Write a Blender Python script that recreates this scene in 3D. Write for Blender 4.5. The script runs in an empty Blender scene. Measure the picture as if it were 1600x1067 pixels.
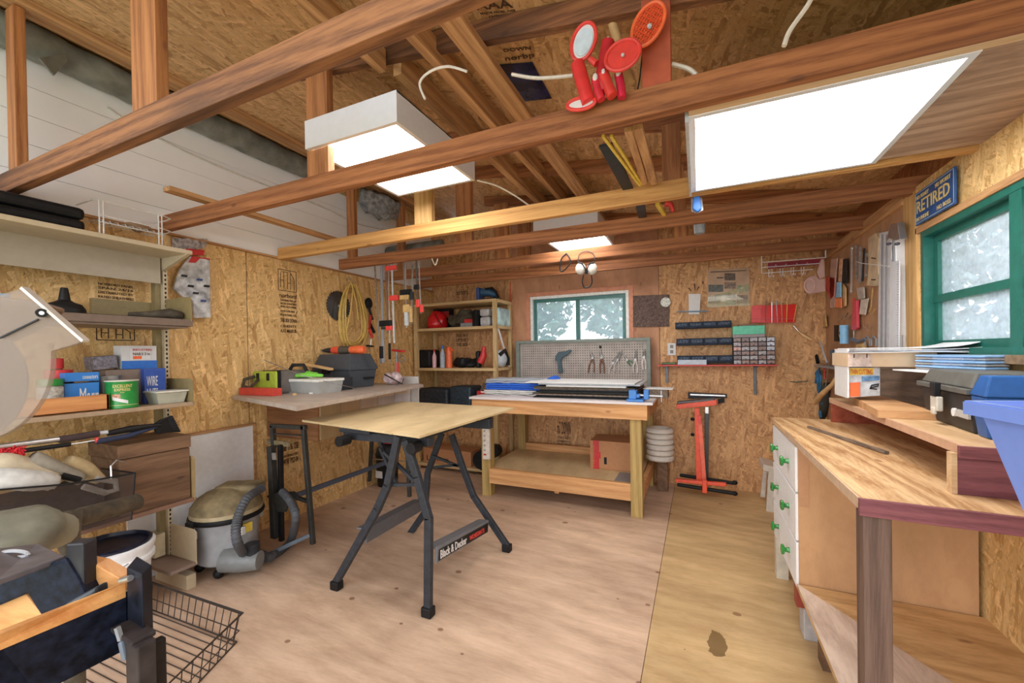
import bpy, bmesh, math, random
import numpy as np
from mathutils import Vector, Matrix
random.seed(7)
C = bpy.context.scene.collection
S = bpy.context.scene
PI = math.pi
# ------------------------------------------------------------ camera, sky, exposure
F_PX, YAW, PIT, ROL, SHY, CAM_H = 648.036, .422209, -.006296, -.015905, 22.24, 1.35
fw = Vector((-math.sin(YAW)*math.cos(PIT), math.cos(YAW)*math.cos(PIT), math.sin(PIT)))
r0 = Vector((math.cos(YAW), math.sin(YAW), 0)); u0 = r0.cross(fw)
RT = r0*math.cos(ROL)+u0*math.sin(ROL); UP = RT.cross(fw)
cam = bpy.data.cameras.new('camera'); camo = bpy.data.objects.new('camera', cam); C.objects.link(camo)
cam.sensor_fit = 'HORIZONTAL'; cam.sensor_width = 36.0; cam.lens = 36.0*F_PX/1600
cam.shift_y = SHY/1600.0; cam.clip_start = .02; cam.clip_end = 200
M4 = Matrix(((RT.x, UP.x, -fw.x, 0), (RT.y, UP.y, -fw.y, 0), (RT.z, UP.z, -fw.z, CAM_H), (0, 0, 0, 1)))
camo.matrix_world = M4
S.camera = camo
S.view_settings.view_transform = 'Standard'; S.view_settings.look = 'None'
S.view_settings.gamma = 1.0; S.view_settings.use_curve_mapping = False
S.view_settings.exposure = 0.35
S.render.engine = 'CYCLES'
S.cycles.max_bounces = 8; S.cycles.diffuse_bounces = 5; S.cycles.transparent_max_bounces = 12
try:
    S.cycles.use_denoising = True
except Exception: pass
W = bpy.data.worlds.new('sky'); S.world = W; W.use_nodes = True
wn = W.node_tree.nodes; wn.clear()
wo = wn.new('ShaderNodeOutputWorld'); wb = wn.new('ShaderNodeBackground')
wb.inputs[0].default_value = (.93, .96, 1.0, 1); wb.inputs[1].default_value = 3.0
W.node_tree.links.new(wb.outputs[0], wo.inputs[0])
FIXTURE_STRENGTH = 10.5
# daylight also enters through the open doorway side behind the camera (no wall is built there)

# ------------------------------------------------------------ geometry helpers
CAMP = Vector((0, 0, CAM_H))
def ray(x, y): return fw*F_PX + RT*(x-800) - UP*(y-533.5-SHY)
def at(x, y, X=None, Y=None, Z=None):
    d = ray(x, y)
    k = X/d.x if X is not None else Y/d.y if Y is not None else (Z-CAM_H)/d.z
    return CAMP+d*k
def fp(x, y, d): return CAMP+ray(x, y)*(d/F_PX)
def V(*a): return Vector(a)
class MB:
    def __init__(s): s.v = []; s.f = []; s.m = []; s.cur = 0
    def mi(s, i): s.cur = i; return s
    def add(s, vs, fs):
        b = len(s.v); s.v += [Vector(p) for p in vs]
        for f in fs: s.f.append(tuple(b+i for i in f)); s.m.append(s.cur)
        return s
    def obox(s, c, ax, h):
        c = Vector(c); a = [Vector(q)*k for q, k in zip(ax, h)]
        vs = [c+a[0]*i+a[1]*j+a[2]*k for i in (-1, 1) for j in (-1, 1) for k in (-1, 1)]
        return s.add(vs, [(0, 1, 3, 2), (4, 6, 7, 5), (0, 4, 5, 1), (2, 3, 7, 6), (0, 2, 6, 4), (1, 5, 7, 3)])
    def box(s, x0, x1, y0, y1, z0, z1):
        return s.obox(((x0+x1)/2, (y0+y1)/2, (z0+z1)/2), ((1, 0, 0), (0, 1, 0), (0, 0, 1)), (abs(x1-x0)/2, abs(y1-y0)/2, abs(z1-z0)/2))
    def bar(s, p, q, w, h, up=(0, 0, 1)):
        p = Vector(p); q = Vector(q); d = (q-p); L = d.length; d.normalize()
        up = Vector(up)
        if abs(d.dot(up)) > .98: up = Vector((0, 1, 0)) if abs(d.y) < .9 else Vector((1, 0, 0))
        a = d.cross(up).normalized(); b = a.cross(d).normalized()
        return s.obox((p+q)/2, (d, a, b), (L/2, w/2, h/2))
    def tube(s, pts, r, n=8, closed=False):
        pts = [Vector(p) for p in pts]; N = len(pts); rings = []
        rr = r if isinstance(r, (list, tuple)) else [r]*N
        prev = None
        for i in range(N):
            if closed: t = pts[(i+1) % N]-pts[i-1]
            else: t = pts[min(i+1, N-1)]-pts[max(i-1, 0)]
            if t.length < 1e-9: t = Vector((0, 0, 1))
            t.normalize()
            if prev is None:
                a = t.orthogonal().normalized()
            else:
                a = prev-t*prev.dot(t)
                a = a.normalized() if a.length > 1e-6 else t.orthogonal().normalized()
            prev = a; b = t.cross(a)
            rings.append([pts[i]+(a*math.cos(2*PI*k/n)+b*math.sin(2*PI*k/n))*rr[i] for k in range(n)])
        vs = [p for g in rings for p in g]; fs = []
        for i in range(N if closed else N-1):
            j = (i+1) % N
            for k in range(n):
                l = (k+1) % n; fs.append((i*n+k, i*n+l, j*n+l, j*n+k))
        if not closed: fs.append(tuple(range(n-1, -1, -1))); fs.append(tuple((N-1)*n+k for k in range(n)))
        return s.add(vs, fs)
    def cyl(s, p, q, r, n=16, r2=None): return s.tube([p, q], [r, r if r2 is None else r2], n)
    def lathe(s, c, prof, n=24, ax=(0, 0, 1), sq=1.0):
        ax = Vector(ax).normalized(); a = ax.orthogonal().normalized(); b = ax.cross(a); c = Vector(c)
        if abs(ax.z) > .99: a, b = Vector((1, 0, 0)), Vector((0, 1, 0))
        vs = []; fs = []
        for (r, h) in prof:
            for k in range(n): vs.append(c+ax*h+(a*math.cos(2*PI*k/n)+b*math.sin(2*PI*k/n)*sq)*r)
        for i in range(len(prof)-1):
            for k in range(n):
                l = (k+1) % n; fs.append((i*n+k, i*n+l, (i+1)*n+l, (i+1)*n+k))
        if prof[0][0] > 1e-5: fs.append(tuple(range(n-1, -1, -1)))
        if prof[-1][0] > 1e-5: fs.append(tuple((len(prof)-1)*n+k for k in range(n)))
        return s.add(vs, fs)
    def prism(s, poly, vec):
        n = len(poly); vec = Vector(vec); P = [Vector(p) for p in poly]
        vs = P+[p+vec for p in P]
        fs = [tuple(range(n)), tuple(range(2*n-1, n-1, -1))]+[(i, i+n, (i+1) % n+n, (i+1) % n) for i in range(n)]
        return s.add(vs, fs)
    def trace(s, pp, t, X=None, Y=None, Z=None):
        P = [at(x, y, X, Y, Z) for x, y in pp]
        n = Vector((t, 0, 0)) if X is not None else Vector((0, t, 0)) if Y is not None else Vector((0, 0, t))
        return s.prism(P, n)
    def sheet(s, fn, nu, nv, t=0):
        b = []
        for i in range(nu+1):
            for j in range(nv+1): b.append(Vector(fn(i/nu, j/nv)))
        fs = [(i*(nv+1)+j, (i+1)*(nv+1)+j, (i+1)*(nv+1)+j+1, i*(nv+1)+j+1) for i in range(nu) for j in range(nv)]
        return s.add(b, fs)
    def ball(s, c, rx, ry=None, rz=None, n=12, m=8):
        ry = ry or rx; rz = rz or rx; c = Vector(c)
        prof = [(math.sin(PI*i/m), -math.cos(PI*i/m)) for i in range(m+1)]
        vs = []; fs = []
        for (r, h) in prof:
            for k in range(n): vs.append(c+Vector((rx*r*math.cos(2*PI*k/n), ry*r*math.sin(2*PI*k/n), rz*h)))
        for i in range(m):
            for k in range(n):
                l = (k+1) % n; fs.append((i*n+k, i*n+l, (i+1)*n+l, (i+1)*n+k))
        return s.add(vs, fs)
    def wob(s, a, fr=8.0, seed=0):
        rs = random.Random(seed); ph = [rs.uniform(0, 6) for _ in range(9)]
        for p in s.v:
            d = Vector((math.sin(p.y*fr+ph[0])+math.sin(p.z*fr*1.7+ph[1]), math.sin(p.x*fr+ph[2])+math.sin(p.z*fr*1.3+ph[3]), math.sin(p.x*fr*1.5+ph[4])+math.sin(p.y*fr*1.2+ph[5])))
            p += d*a*.5
        return s
    def build(s, name, mat, parent=None, smooth=False, bev=0, loc=None, solid=0, sub=0):
        me = bpy.data.meshes.new(name)
        off = Vector((0, 0, 0))
        if parent is not None and not parent.get('_local'):
            q = parent
            while q is not None: off = off+q.location; q = q.parent
        lo = None
        if parent is None:
            if loc is not None: lo = Vector(loc)
            else:
                xs = [p.x for p in s.v]; ys = [p.y for p in s.v]; zs = [p.z for p in s.v]
                lo = Vector(((min(xs)+max(xs))/2, (min(ys)+max(ys))/2, min(zs)))
            off = lo
        me.from_pydata([tuple(p-off) for p in s.v], [], s.f)
        mats = mat if isinstance(mat, (list, tuple)) else [mat]
        for m in mats: me.materials.append(m)
        for p, i in zip(me.polygons, s.m): p.material_index = min(i, len(mats)-1); p.use_smooth = bool(smooth)
        bm = bmesh.new(); bm.from_mesh(me); bmesh.ops.recalc_face_normals(bm, faces=bm.faces); bm.to_mesh(me); bm.free()
        me.validate()
        o = bpy.data.objects.new(name, me); C.objects.link(o)
        if lo is not None: o.location = lo
        if parent is not None:
            o.parent = parent
            if parent.get('_local'): o['_local'] = 1
        if smooth and hasattr(me, 'shade_smooth') and smooth != 2:
            try: me.set_sharp_from_angle(angle=math.radians(40))
            except Exception: pass
        if bev:
            b = o.modifiers.new('bevel', 'BEVEL'); b.width = bev; b.segments = 2; b.limit_method = 'ANGLE'; b.angle_limit = math.radians(40)
        if solid:
            b = o.modifiers.new('solid', 'SOLIDIFY'); b.thickness = solid; b.offset = 0
        if sub:
            b = o.modifiers.new('sub', 'SUBSURF'); b.levels = sub; b.render_levels = sub
        return o
def tag(o, label=None, cat=None, group=None, kind=None):
    if label: o['label'] = label
    if cat: o['category'] = cat
    if group: o['group'] = group
    if kind: o['kind'] = kind
    return o
def thing(name, label, cat, loc=(0, 0, 0), group=None, kind=None, local=False, rz=0):
    o = bpy.data.objects.new(name, None); C.objects.link(o); o.location = loc; o.empty_display_size = .05
    o.rotation_euler = (0, 0, rz)
    if local: o['_local'] = 1
    return tag(o, label, cat, group, kind)
def one(name, mb, mat, label, cat, group=None, **k):
    return tag(mb.build(name, mat, **k), label, cat, group)
def struct(name, mb, mat, parent=None, **k):
    o = mb.build(name, mat, parent, **k)
    if parent is None: o['kind'] = 'structure'
    return o
def copy_tree(o, parent=None):
    c = o.copy(); C.objects.link(c); c.parent = parent
    for ch in list(o.children): copy_tree(ch, c)
    return c
def lettering(s, o, right, up, w, h, mat, parent, name='lettering', bold=.0, ext=.0006, shear=0):
    """text as thin raised letters filling w x h from corner o"""
    cu = bpy.data.curves.new('tmp', 'FONT'); cu.body = s; cu.extrude = .01; cu.offset = bold; cu.shear = shear
    cu.resolution_u = 2
    to = bpy.data.objects.new('tmp', cu); me = bpy.data.meshes.new_from_object(to)
    bpy.data.objects.remove(to); bpy.data.curves.remove(cu)
    n = len(me.vertices); co = np.zeros(n*3); me.vertices.foreach_get('co', co); co = co.reshape(-1, 3)
    mn = co.min(0); mx = co.max(0); q = (co-mn)/(mx-mn)
    right = Vector(right).normalized(); up = Vector(up).normalized(); nn = right.cross(up); o = Vector(o)
    mb = MB(); fs = [tuple(p.vertices) for p in me.polygons]
    mb.add([o+right*(a*w)+up*(b*h)+nn*(c*ext*2) for a, b, c in q], fs)
    bpy.data.meshes.remove(me)
    return mb.build(name, mat, parent)

# ------------------------------------------------------------ materials
def nt(name):
    m = bpy.data.materials.new(name); m.use_nodes = True; t = m.node_tree; t.nodes.clear()
    out = t.nodes.new('ShaderNodeOutputMaterial'); b = t.nodes.new('ShaderNodeBsdfPrincipled')
    t.links.new(b.outputs[0], out.inputs[0])
    return m, t, b, out
def N(t, k, **a):
    n = t.nodes.new(k)
    for x, y in a.items(): setattr(n, x, y)
    return n
def ramp(t, stops):
    r = N(t, 'ShaderNodeValToRGB'); e = r.color_ramp.elements
    while len(e) < len(stops): e.new(.5)
    for i, (p, c) in enumerate(stops): e[i].position = p; e[i].color = (c[0], c[1], c[2], 1)
    return r
def mapping(t, scale=(1, 1, 1), rot=(0, 0, 0), loc=(0, 0, 0), world=False):
    if world:
        g = N(t, 'ShaderNodeNewGeometry'); src = g.outputs['Position']
    else:
        g = N(t, 'ShaderNodeTexCoord'); src = g.outputs['Object']
    m = N(t, 'ShaderNodeMapping'); t.links.new(src, m.inputs[0])
    m.inputs['Scale'].default_value = scale; m.inputs['Rotation'].default_value = rot; m.inputs['Location'].default_value = loc
    return m
def mixc(t, a, b, fac, mode='MIX'):
    m = N(t, 'ShaderNodeMix', data_type='RGBA', blend_type=mode)
    for sock, v in ((m.inputs[6], a), (m.inputs[7], b), (m.inputs[0], fac)):
        if hasattr(v, 'links'): t.links.new(v, sock)
        elif isinstance(v, (int, float)): sock.default_value = v
        else: sock.default_value = (v[0], v[1], v[2], 1)
    return m.outputs[2]
def math_(t, op, a, b=0):
    m = N(t, 'ShaderNodeMath', operation=op)
    for i, v in enumerate((a, b)):
        if hasattr(v, 'links'): t.links.new(v, m.inputs[i])
        else: m.inputs[i].default_value = v
    return m.outputs[0]
def bump(t, b, h, strength=.3, dist=.01):
    n = N(t, 'ShaderNodeBump'); n.inputs['Strength'].default_value = strength; n.inputs['Distance'].default_value = dist
    t.links.new(h, n.inputs['Height']); t.links.new(n.outputs[0], b.inputs['Normal'])
def plain(name, col, rough=.55, metal=0, var=.12, scale=30, bmp=0, spec=.5, coat=0):
    m, t, b, o = nt(name)
    mp = mapping(t, (scale,)*3); nz = N(t, 'ShaderNodeTexNoise'); nz.inputs['Scale'].default_value = 1; nz.inputs['Detail'].default_value = 4
    t.links.new(mp.outputs[0], nz.inputs[0])
    lo = [c*(1-var) for c in col]; hi = [min(1, c*(1+var)) for c in col]
    r = ramp(t, [(.3, lo), (.7, hi)]); t.links.new(nz.outputs[0], r.inputs[0]); t.links.new(r.outputs[0], b.inputs['Base Color'])
    b.inputs['Roughness'].default_value = rough; b.inputs['Metallic'].default_value = metal
    b.inputs['Specular IOR Level'].default_value = spec
    if coat: b.inputs['Coat Weight'].default_value = coat
    if bmp: bump(t, b, nz.outputs[0], bmp, .004)
    return m
def wood(name, c1, c2, axis='x', rings=22, stretch=.06, rough=.7, knots=True, dark=(.12, .05, .02), world=True, stain=0.0, sat=1):
    """sawn timber or plywood face: long grain along one axis, knots, soft blotches"""
    m, t, b, o = nt(name)
    sc = {'x': (stretch, 1, 1), 'y': (1, stretch, 1), 'z': (1, 1, stretch)}[axis]
    mp = mapping(t, sc, world=world)
    dn = N(t, 'ShaderNodeTexNoise'); dn.inputs['Scale'].default_value = 5; dn.inputs['Detail'].default_value = 2
    t.links.new(mp.outputs[0], dn.inputs[0])
    add = N(t, 'ShaderNodeMix', data_type='VECTOR'); add.inputs[0].default_value = .12
    t.links.new(mp.outputs[0], add.inputs[4]); t.links.new(dn.outputs['Color'], add.inputs[5])
    n1 = N(t, 'ShaderNodeTexNoise'); n1.inputs['Scale'].default_value = rings*5.5; n1.inputs['Detail'].default_value = 7; n1.inputs['Roughness'].default_value = .7
    t.links.new(add.outputs[1], n1.inputs[0])
    wv = N(t, 'ShaderNodeTexWave'); wv.bands_direction = {'x': 'DIAGONAL', 'y': 'DIAGONAL', 'z': 'DIAGONAL'}[axis]
    wv.inputs['Scale'].default_value = rings*.5; wv.inputs['Distortion'].default_value = 6; wv.inputs['Detail'].default_value = 3; wv.inputs['Detail Scale'].default_value = .8
    t.links.new(add.outputs[1], wv.inputs[0])
    s = math_(t, 'ADD', math_(t, 'MULTIPLY', n1.outputs[0], .82), math_(t, 'MULTIPLY', wv.outputs[0], .18))
    r = ramp(t, [(.34, c1), (.62, c2)]); t.links.new(s, r.inputs[0])
    col = r.outputs[0]
    bl = N(t, 'ShaderNodeTexNoise'); bl.inputs['Scale'].default_value = 2.3; bl.inputs['Detail'].default_value = 3
    mpb = mapping(t, tuple(max(q, .35) for q in sc), world=world); t.links.new(mpb.outputs[0], bl.inputs[0])
    rb = ramp(t, [(.35, (.80, .76, .72)), (.65, (1.08, 1.06, 1.02))]); t.links.new(bl.outputs[0], rb.inputs[0])
    col = mixc(t, col, rb.outputs[0], .8, 'MULTIPLY')
    if knots:
        mk = mapping(t, tuple(q*2.6 if q == 1 else 1.1 for q in sc), world=world, loc=(.3, .7, .2))
        vk = N(t, 'ShaderNodeTexVoronoi'); vk.inputs['Scale'].default_value = 2.2; t.links.new(mk.outputs[0], vk.inputs[0])
        rk = ramp(t, [(.0, (1, 1, 1)), (.045, (.8, .8, .8)), (.075, (0, 0, 0))]); t.links.new(vk.outputs['Distance'], rk.inputs[0])
        col = mixc(t, col, dark, math_(t, 'MULTIPLY', rk.outputs[0], .8))
    if stain:
        ns = N(t, 'ShaderNodeTexNoise'); ns.inputs['Scale'].default_value = 3.5; ns.inputs['Detail'].default_value = 5
        ms = mapping(t, tuple(max(q, .3) for q in sc), world=world, loc=(4, 2, 1)); t.links.new(ms.outputs[0], ns.inputs[0])
        rs = ramp(t, [(.52, (0, 0, 0)), (.66, (1, 1, 1))]); t.links.new(ns.outputs[0], rs.inputs[0])
        col = mixc(t, col, dark, math_(t, 'MULTIPLY', rs.outputs[0], stain))
    t.links.new(col, b.inputs['Base Color']); b.inputs['Roughness'].default_value = rough
    bump(t, b, n1.outputs[0], .15, .003)
    return m
def osb(name, axis, tones, scale=1.0, spec=.4, dark=.5, rough=.55):
    """oriented strand board: three layers of long flat flakes turned different ways about the board's normal"""
    m, t, b, o = nt(name)
    d, l, h = tones
    prev = None; edge = None
    for i, (ang, sx, sy, lc) in enumerate(((.45, 105, 21, (1, 2, 3)), (-.6, 82, 16, (5, 1, 7)), (1.3, 110, 28, (2, 8, 4)), (-.12, 74, 13, (9, 3, 6)))):
        # rotate about normal first, then stretch
        g = mapping(t, (1, 1, 1), {'x': (ang, 0, 0), 'y': (0, ang, 0), 'z': (0, 0, ang)}[axis], lc, world=True)
        m2 = N(t, 'ShaderNodeMapping'); t.links.new(g.outputs[0], m2.inputs[0])
        s = {'x': (1, sx, sy), 'y': (sx, 1, sy), 'z': (sx, sy, 1)}[axis]
        m2.inputs['Scale'].default_value = tuple(q*scale if q != 1 else .001 for q in s)
        dn = N(t, 'ShaderNodeTexNoise'); dn.inputs['Scale'].default_value = .9; t.links.new(m2.outputs[0], dn.inputs[0])
        ad = N(t, 'ShaderNodeMix', data_type='VECTOR'); ad.inputs[0].default_value = .55
        t.links.new(m2.outputs[0], ad.inputs[4]); t.links.new(dn.outputs['Color'], ad.inputs[5])
        v = N(t, 'ShaderNodeTexVoronoi'); v.inputs['Scale'].default_value = 1.3; v.inputs['Randomness'].default_value = .95
        t.links.new(ad.outputs[1], v.inputs[0])
        sp = N(t, 'ShaderNodeSeparateColor'); t.links.new(v.outputs['Color'], sp.inputs[0])
        gr = N(t, 'ShaderNodeTexNoise'); gr.inputs['Scale'].default_value = 6
        m3 = N(t, 'ShaderNodeMapping'); t.links.new(ad.outputs[1], m3.inputs[0])
        m3.inputs['Scale'].default_value = {'x': (1, 1.5, .15), 'y': (1.5, 1, .15), 'z': (1.5, .15, 1)}[axis]
        t.links.new(m3.outputs[0], gr.inputs[0])
        val = math_(t, 'ADD', sp.outputs[0], math_(t, 'MULTIPLY', math_(t, 'SUBTRACT', gr.outputs[0], .5), .5))
        if prev is None: prev, edge = val, v.outputs['Distance']
        else:
            k = math_(t, 'GREATER_THAN', sp.outputs[1], (.35, .5, .6, .55)[i])
            mx = N(t, 'ShaderNodeMix', data_type='FLOAT'); t.links.new(k, mx.inputs[0]); t.links.new(prev, mx.inputs[2]); t.links.new(val, mx.inputs[3]); prev = mx.outputs[0]
            me_ = N(t, 'ShaderNodeMix', data_type='FLOAT'); t.links.new(k, me_.inputs[0]); t.links.new(edge, me_.inputs[2]); t.links.new(v.outputs['Distance'], me_.inputs[3]); edge = me_.outputs[0]
    r = ramp(t, [(-.0, d), (.22, l), (.8, h), (1.0, tuple(min(1, q*1.18) for q in h))]); t.links.new(prev, r.inputs[0])
    re = ramp(t, [(.62, (1, 1, 1)), (1.0, (dark, dark*.92, dark*.85))]); t.links.new(edge, re.inputs[0])
    col = mixc(t, r.outputs[0], re.outputs[0], .8, 'MULTIPLY')
    for ang, lo_, colr in ((.35, .66, (1.25, 1.22, 1.15)), (-.5, .67, (1.22, 1.2, 1.12)), (1.1, .69, (1.2, 1.18, 1.1)), (.9, .67, (.72, .66, .6)), (-.25, .66, (.74, .68, .62))):
        gs = mapping(t, (1, 1, 1), {'x': (ang, 0, 0), 'y': (0, ang, 0), 'z': (0, 0, ang)}[axis], (lo_*7, ang*5, 3), world=True)
        q2 = N(t, 'ShaderNodeMapping'); t.links.new(gs.outputs[0], q2.inputs[0]); q2.inputs['Scale'].default_value = {'x': (.001, 150, 20), 'y': (150, .001, 20), 'z': (150, 20, .001)}[axis]
        nn = N(t, 'ShaderNodeTexNoise'); nn.inputs['Scale'].default_value = 1.0; nn.inputs['Detail'].default_value = 1; t.links.new(q2.outputs[0], nn.inputs[0])
        rr = ramp(t, [(lo_-.03, (0, 0, 0)), (lo_+.02, (1, 1, 1))]); t.links.new(nn.outputs[0], rr.inputs[0])
        col = mixc(t, col, colr, math_(t, 'MULTIPLY', rr.outputs[0], .8), 'MULTIPLY')
    # dark bark specks
    ms = mapping(t, {'x': (1, 110, 45), 'y': (110, 1, 45), 'z': (110, 45, 1)}[axis], world=True)
    sn = N(t, 'ShaderNodeTexNoise'); sn.inputs['Scale'].default_value = .8; t.links.new(ms.outputs[0], sn.inputs[0])
    rs = ramp(t, [(.70, (0, 0, 0)), (.76, (1, 1, 1))]); t.links.new(sn.outputs[0], rs.inputs[0])
    col = mixc(t, col, (.10, .05, .02), math_(t, 'MULTIPLY', rs.outputs[0], .75))
    t.links.new(col, b.inputs['Base Color']); b.inputs['Roughness'].default_value = rough
    b.inputs['Specular IOR Level'].default_value = spec
    bump(t, b, prev, .25, .004)
    return m
def glassy(name, col, alpha=.35, rough=.15, ns=9, amp=.3):
    """clear or cloudy plastic / dusty pane: part see-through, part diffuse"""
    m, t, b, o = nt(name)
    b.inputs['Base Color'].default_value = (*col, 1); b.inputs['Roughness'].default_value = rough
    tr = N(t, 'ShaderNodeBsdfTransparent'); mx = N(t, 'ShaderNodeMixShader')
    nz = N(t, 'ShaderNodeTexNoise'); nz.inputs['Scale'].default_value = ns; mp = mapping(t); t.links.new(mp.outputs[0], nz.inputs[0]); nz.inputs['Detail'].default_value = 6
    f = math_(t, 'ADD', math_(t, 'MULTIPLY', nz.outputs[0], amp), alpha-amp/2)
    t.links.new(f, mx.inputs[0]); t.links.new(tr.outputs[0], mx.inputs[1]); t.links.new(b.outputs[0], mx.inputs[2]); t.links.new(mx.outputs[0], o.inputs[0])
    return m
def emit(name, col, s):
    m, t, b, o = nt(name); b.inputs['Base Color'].default_value = (.9, .9, .9, 1)
    b.inputs['Emission Color'].default_value = (*col, 1); b.inputs['Emission Strength'].default_value = s
    return m
def mesh_mat(name, col, sc=160, thr=.35):
    """woven wire: regular see-through holes"""
    m, t, b, o = nt(name); b.inputs['Base Color'].default_value = (*col, 1); b.inputs['Roughness'].default_value = .5
    g = mapping(t, (sc,)*3, (0, 0, 0)); sp = N(t, 'ShaderNodeSeparateXYZ'); t.links.new(g.outputs[0], sp.inputs[0])
    a = math_(t, 'ADD', math_(t, 'ADD', sp.outputs[0], sp.outputs[1]), sp.outputs[2]); c = math_(t, 'SUBTRACT', math_(t, 'ADD', sp.outputs[0], sp.outputs[1]), sp.outputs[2])
    k = math_(t, 'MULTIPLY', math_(t, 'ABSOLUTE', math_(t, 'SINE', a)), math_(t, 'ABSOLUTE', math_(t, 'SINE', c)))
    h = math_(t, 'LESS_THAN', k, thr)
    tr = N(t, 'ShaderNodeBsdfTransparent'); mx = N(t, 'ShaderNodeMixShader')
    t.links.new(h, mx.inputs[0]); t.links.new(tr.outputs[0], mx.inputs[1]); t.links.new(b.outputs[0], mx.inputs[2]); t.links.new(mx.outputs[0], o.inputs[0])
    return m

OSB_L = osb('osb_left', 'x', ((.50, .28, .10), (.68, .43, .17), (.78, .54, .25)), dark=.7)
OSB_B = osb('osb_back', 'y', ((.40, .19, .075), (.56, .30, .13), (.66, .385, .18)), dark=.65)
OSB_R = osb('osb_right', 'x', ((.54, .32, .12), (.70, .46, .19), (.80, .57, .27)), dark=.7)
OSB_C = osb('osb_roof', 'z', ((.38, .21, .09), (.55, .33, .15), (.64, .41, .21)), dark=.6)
PLY_P = wood('ply_pink', (.48, .235, .125), (.58, .30, .165), 'z', 7, .45, .6, dark=(.3, .12, .05))
PLY_WALL = wood('ply_tool_wall', (.38, .21, .11), (.50, .285, .155), 'z', 7, .45, .6, dark=(.2, .09, .04))
LUM_BROWN = wood('timber_brown', (.13, .052, .024), (.33, .145, .06), 'x', 30, .04, stain=.7, dark=(.06, .03, .02))
LUM_RED = wood('timber_red', (.21, .072, .024), (.42, .17, .062), 'x', 28, .04, stain=.4, dark=(.10, .04, .02))
LUM_LIT = wood('timber_lit_yellow', (.46, .22, .06), (.68, .38, .13), 'x', 22, .05, stain=.15, dark=(.22, .09, .03))  # yellow tint paints the warm light on the third chord
LUM_Y = wood('timber_along', (.38, .19, .08), (.64, .38, .18), 'y', 22, .05, stain=.2, dark=(.16, .08, .04))
LUM_Z = wood('timber_upright', (.26, .095, .032), (.48, .21, .075), 'z', 24, .05, stain=.3, dark=(.12, .05, .025))
LUM_ZY = wood('timber_upright_pale', (.52, .30, .10), (.72, .46, .20), 'z', 22, .05, stain=.1, dark=(.24, .12, .05))
LUM_PALE = wood('timber_pale', (.58, .38, .20), (.76, .56, .34), 'x', 20, .06, dark=(.35, .18, .08))
TAN_Z = wood('pine_tan_upright', (.52, .36, .16), (.70, .52, .27), 'z', 20, .06, dark=(.3, .18, .08))
TAN_X = wood('pine_tan', (.52, .36, .17), (.70, .52, .28), 'x', 20, .06, dark=(.3, .18, .08))
GREENISH = wood('treated_post', (.34, .23, .07), (.52, .37, .14), 'z', 22, .05, dark=(.2, .1, .04))
BENCH_O = wood('bench_orange', (.56, .27, .10), (.74, .42, .19), 'x', 20, .06, dark=(.3, .12, .05))
PLYTOP = wood('ply_top', (.62, .48, .27), (.74, .59, .35), 'y', 6, .35, .5, dark=(.34, .24, .10), stain=.25)
DESK_T = wood('desk_ply', (.42, .22, .09), (.78, .54, .30), 'y', 16, .12, .45, dark=(.25, .12, .06))
SIDE_PLY = wood('side_ply', (.50, .29, .145), (.57, .34, .175), 'z', 6, .5, .6, knots=False, stain=.25, dark=(.36, .2, .09))
OLDWOOD = wood('old_wood', (.12, .065, .035), (.22, .125, .07), 'y', 16, .08, dark=(.04, .02, .01), stain=.3)
GREYWOOD = wood('grey_wood', (.12, .09, .07), (.24, .18, .14), 'y', 30, .06, dark=(.05, .04, .03))
CARCASS = wood('carcass_brown', (.24, .10, .04), (.36, .17, .07), 'x', 30, .05, knots=False)
PURPLE = wood('purple_paint', (.16, .045, .06), (.26, .085, .10), 'x', 40, .04, knots=False)
REDIN = wood('red_stain', (.26, .05, .02), (.42, .10, .05), 'y', 14, .1, knots=False)
POSTWOOD = wood('weathered_post', (.085, .05, .038), (.17, .105, .08), 'z', 30, .04, dark=(.04, .02, .015))
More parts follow.
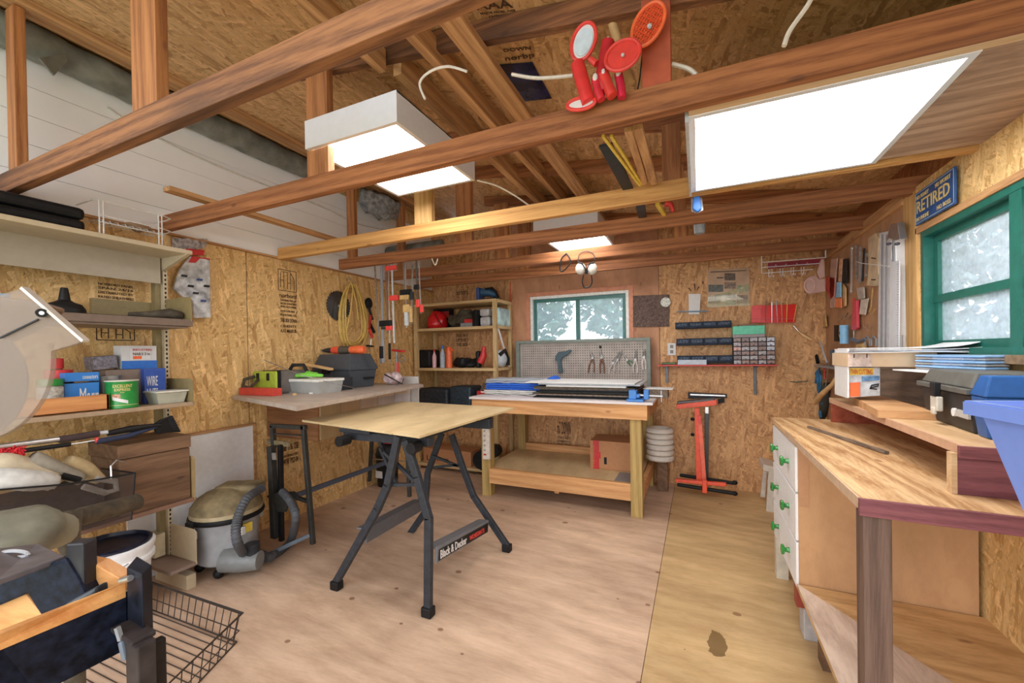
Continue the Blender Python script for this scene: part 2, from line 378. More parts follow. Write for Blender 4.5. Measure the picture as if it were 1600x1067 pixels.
def floor_mat(name, c1, c2, stainpos=None):
    m = wood(name, c1, c2, 'x', 12, .18, .5, knots=False, stain=0)
    t = m.node_tree; b = [n for n in t.nodes if n.type == 'BSDF_PRINCIPLED'][0]
    col = b.inputs['Base Color'].links[0].from_socket
    g = mapping(t, (5.2, 6.5, .01), world=True); v = N(t, 'ShaderNodeTexVoronoi'); v.inputs['Scale'].default_value = 1.0; t.links.new(g.outputs[0], v.inputs[0])
    sp = N(t, 'ShaderNodeSeparateColor'); t.links.new(v.outputs['Color'], sp.inputs[0])
    rr = math_(t, 'MULTIPLY', sp.outputs[0], .165)
    dd = math_(t, 'LESS_THAN', v.outputs['Distance'], math_(t, 'SUBTRACT', rr, .035))
    col = mixc(t, col, (.20, .10, .05), math_(t, 'MULTIPLY', dd, .75))
    g2 = mapping(t, (1.1, 3, .01), world=True); n2 = N(t, 'ShaderNodeTexNoise'); n2.inputs['Scale'].default_value = 2.2; n2.inputs['Detail'].default_value = 8; n2.inputs['Roughness'].default_value = .7; t.links.new(g2.outputs[0], n2.inputs[0])
    r2 = ramp(t, [(.3, (.66, .58, .52)), (.6, (1.05, 1.03, 1))]); t.links.new(n2.outputs[0], r2.inputs[0])
    col = mixc(t, col, r2.outputs[0], .7, 'MULTIPLY')
    if stainpos:
        g3 = mapping(t, (1, 1, 0), world=True); n3 = N(t, 'ShaderNodeTexNoise'); n3.inputs['Scale'].default_value = 18; n3.inputs['Detail'].default_value = 4
        t.links.new(g3.outputs[0], n3.inputs[0])
        vm = N(t, 'ShaderNodeVectorMath', operation='SUBTRACT'); t.links.new(g3.outputs[0], vm.inputs[0]); vm.inputs[1].default_value = stainpos
        vs = N(t, 'ShaderNodeVectorMath', operation='MULTIPLY'); t.links.new(vm.outputs[0], vs.inputs[0]); vs.inputs[1].default_value = (1.6, .75, 0)
        vl = N(t, 'ShaderNodeVectorMath', operation='LENGTH'); t.links.new(vs.outputs[0], vl.inputs[0])
        q = math_(t, 'ADD', vl.outputs['Value'], math_(t, 'MULTIPLY', math_(t, 'SUBTRACT', n3.outputs[0], .5), .09))
        col = mixc(t, col, (.13, .075, .022), math_(t, 'MULTIPLY', math_(t, 'LESS_THAN', q, .062), .8))
    t.links.new(col, b.inputs['Base Color']); b.inputs['Specular IOR Level'].default_value = .35
    return m
FL1 = floor_mat('floor_ply', (.58, .42, .31), (.68, .51, .39))
sp_ = at(1120, 1005, Z=0)
FL2 = floor_mat('floor_ply_yellow_lit', (.55, .39, .20), (.64, .47, .26), (sp_.x, sp_.y, 0))  # yellower sheet: partly its own tone, partly light put into the colour

WHITE = plain('white_paint', (.84, .85, .87), .5, var=.04)
PANELW = plain('white_panel', (.92, .94, .96), .45, var=.02, scale=6)
CREAM = plain('cream_steel', (.52, .43, .29), .4, var=.05)
OLIVE = plain('olive_steel', (.26, .20, .09), .4, var=.1)
BRONZE = plain('brown_steel', (.17, .12, .09), .4, var=.1)
BLACK = plain('black_plastic', (.010, .010, .011), .5, var=.3, spec=.25)
DKGREY = plain('dark_grey', (.03, .033, .04), .5, var=.2, spec=.25)
STEELBLK = plain('painted_steel', (.03, .034, .042), .45, var=.25, spec=.3)
NAVYBLK = plain('blue_black_steel', (.007, .010, .022), .5, var=.7, scale=60, spec=.18)
GREY = plain('grey', (.25, .26, .28), .5)
LGREY = plain('light_grey', (.5, .52, .55), .45)
STEEL = plain('bright_steel', (.6, .61, .63), .3, .9, var=.1)
DSTEEL = plain('dull_steel', (.32, .31, .30), .4, .7, var=.3)
ALU = plain('aluminium', (.80, .83, .88), .35, .15, var=.05)
RED = plain('red', (.55, .03, .03), .4)
REDP = plain('bright_red', (.75, .06, .05), .35)
ORANGE = plain('orange', (.85, .16, .05), .4)
ORED = plain('orange_red_paint', (.80, .10, .045), .4)
YELLOW = plain('yellow', (.80, .60, .08), .45)
CORDY = plain('cord_yellow', (.72, .50, .13), .5)
LIME = plain('lime', (.38, .50, .05), .6)
LIMEB = plain('bright_lime', (.20, .62, .07), .4)
GREEN = plain('green_tin', (.02, .26, .05), .3, var=.15)
TEAL = plain('teal_paint', (.012, .13, .10), .4, var=.15)
KNOBG = plain('green_gloss', (.02, .22, .04), .15, var=.2, coat=.6)
MINT = plain('mint_plastic', (.12, .62, .40), .4)
BLUE = plain('blue', (.03, .16, .55), .4)
RBLUE = plain('royal_blue_cloth', (.02, .12, .62), .8)
BINBLUE = plain('bin_blue', (.20, .33, .86), .35, var=.04)
LBLUE = plain('light_blue', (.25, .55, .85), .4)
DBLUE = plain('dark_blue', (.03, .07, .22), .4)
SIGNBLUE = plain('sign_blue', (.02, .09, .30), .4, var=.2)
GOLD = plain('gold_letters', (.75, .58, .22), .4)
INK = plain('stamp_ink', (.07, .03, .015), .7, var=.4, scale=90)
PAPER = plain('paper', (.72, .72, .72), .7, var=.04)
CARD = plain('cardboard', (.46, .22, .10), .75, var=.06)
CLOTHG = plain('grey_cloth', (.30, .27, .24), .9, var=.25, bmp=.4)
CLOTHC = plain('cream_cloth', (.58, .50, .36), .9, var=.12, bmp=.3)
CLOTHW = plain('pale_cloth', (.60, .60, .58), .9, var=.15, bmp=.3)
DUSTY = plain('dusty_black', (.07, .055, .035), .8, var=.5, scale=25, bmp=.3)
SAWDUST = plain('dusty_olive', (.22, .17, .09), .85, var=.35, scale=18, bmp=.2)
VACG = plain('vac_grey', (.36, .37, .39), .4, var=.15, scale=12)
HOSE = plain('hose_grey', (.075, .08, .09), .55, var=.2, spec=.3)
PLAST = plain('cloudy_plastic_solid', (.62, .64, .62), .35, var=.06)
PURPG = plain('gloss_purple', (.20, .02, .05), .3)
INSUL = plain('grey_insulation', (.19, .20, .18), .45, var=.45, scale=9, bmp=.6)
BAGPL = plain('crumpled_bag', (.30, .34, .38), .25, var=.5, scale=26, bmp=.8)
BRASS = plain('brass_wood', (.55, .36, .14), .4, var=.2)
HANDLE = plain('pale_handle', (.70, .46, .22), .5, var=.15, scale=14)
PEGB = plain('peg_board', (.42, .37, .33), .55, var=.15, scale=10)
PEGF = plain('grey_green_frame', (.20, .24, .21), .5, var=.1)
CONC = plain('concrete_block', (.46, .43, .42), .8, var=.15, bmp=.3)
CLEAR = glassy('clear_plastic', (.75, .75, .75), .35, .1)
GUARD = glassy('guard_plastic', (.26, .19, .14), .50, .5)
CLEARP = glassy('pink_plastic', (.80, .55, .50), .55, .2)
FOG = glassy('cloudy_tub', (.62, .64, .62), .42, .2)
BLUEPL = glassy('blue_clear', (.35, .60, .95), .7, .15)
PANE = glassy('dusty_hazed_pane', (.62, .80, .92), .38, .2, 30, .25)  # dirty glass; its pale blue haze also paints the overexposed outdoors
PANE2 = glassy('frosted_pane', (.66, .78, .90), .50, .3, 40, .9)
WIREM = mesh_mat('woven_wire', (.06, .045, .04), 260, .42)
LEAF = plain('leaves', (.16, .28, .24), .8, var=.6, scale=3)
LEAF2 = plain('grey_leaves', (.32, .42, .42), .8, var=.8, scale=3)
GRASS = plain('grass', (.25, .33, .16), .9, var=.3, scale=2)
GLOW = emit('diffuser_glow', (1.0, .97, .93), FIXTURE_STRENGTH)
# ------------------------------------------------------------ the building
XL, XR, YB = -3.12, 1.035, 4.5
SEAM = -.231
fl = MB(); fl.box(XL-.1, SEAM-.0015, -1.2, YB+.1, -.05, 0); fl.mi(1).box(SEAM+.0015, XR+.1, -1.2, YB+.1, -.05, 0)
fl.mi(2).box(XL-.1, XR+.1, -1.2, YB+.1, -.08, -.045)
struct('floor', fl, [FL1, FL2, STEELBLK], loc=(0, 0, 0))
m = MB().box(XL-.09, XL, -.9, YB+.1, -.02, 2.155).box(XL-.09, XL-.001, -.9, YB+.1, 2.155, 3.1)
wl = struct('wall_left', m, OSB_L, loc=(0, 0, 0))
seam = MB().box(XL, XL+.002, 2.05, 2.053, 0, 2.15); seam.build('panel_seam', INK, wl)
# back wall round its window
wx0, wx1, wz0, wz1 = -1.765, -.675, 1.42, 1.985
def wall_with_hole(name, mats, axis, a0, a1, z1, h, t0, t1, split):
    m = MB()
    def b(p, q, zz0, zz1, k):
        m.mi(k)
        if axis == 'x': m.box(p, q, t0, t1, zz0, zz1)
        else: m.box(t0, t1, p, q, zz0, zz1)
    for i, (s0, s1, k) in enumerate(split):
        s0 = max(s0, a0); s1 = min(s1, a1)
        if s1 <= h[0] or s0 >= h[1]: b(s0, s1, -.02, z1, k)
        else:
            if s0 < h[0]: b(s0, h[0], -.02, z1, k)
            if s1 > h[1]: b(h[1], s1, -.02, z1, k)
            c0, c1 = max(s0, h[0]), min(s1, h[1]); b(c0, c1, -.02, h[2], k); b(c0, c1, h[3], z1, k)
    return struct(name, m, mats, loc=(0, 0, 0))
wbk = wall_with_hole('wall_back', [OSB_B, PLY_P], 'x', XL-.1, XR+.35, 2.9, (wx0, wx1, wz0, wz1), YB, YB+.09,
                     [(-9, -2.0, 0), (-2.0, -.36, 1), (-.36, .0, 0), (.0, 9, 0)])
m = MB()
m.box(-2.0, -.36, YB-.006, YB-.001, 0, .93)          # OSB sheet under the bench
m.build('lower_panel', OSB_B, wbk)
MB().box(-.362, -.358, YB-.003, YB, .0, 2.6).build('panel_seam', INK, wbk)
m = MB()
wl.location = (0, 0, 0)
rz0, rz1 = 1.315, 1.925
wr = wall_with_hole('wall_right', [OSB_R, PLY_WALL], 'y', -.2, YB, 2.175, (1.2, 2.765, rz0, rz1), XR, XR+.1,
                    [(-9, 2.96, 0), (2.96, 9, 1)])
# studs and top plate on the right wall
m = MB(); m.box(XR-.012, XR, 2.79, 2.93, 0, 2.15); st = m.build('stud', LUM_ZY, wr)
m = MB(); m.box(XR-.02, XR, 2.93, 4.49, 2.12, 2.19); m.build('top_plate', LUM_Y, wr)
# blocking above the right wall, outside line
m = MB(); m.box(XR+.09, XR+.12, -.2, 4.5, 2.12, 2.5); struct('trim_1', m, LUM_RED, loc=(0, 0, 0))
# roof
def zr(x): return 2.585-.15*x     # underside of the right slope
RX = -1.83; RZ = zr(RX)
def slab(x0, z0, x1, z1, t, y0, y1):
    m = MB(); m.prism([(x0, y0, z0), (x1, y0, z1), (x1, y0, z1+t), (x0, y0, z0+t)], (0, y1-y0, 0)); return m
rf = slab(XL-.2, zr(XL-.2), XR+.4, zr(XR+.4), .02, -.6, YB+.3)
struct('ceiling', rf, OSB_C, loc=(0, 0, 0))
lz = zr
def stamp(rows, x0, x1, X=None, Y=None, Z=None, parent=None, right=None, up=(0, 0, 1), eps=.003):
    """black printed stamps on the boards; rows = (text, y_top, y_bottom) in picture pixels at column x0"""
    for s, y0, y1 in rows:
        a = at(x0, y1, X, Y, Z); bt = at(x0, y0, X, Y, Z); c = at(x1, y1, X, Y, Z)
        w = abs((c-a).dot(Vector(right))); h = (bt-a).length
        n = Vector(right).cross(Vector(up))
        lettering(s, a+n*eps, right, up, w, h, INK, parent, 'printed_stamp', bold=.01)
# left wall stamps (right on picture = +Y on the left wall)
def frame_stamp(x0, y0, x1, y1, bars, X, parent, right=(0, 1, 0)):
    A = at(x0, y1, X); B = at(x1, y1, X); T = at(x0, y0, X)
    w = abs((B-A).dot(Vector(right))); h = (T-A).z; m = MB(); R = Vector(right)
    n = R.cross(V(0, 0, 1))*.001
    def seg(a, b, c, d, t=.005):
        P = A+R*(a*w)+V(0, 0, b*h)+n; Q = A+R*(c*w)+V(0, 0, d*h)+n; m.bar(P, Q, t, .0015, up=R.cross(V(0, 0, 1)))
    for a in ((0, 0, 1, 0), (1, 0, 1, 1), (1, 1, 0, 1), (0, 1, 0, 0)): seg(*a)
    for b in bars: seg(*b)
    m.build('printed_stamp', INK, parent)
bars1 = [(.12, .15, .12, .85), (.3, .1, .3, .9), (.3, .9, .5, .9), (.5, .9, .5, .1), (.68, .1, .68, .9), (.68, .9, .88, .6), (.88, .6, .88, .1), (.1, .5, .3, .5), (.5, .4, .68, .4)]
frame_stamp(435, 420, 463, 453, bars1, XL, wl)
stamp([('norbord', 457, 464)], 436, 463, X=XL, right=(0, 1, 0), parent=wl)
stamp([('DISTRIBUTED BY', 467, 470), ('RATED SHEATHING', 472, 475), ('SPAN 24/16 PANEL', 477, 480), ('EXPOSURE 1', 484, 487), ('MAJOR PANEL AXIS', 490, 494), ('THIS SIDE DOWN', 497, 503), ('ORIENTE', 507, 511), ('AXE MAJEUR', 514, 521)], 438, 463, X=XL, right=(0, 1, 0), parent=wl)
frame_stamp(151, 508, 210, 531, bars1, XL, wl)
stamp([('norbord', 475, 483), ('THIS SIDE DOWN', 468, 472), ('RATED SHEATHING', 461, 465), ('DISTRIBUTED BY', 454, 458), ('SPAN 24/16', 447, 451), ('NORBORD PANEL', 441, 445)], 153, 208, X=XL, right=(0, 1, 0), parent=wl)
stamp([('4x8  7/16  OSB', 695, 706), ('DISTRIBUTED', 712, 716), ('24/16  PS2-04', 718, 727)], 441, 466, X=XL+.001, right=(0, 1, 0), parent=wl)
# back wall stamps below and beside the bench
bk = dict(Y=YB-.008, right=(1, 0, 0), parent=wbk)
stamp([('norbord', 645, 650), ('m7 DOWN', 658, 678), ('THIS SIDE', 681, 685), ('DISTRIBUTED BY', 687, 690), ('SPAN 24/16', 692, 696), ('EXPOSURE', 698, 701)], 871, 892, **bk)
stamp([('norbord', 488, 498), ('RATED', 502, 508), ('SHEATHING', 512, 518), ('SPAN 24/16', 522, 528), ('EXPOSURE 1', 532, 538), ('THIS SIDE', 542, 548)], 616, 629, **bk)
stamp([('norbord', 453, 461), ('SPAN 24/16', 522, 527), ('EXPOSURE 1', 529, 534), ('THIS SIDE', 536, 541)], 713, 731, **bk)
# stamps on the roof sheets
def roofpt(x, y):
    d = ray(x, y); k = (zr(0)-CAM_H)/(d.z+.15*d.x); return CAMP+d*k
cr = bpy.data.objects['ceiling']
def roofstamp(s, x0, y0, x1, y1, x2, y2):
    a = roofpt(x0, y0); b = roofpt(x1, y1); c = roofpt(x2, y2)
    lettering(s, a-V(0, 0, .004), b-a, c-a, (b-a).length, (c-a).length, INK, cr, 'printed_stamp', bold=.012)
roofstamp('AAA', 745, 14, 802, 10, 738, 2)
roofstamp('MAJOR PANEL AXIS', 752, 22, 806, 17, 750, 18)
roofstamp('DOWN', 765, 26, 795, 23, 764, 23)
roofstamp('norbp', 791, 96, 836, 90, 788, 87)
roofstamp('DOWN', 788, 80, 830, 76, 786, 75)

# white grooved boards on the wall above the left plate
for k in range(5):
    z0 = 2.162+k*.148; m = MB().box(XL+.001, XL+.012, -.5, 4.45, z0, z0+.1455)
    lab = ['lowest row, resting on the left wall top', 'second row above the left wall top', 'middle row of five', 'fourth row up, below the grey roll', 'topmost row, beside the grey insulation roll'][k]
    one('cladding_board', m, PANELW, 'white grooved cladding board high on the left, '+lab, 'cladding board', 'white boards above the left wall plate')
m = MB().box(XL, XL+.03, -.5, 4.45, 2.148, 2.1605); m.build('top_plate', LUM_Y, wl)
# grey insulation roll
m = MB(); pts = []; rr = []
for i in range(46):
    y = -.5+i*.068; pts.append(V(XL+.075+.004*math.sin(i*1.3), y, 2.955+.003*math.sin(i*.9))); rr.append(.084+.004*math.sin(i*2.1)+.003*math.sin(i*.7))
m.tube(pts, rr, 16)
one('insulation_roll', m.wob(.003, 22, 3), INSUL, 'long grey wrapped insulation roll tucked where the left wall meets the roof', 'insulation', smooth=2)
m = MB(); m.prism([at(60, 92, X=-2.955), at(100, 84, X=-2.955), at(104, 96, X=-2.955), at(83, 119, X=-2.955)], (.012, 0, 0))
one('plastic_flap', m, INSUL, 'small torn flap hanging from the insulation roll, upper left', 'plastic sheet')
c = at(595, 322, X=-2.94); m = MB(); m.ball(c, .13, .30, .12, 20, 12); m.wob(.03, 26, 5); m.wob(.015, 60, 6)
one('plastic_bundle', m, BAGPL, 'crumpled shiny grey plastic bundle high on the left wall, far end', 'plastic bundle', smooth=2)
m = MB(); m.tube([at(600, 395, Y=3.62), at(640, 392, Y=3.7), at(690, 384, Y=3.7)], [.07, .08, .06], 12); m.wob(.02, 24, 8)
one('insulation_piece', m, INSUL, 'dark crumpled insulation piece lying behind the yellow truss chord', 'insulation', smooth=2)
m = MB(); a = V(-2.83, -.5, zr(-2.83)-.022); m.bar(a, a+V(0, 4.9, 0), .13, .038, up=(.15, 0, .98)); one('roof_purlin', m, LUM_Y, 'reddish board running along the roof just above the grey roll', 'purlin', 'boards along the roof slopes')

# ------------------------------------------------------------ roof trusses
JY = [.80, 1.45, 2.29, 2.82, 3.50, 4.05]
JL = [-3.11, -3.03, -3.09, -2.99, -3.05, -3.05]
JZ = [2.135, 2.135, 2.135, 2.14, 2.145, 2.14]
JM = [LUM_BROWN, LUM_RED, LUM_LIT, LUM_RED, LUM_RED, LUM_RED]
names = ['nearest to the camera, dark stained chord overhead', 'second from the camera, reddish chord carrying the fly swatters', 'third from the camera, chord with warm light painted in yellow',
         'fourth from the camera, orange chord with knots', 'fifth from the camera, with the respirator hanging beside it', 'farthest one, close to the back wall']
for i, y in enumerate(JY):
    t = thing('roof_truss', 'timber roof truss '+names[i], 'roof truss', (-1, y, JZ[i]), 'timber roof trusses')
    m = MB().box(JL[i], XR+.09, y, y+.042, JZ[i], JZ[i]+.092)
    if i in (1, 2):    # slight natural sag of the long chords
        pass
    m.build('bottom_chord', JM[i], t, bev=.003)
    xs = [-1.665, -.115] if i else [-1.74, -.115]
    for k, x in enumerate(xs):
        mm = LUM_ZY if (k == 0 and i == 2) else LUM_Z
        if i == 1 and k == 1: mm = plain('red_stained_strut', (.42, .09, .04), .6, var=.25, scale=12)
        wdt = .07 if i else .085
        wdt, wd2 = (wdt, .07) if k == 0 else (.045, .045)
        MB().box(x-wdt, x+wd2, y+.002, y+.04, JZ[i]+.09, zr(x)-.085).build('strut', mm, t, bev=.002)
    if i in (0, 3, 4):
        x = -2.84; MB().box(x-.045, x+.045, y+.002, y+.04, JZ[i]+.09, zr(x)-.05).build('strut', LUM_Z, t, bev=.002)
    # right and left rafters
    m = MB(); x0, x1 = -1.86, XR+.12
    m.prism([(x0, y+.043, zr(x0)-.09), (x1, y+.043, zr(x1)-.09), (x1, y+.043, zr(x1)-.002), (x0, y+.043, zr(x0)-.002)], (0, .038, 0)); m.build('rafter', LUM_RED if i != 1 else LUM_BROWN, t, bev=.002)
# runner boards along the roof
def along(x, z, w, h, y0, y1, mat, label):
    m = MB().box(x-w/2, x+w/2, y0, y1, z, z+h); one('roof_runner', m, mat, label, 'runner', 'boards along the roof slopes', bev=.002)
along(-.80, 2.545, .085, .035, .6, 4.4, LUM_Y, 'pale rough board running front to back under the rafters, at the centre')
along(-1.02, 2.60, .04, .10, .75, 4.4, LUM_Y, 'brown timber on edge running front to back left of the pale runner')
along(-1.28, 2.62, .04, .10, .75, 1.48, LUM_Y, 'short brown blocking timber between the two nearest rafters')
along(-1.24, 2.63, .045, .10, 1.53, 4.4, LUM_Y, 'long brown timber above the nearer white light fixture')
m = MB().box(-2.66, -2.60, 1.3, 2.6, 2.262, 2.287); one('loose_strip', m, LUM_Y, 'thin loose wood strip lying across the truss chords at left', 'wood strip')

# roof opening showing blue tarp
P = [roofpt(x, y) for x, y in ((771, 101), (832, 96), (862, 152), (806, 158))]
one('roof_tarp', MB().prism([p-V(0, 0, .003) for p in P], (0, 0, -.004)), plain('tarp_blue', (.012, .02, .075), .25, var=.9, scale=9), 'dark blue tarp patch showing in the roof sheathing above the fly swatters', 'tarp')

# plywood soffit right of the ceiling light
m = MB().box(.70, XR+.09, 1.50, 2.27, 2.150, 2.162)
one('soffit_board', m, wood('soffit_ply', (.30, .19, .13), (.55, .38, .27), 'x', 16, .12, dark=(.18, .1, .06), stain=.5), 'knotty plywood panel right of the large flat light', 'soffit panel')
m = MB().box(-.02, XR+.0, 1.494, 1.53, 2.138, 2.150); one('nailing_strip', m, LUM_PALE, 'pale wood strip along the second truss chord beside the flat light', 'wood strip')

# ------------------------------------------------------------ light fixtures
def box_light(label, x0, x1, y0, y1, z0, z1):
    t = thing('ceiling_light', label, 'ceiling light', ((x0+x1)/2, (y0+y1)/2, z0), 'square white ceiling lights')
    m = MB(); w = .02
    m.box(x0, x1, y0, y0+w, z0, z1).box(x0, x1, y1-w, y1, z0, z1).box(x0, x0+w, y0+w, y1-w, z0, z1).box(x1-w, x1, y0+w, y1-w, z0, z1).box(x0, x1, y0, y1, z1-.006, z1)
    m.build('housing', plain('fixture_white', (.72, .74, .78), .25, var=.02), t)
    MB().box(x0+w, x1-w, y0+w, y1-w, z0+.004, z0+.012).build('diffuser', GLOW, t)
    return t
box_light('deep white box light hung above the second truss chord, left of centre', -1.72, -1.165, 1.43, 2.11, 2.35, 2.485)
box_light('large flat light panel set between two truss chords, upper right', -.02, .70, 1.53, 2.262, 2.135, 2.20)
box_light('small distant box light seen between the far truss chords', -1.20, -.68, 3.13, 3.80, 2.31, 2.42)
MB_ = MB().box(-.032, -.02, 1.53, 2.27, 2.12, 2.16)
o = MB_.build('edge_trim', LGREY, None); tag(o, 'thin grey metal edge strip on the left side of the flat light', 'edge strip')

for y in JY[1:]:
    MB().box(-1.90, -1.86, y+.03, y+.085, zr(-1.87)-.085, zr(-1.87)-.03).build('x', LUM_Z) if False else None
# ------------------------------------------------------------ windows
def sash(t, axis, a0, a1, z0, z1, c0, c1, w, mat):
    m = MB()
    f = (lambda p, q, r, s: m.box(p, q, c0, c1, r, s)) if axis == 'x' else (lambda p, q, r, s: m.box(c0, c1, p, q, r, s))
    f(a0, a0+w, z0, z1); f(a1-w, a1, z0, z1); f(a0+w, a1-w, z0, z0+w); f(a0+w, a1-w, z1-w, z1)
    return m
t = thing('window_1', 'back window with dark green frame and two panes', None, (-1.22, YB, wz0), kind='structure')
# pale reveal
m = sash(t, 'x', wx0-.012, wx1+.012, wz0-.012, wz1+.012, YB-.004, YB+.085, .03, LUM_PALE); m.build('reveal', plain('pale_reveal', (.82, .84, .82), .6), t)
m = sash(t, 'x', wx0-.06, wx1+.06, wz0-.06, wz1+.06, YB-.012, YB, .045, PLY_P); m.build('casing', plain('salmon_trim', (.62, .26, .15), .6), t)
m = sash(t, 'x', wx0+.018, wx1-.018, wz0+.018, wz1-.018, YB+.03, YB+.07, .038, TEAL); m.box(-1.245, -1.20, YB+.03, YB+.07, wz0+.05, wz1-.05); m.build('window_frame', plain('dusty_teal', (.05, .17, .16), .4), t)
MB().box(wx0+.05, wx1-.05, YB+.048, YB+.052, wz0+.05, wz1-.05).build('pane', PANE, t)
t = thing('window_2', 'right window with green sash frames and frosted panes', None, (XR, 2.2, rz0), kind='structure')
m = sash(t, 'y', 1.2, 2.765, rz0, rz1, XR-.004, XR+.1, .028, TEAL); m.box(XR-.002, XR+.1, 2.05, 2.115, rz0, rz1); m.build('window_frame', TEAL, t)
for a0, a1 in ((1.23, 2.045), (2.118, 2.735)):
    m = sash(t, 'y', a0, a1, rz0+.028, rz1-.028, XR+.035, XR+.075, .035, TEAL); m.box(XR+.03, XR+.08, a0, a1, 1.565, 1.60)
    m.build('sash', TEAL, t)
    MB().box(XR+.05, XR+.054, a0+.03, a1-.03, rz0+.05, rz1-.05).build('pane', PANE2, t)
MB().box(XR-.012, XR, 1.1, 2.80, rz1, rz1+.03).build('head_casing', LUM_Y, t)
MB().box(XR-.05, XR+.03, 1.1, 2.78, rz0-.03, rz0).build('sill', plain('dirty_sill', (.22, .15, .09), .8, var=.4), t)

# outside
m = MB().box(-14, 16, -6, 30, -.5, -.3)
g = m.build('ground_outside', GRASS, loc=(0, 0, -.5)); g['kind'] = 'structure'
def foliage(cx, cy, cz, rx, ry, rz, n, mat, label, seed, trunk=True):
    rs = random.Random(seed); t = thing('tree', label, 'tree', (cx, cy, -.3), 'trees outside the windows')
    m = MB()
    for i in range(n):
        while True:
            p = V(rs.uniform(-1, 1), rs.uniform(-1, 1), rs.uniform(-1, 1))
            if p.length < 1: break
        q = V(cx+p.x*rx, cy+p.y*ry, cz+p.z*rz); s = rs.uniform(.04, .11)
        a = Vector((rs.uniform(-1, 1), rs.uniform(-1, 1), rs.uniform(-1, 1))).normalized(); b = a.orthogonal().normalized(); c = a.cross(b)
        m.add([q-b*s-c*s*.5, q+b*s-c*s*.5, q+b*s*.8+c*s*.5, q-b*s*.6+c*s*.5], [(0, 1, 2, 3)])
    m.build('crown', mat, t)
    MB().tube([(cx, cy, -.3), (cx+.1, cy, cz)], [.12, .05], 8).build('trunk', OLDWOOD, t)
foliage(-3.5, 8.5, 2.3, 1.1, .8, .85, 1500, LEAF, 'leafy tree outside the back window, behind its left pane', 1)
foliage(-1.7, 9.2, 2.5, .8, .7, .9, 1100, LEAF, 'leafy tree outside the back window, behind its right pane', 2)
foliage(4.4, 6.5, 2.2, 1.2, 4.5, 2.6, 9000, LEAF2, 'tall pale hedge tree outside the right window', 3)
# ------------------------------------------------------------ middle workbench at the back
t = thing('workbench', 'sturdy wooden workbench with green-tinged square legs against the back wall', 'workbench', (-1.18, 3.9, 0))
for x, y in ((-.515, 3.455), (-1.895, 3.475), (-.515, 4.34), (-1.895, 4.34)):
    MB().box(x, x+.092, y, y+.092, 0, .92).build('leg', GREENISH, t, bev=.003)
MB().box(-1.965, -.375, 3.425, 3.455, .80, .925).build('apron', BENCH_O, t, bev=.002)
MB().box(-.42, -.375, 3.455, 4.38, .80, .925).build('side_apron', BENCH_O, t, bev=.002)
MB().box(-1.975, -.33, 3.395, 4.38, .925, .945).build('bench_top', plain('white_bench_top', (.72, .66, .66), .4, var=.06, scale=5), t)
MB().box(-1.81, -.515, 3.46, 3.50, .13, .27).build('lower_rail', BENCH_O, t, bev=.002)
MB().box(-1.9, -.5, 4.36, 4.40, .13, .33).build('back_rail', BENCH_O, t, bev=.002)
MB().box(-.46, -.42, 3.53, 4.34, .13, .25).build('end_rail', BENCH_O, t, bev=.002)
MB().box(-1.9, -.47, 3.49, 4.36, .235, .255).build('lower_shelf', PLYTOP, t)
MB().box(-1.18, -1.14, 3.5, 4.3, .10, .235).build('bearer', BENCH_O, t)
# pegboard
t = thing('pegboard', 'perforated tool board in a grey-green frame below the back window', 'pegboard', (-1.17, 4.40, .95))
px0, px1, pz0, pz1 = -1.92, -.44, .95, 1.487
m = MB(); m.box(px0+.03, px1-.03, 4.42, 4.428, pz0, pz1-.03); m.build('board', PEGB, t)
m = MB()
for i in range(52):
    for j in range(17):
        x = px0+.075+i*.026; z = pz0+.03+j*.0275
        m.add([(x, 4.4185, z+.0065), (x+.0065, 4.4185, z), (x, 4.4185, z-.0065), (x-.0065, 4.4185, z)], [(0, 1, 2, 3)])
h = m.build('peg_hole', plain('hole_dark', (.05, .04, .04), .9), t); h['kind'] = 'stuff'
m = MB(); m.box(px0, px1, 4.385, 4.43, pz1-.03, pz1).box(px0, px0+.04, 4.385, 4.43, pz0, pz1-.03).box(px1-.035, px1, 4.385, 4.43, pz0, pz1-.03)
m.build('frame', PEGF, t, bev=.002)
YP = 4.405
def plier(pts, r, name, lab, mat=DSTEEL, hm=None):
    """two-handled tool: pivot, jaw tip, two handle ends, all picture points on the pegboard"""
    (px_, py_), (jx, jy), (ax, ay), (bx, by) = pts; r *= 1.5
    t = thing(name, lab, name.replace('_', ' '), at(px_, py_, Y=YP), 'pliers and cutters on the pegboard')
    c = at(px_, py_, Y=YP); j = at(jx, jy, Y=YP); a = at(ax, ay, Y=YP); b = at(bx, by, Y=YP)
    m = MB(); m.tube([c-V(.006, 0, 0), j], [r*1.6, r*.6], 8).tube([c+V(.006, 0, 0), j+V(.004, 0, 0)], [r*1.6, r*.6], 8); m.cyl(c-V(0, .012, 0), c+V(0, .008, 0), r*2, 10); m.build('jaw', DSTEEL, t)
    for e, s in ((a, -1), (b, 1)):
        mid = (c+e)/2+V(s*.012, 0, 0); MB().tube([c, mid, e], [r*1.2, r*1.1, r*1.0], 8).build('handle', hm or mat, t, smooth=True)
GH = plain('greyed_handle', (.50, .46, .42), .5)
BRO = plain('brown_handle', (.22, .11, .07), .6)
plier([(926, 559), (921, 546), (919, 582), (928, 582)], .005, 'pliers', 'long brown-handled pliers, leftmost of those hanging on the pegboard', hm=BRO)
plier([(940, 558), (937, 546), (938, 583), (944, 583)], .006, 'pliers', 'black-topped brown pliers, second from the left on the pegboard', hm=BRO)
plier([(958, 567), (968, 549), (952, 584), (960, 584)], .005, 'pliers', 'grey pliers leaning right, third from the left on the pegboard', hm=GH)
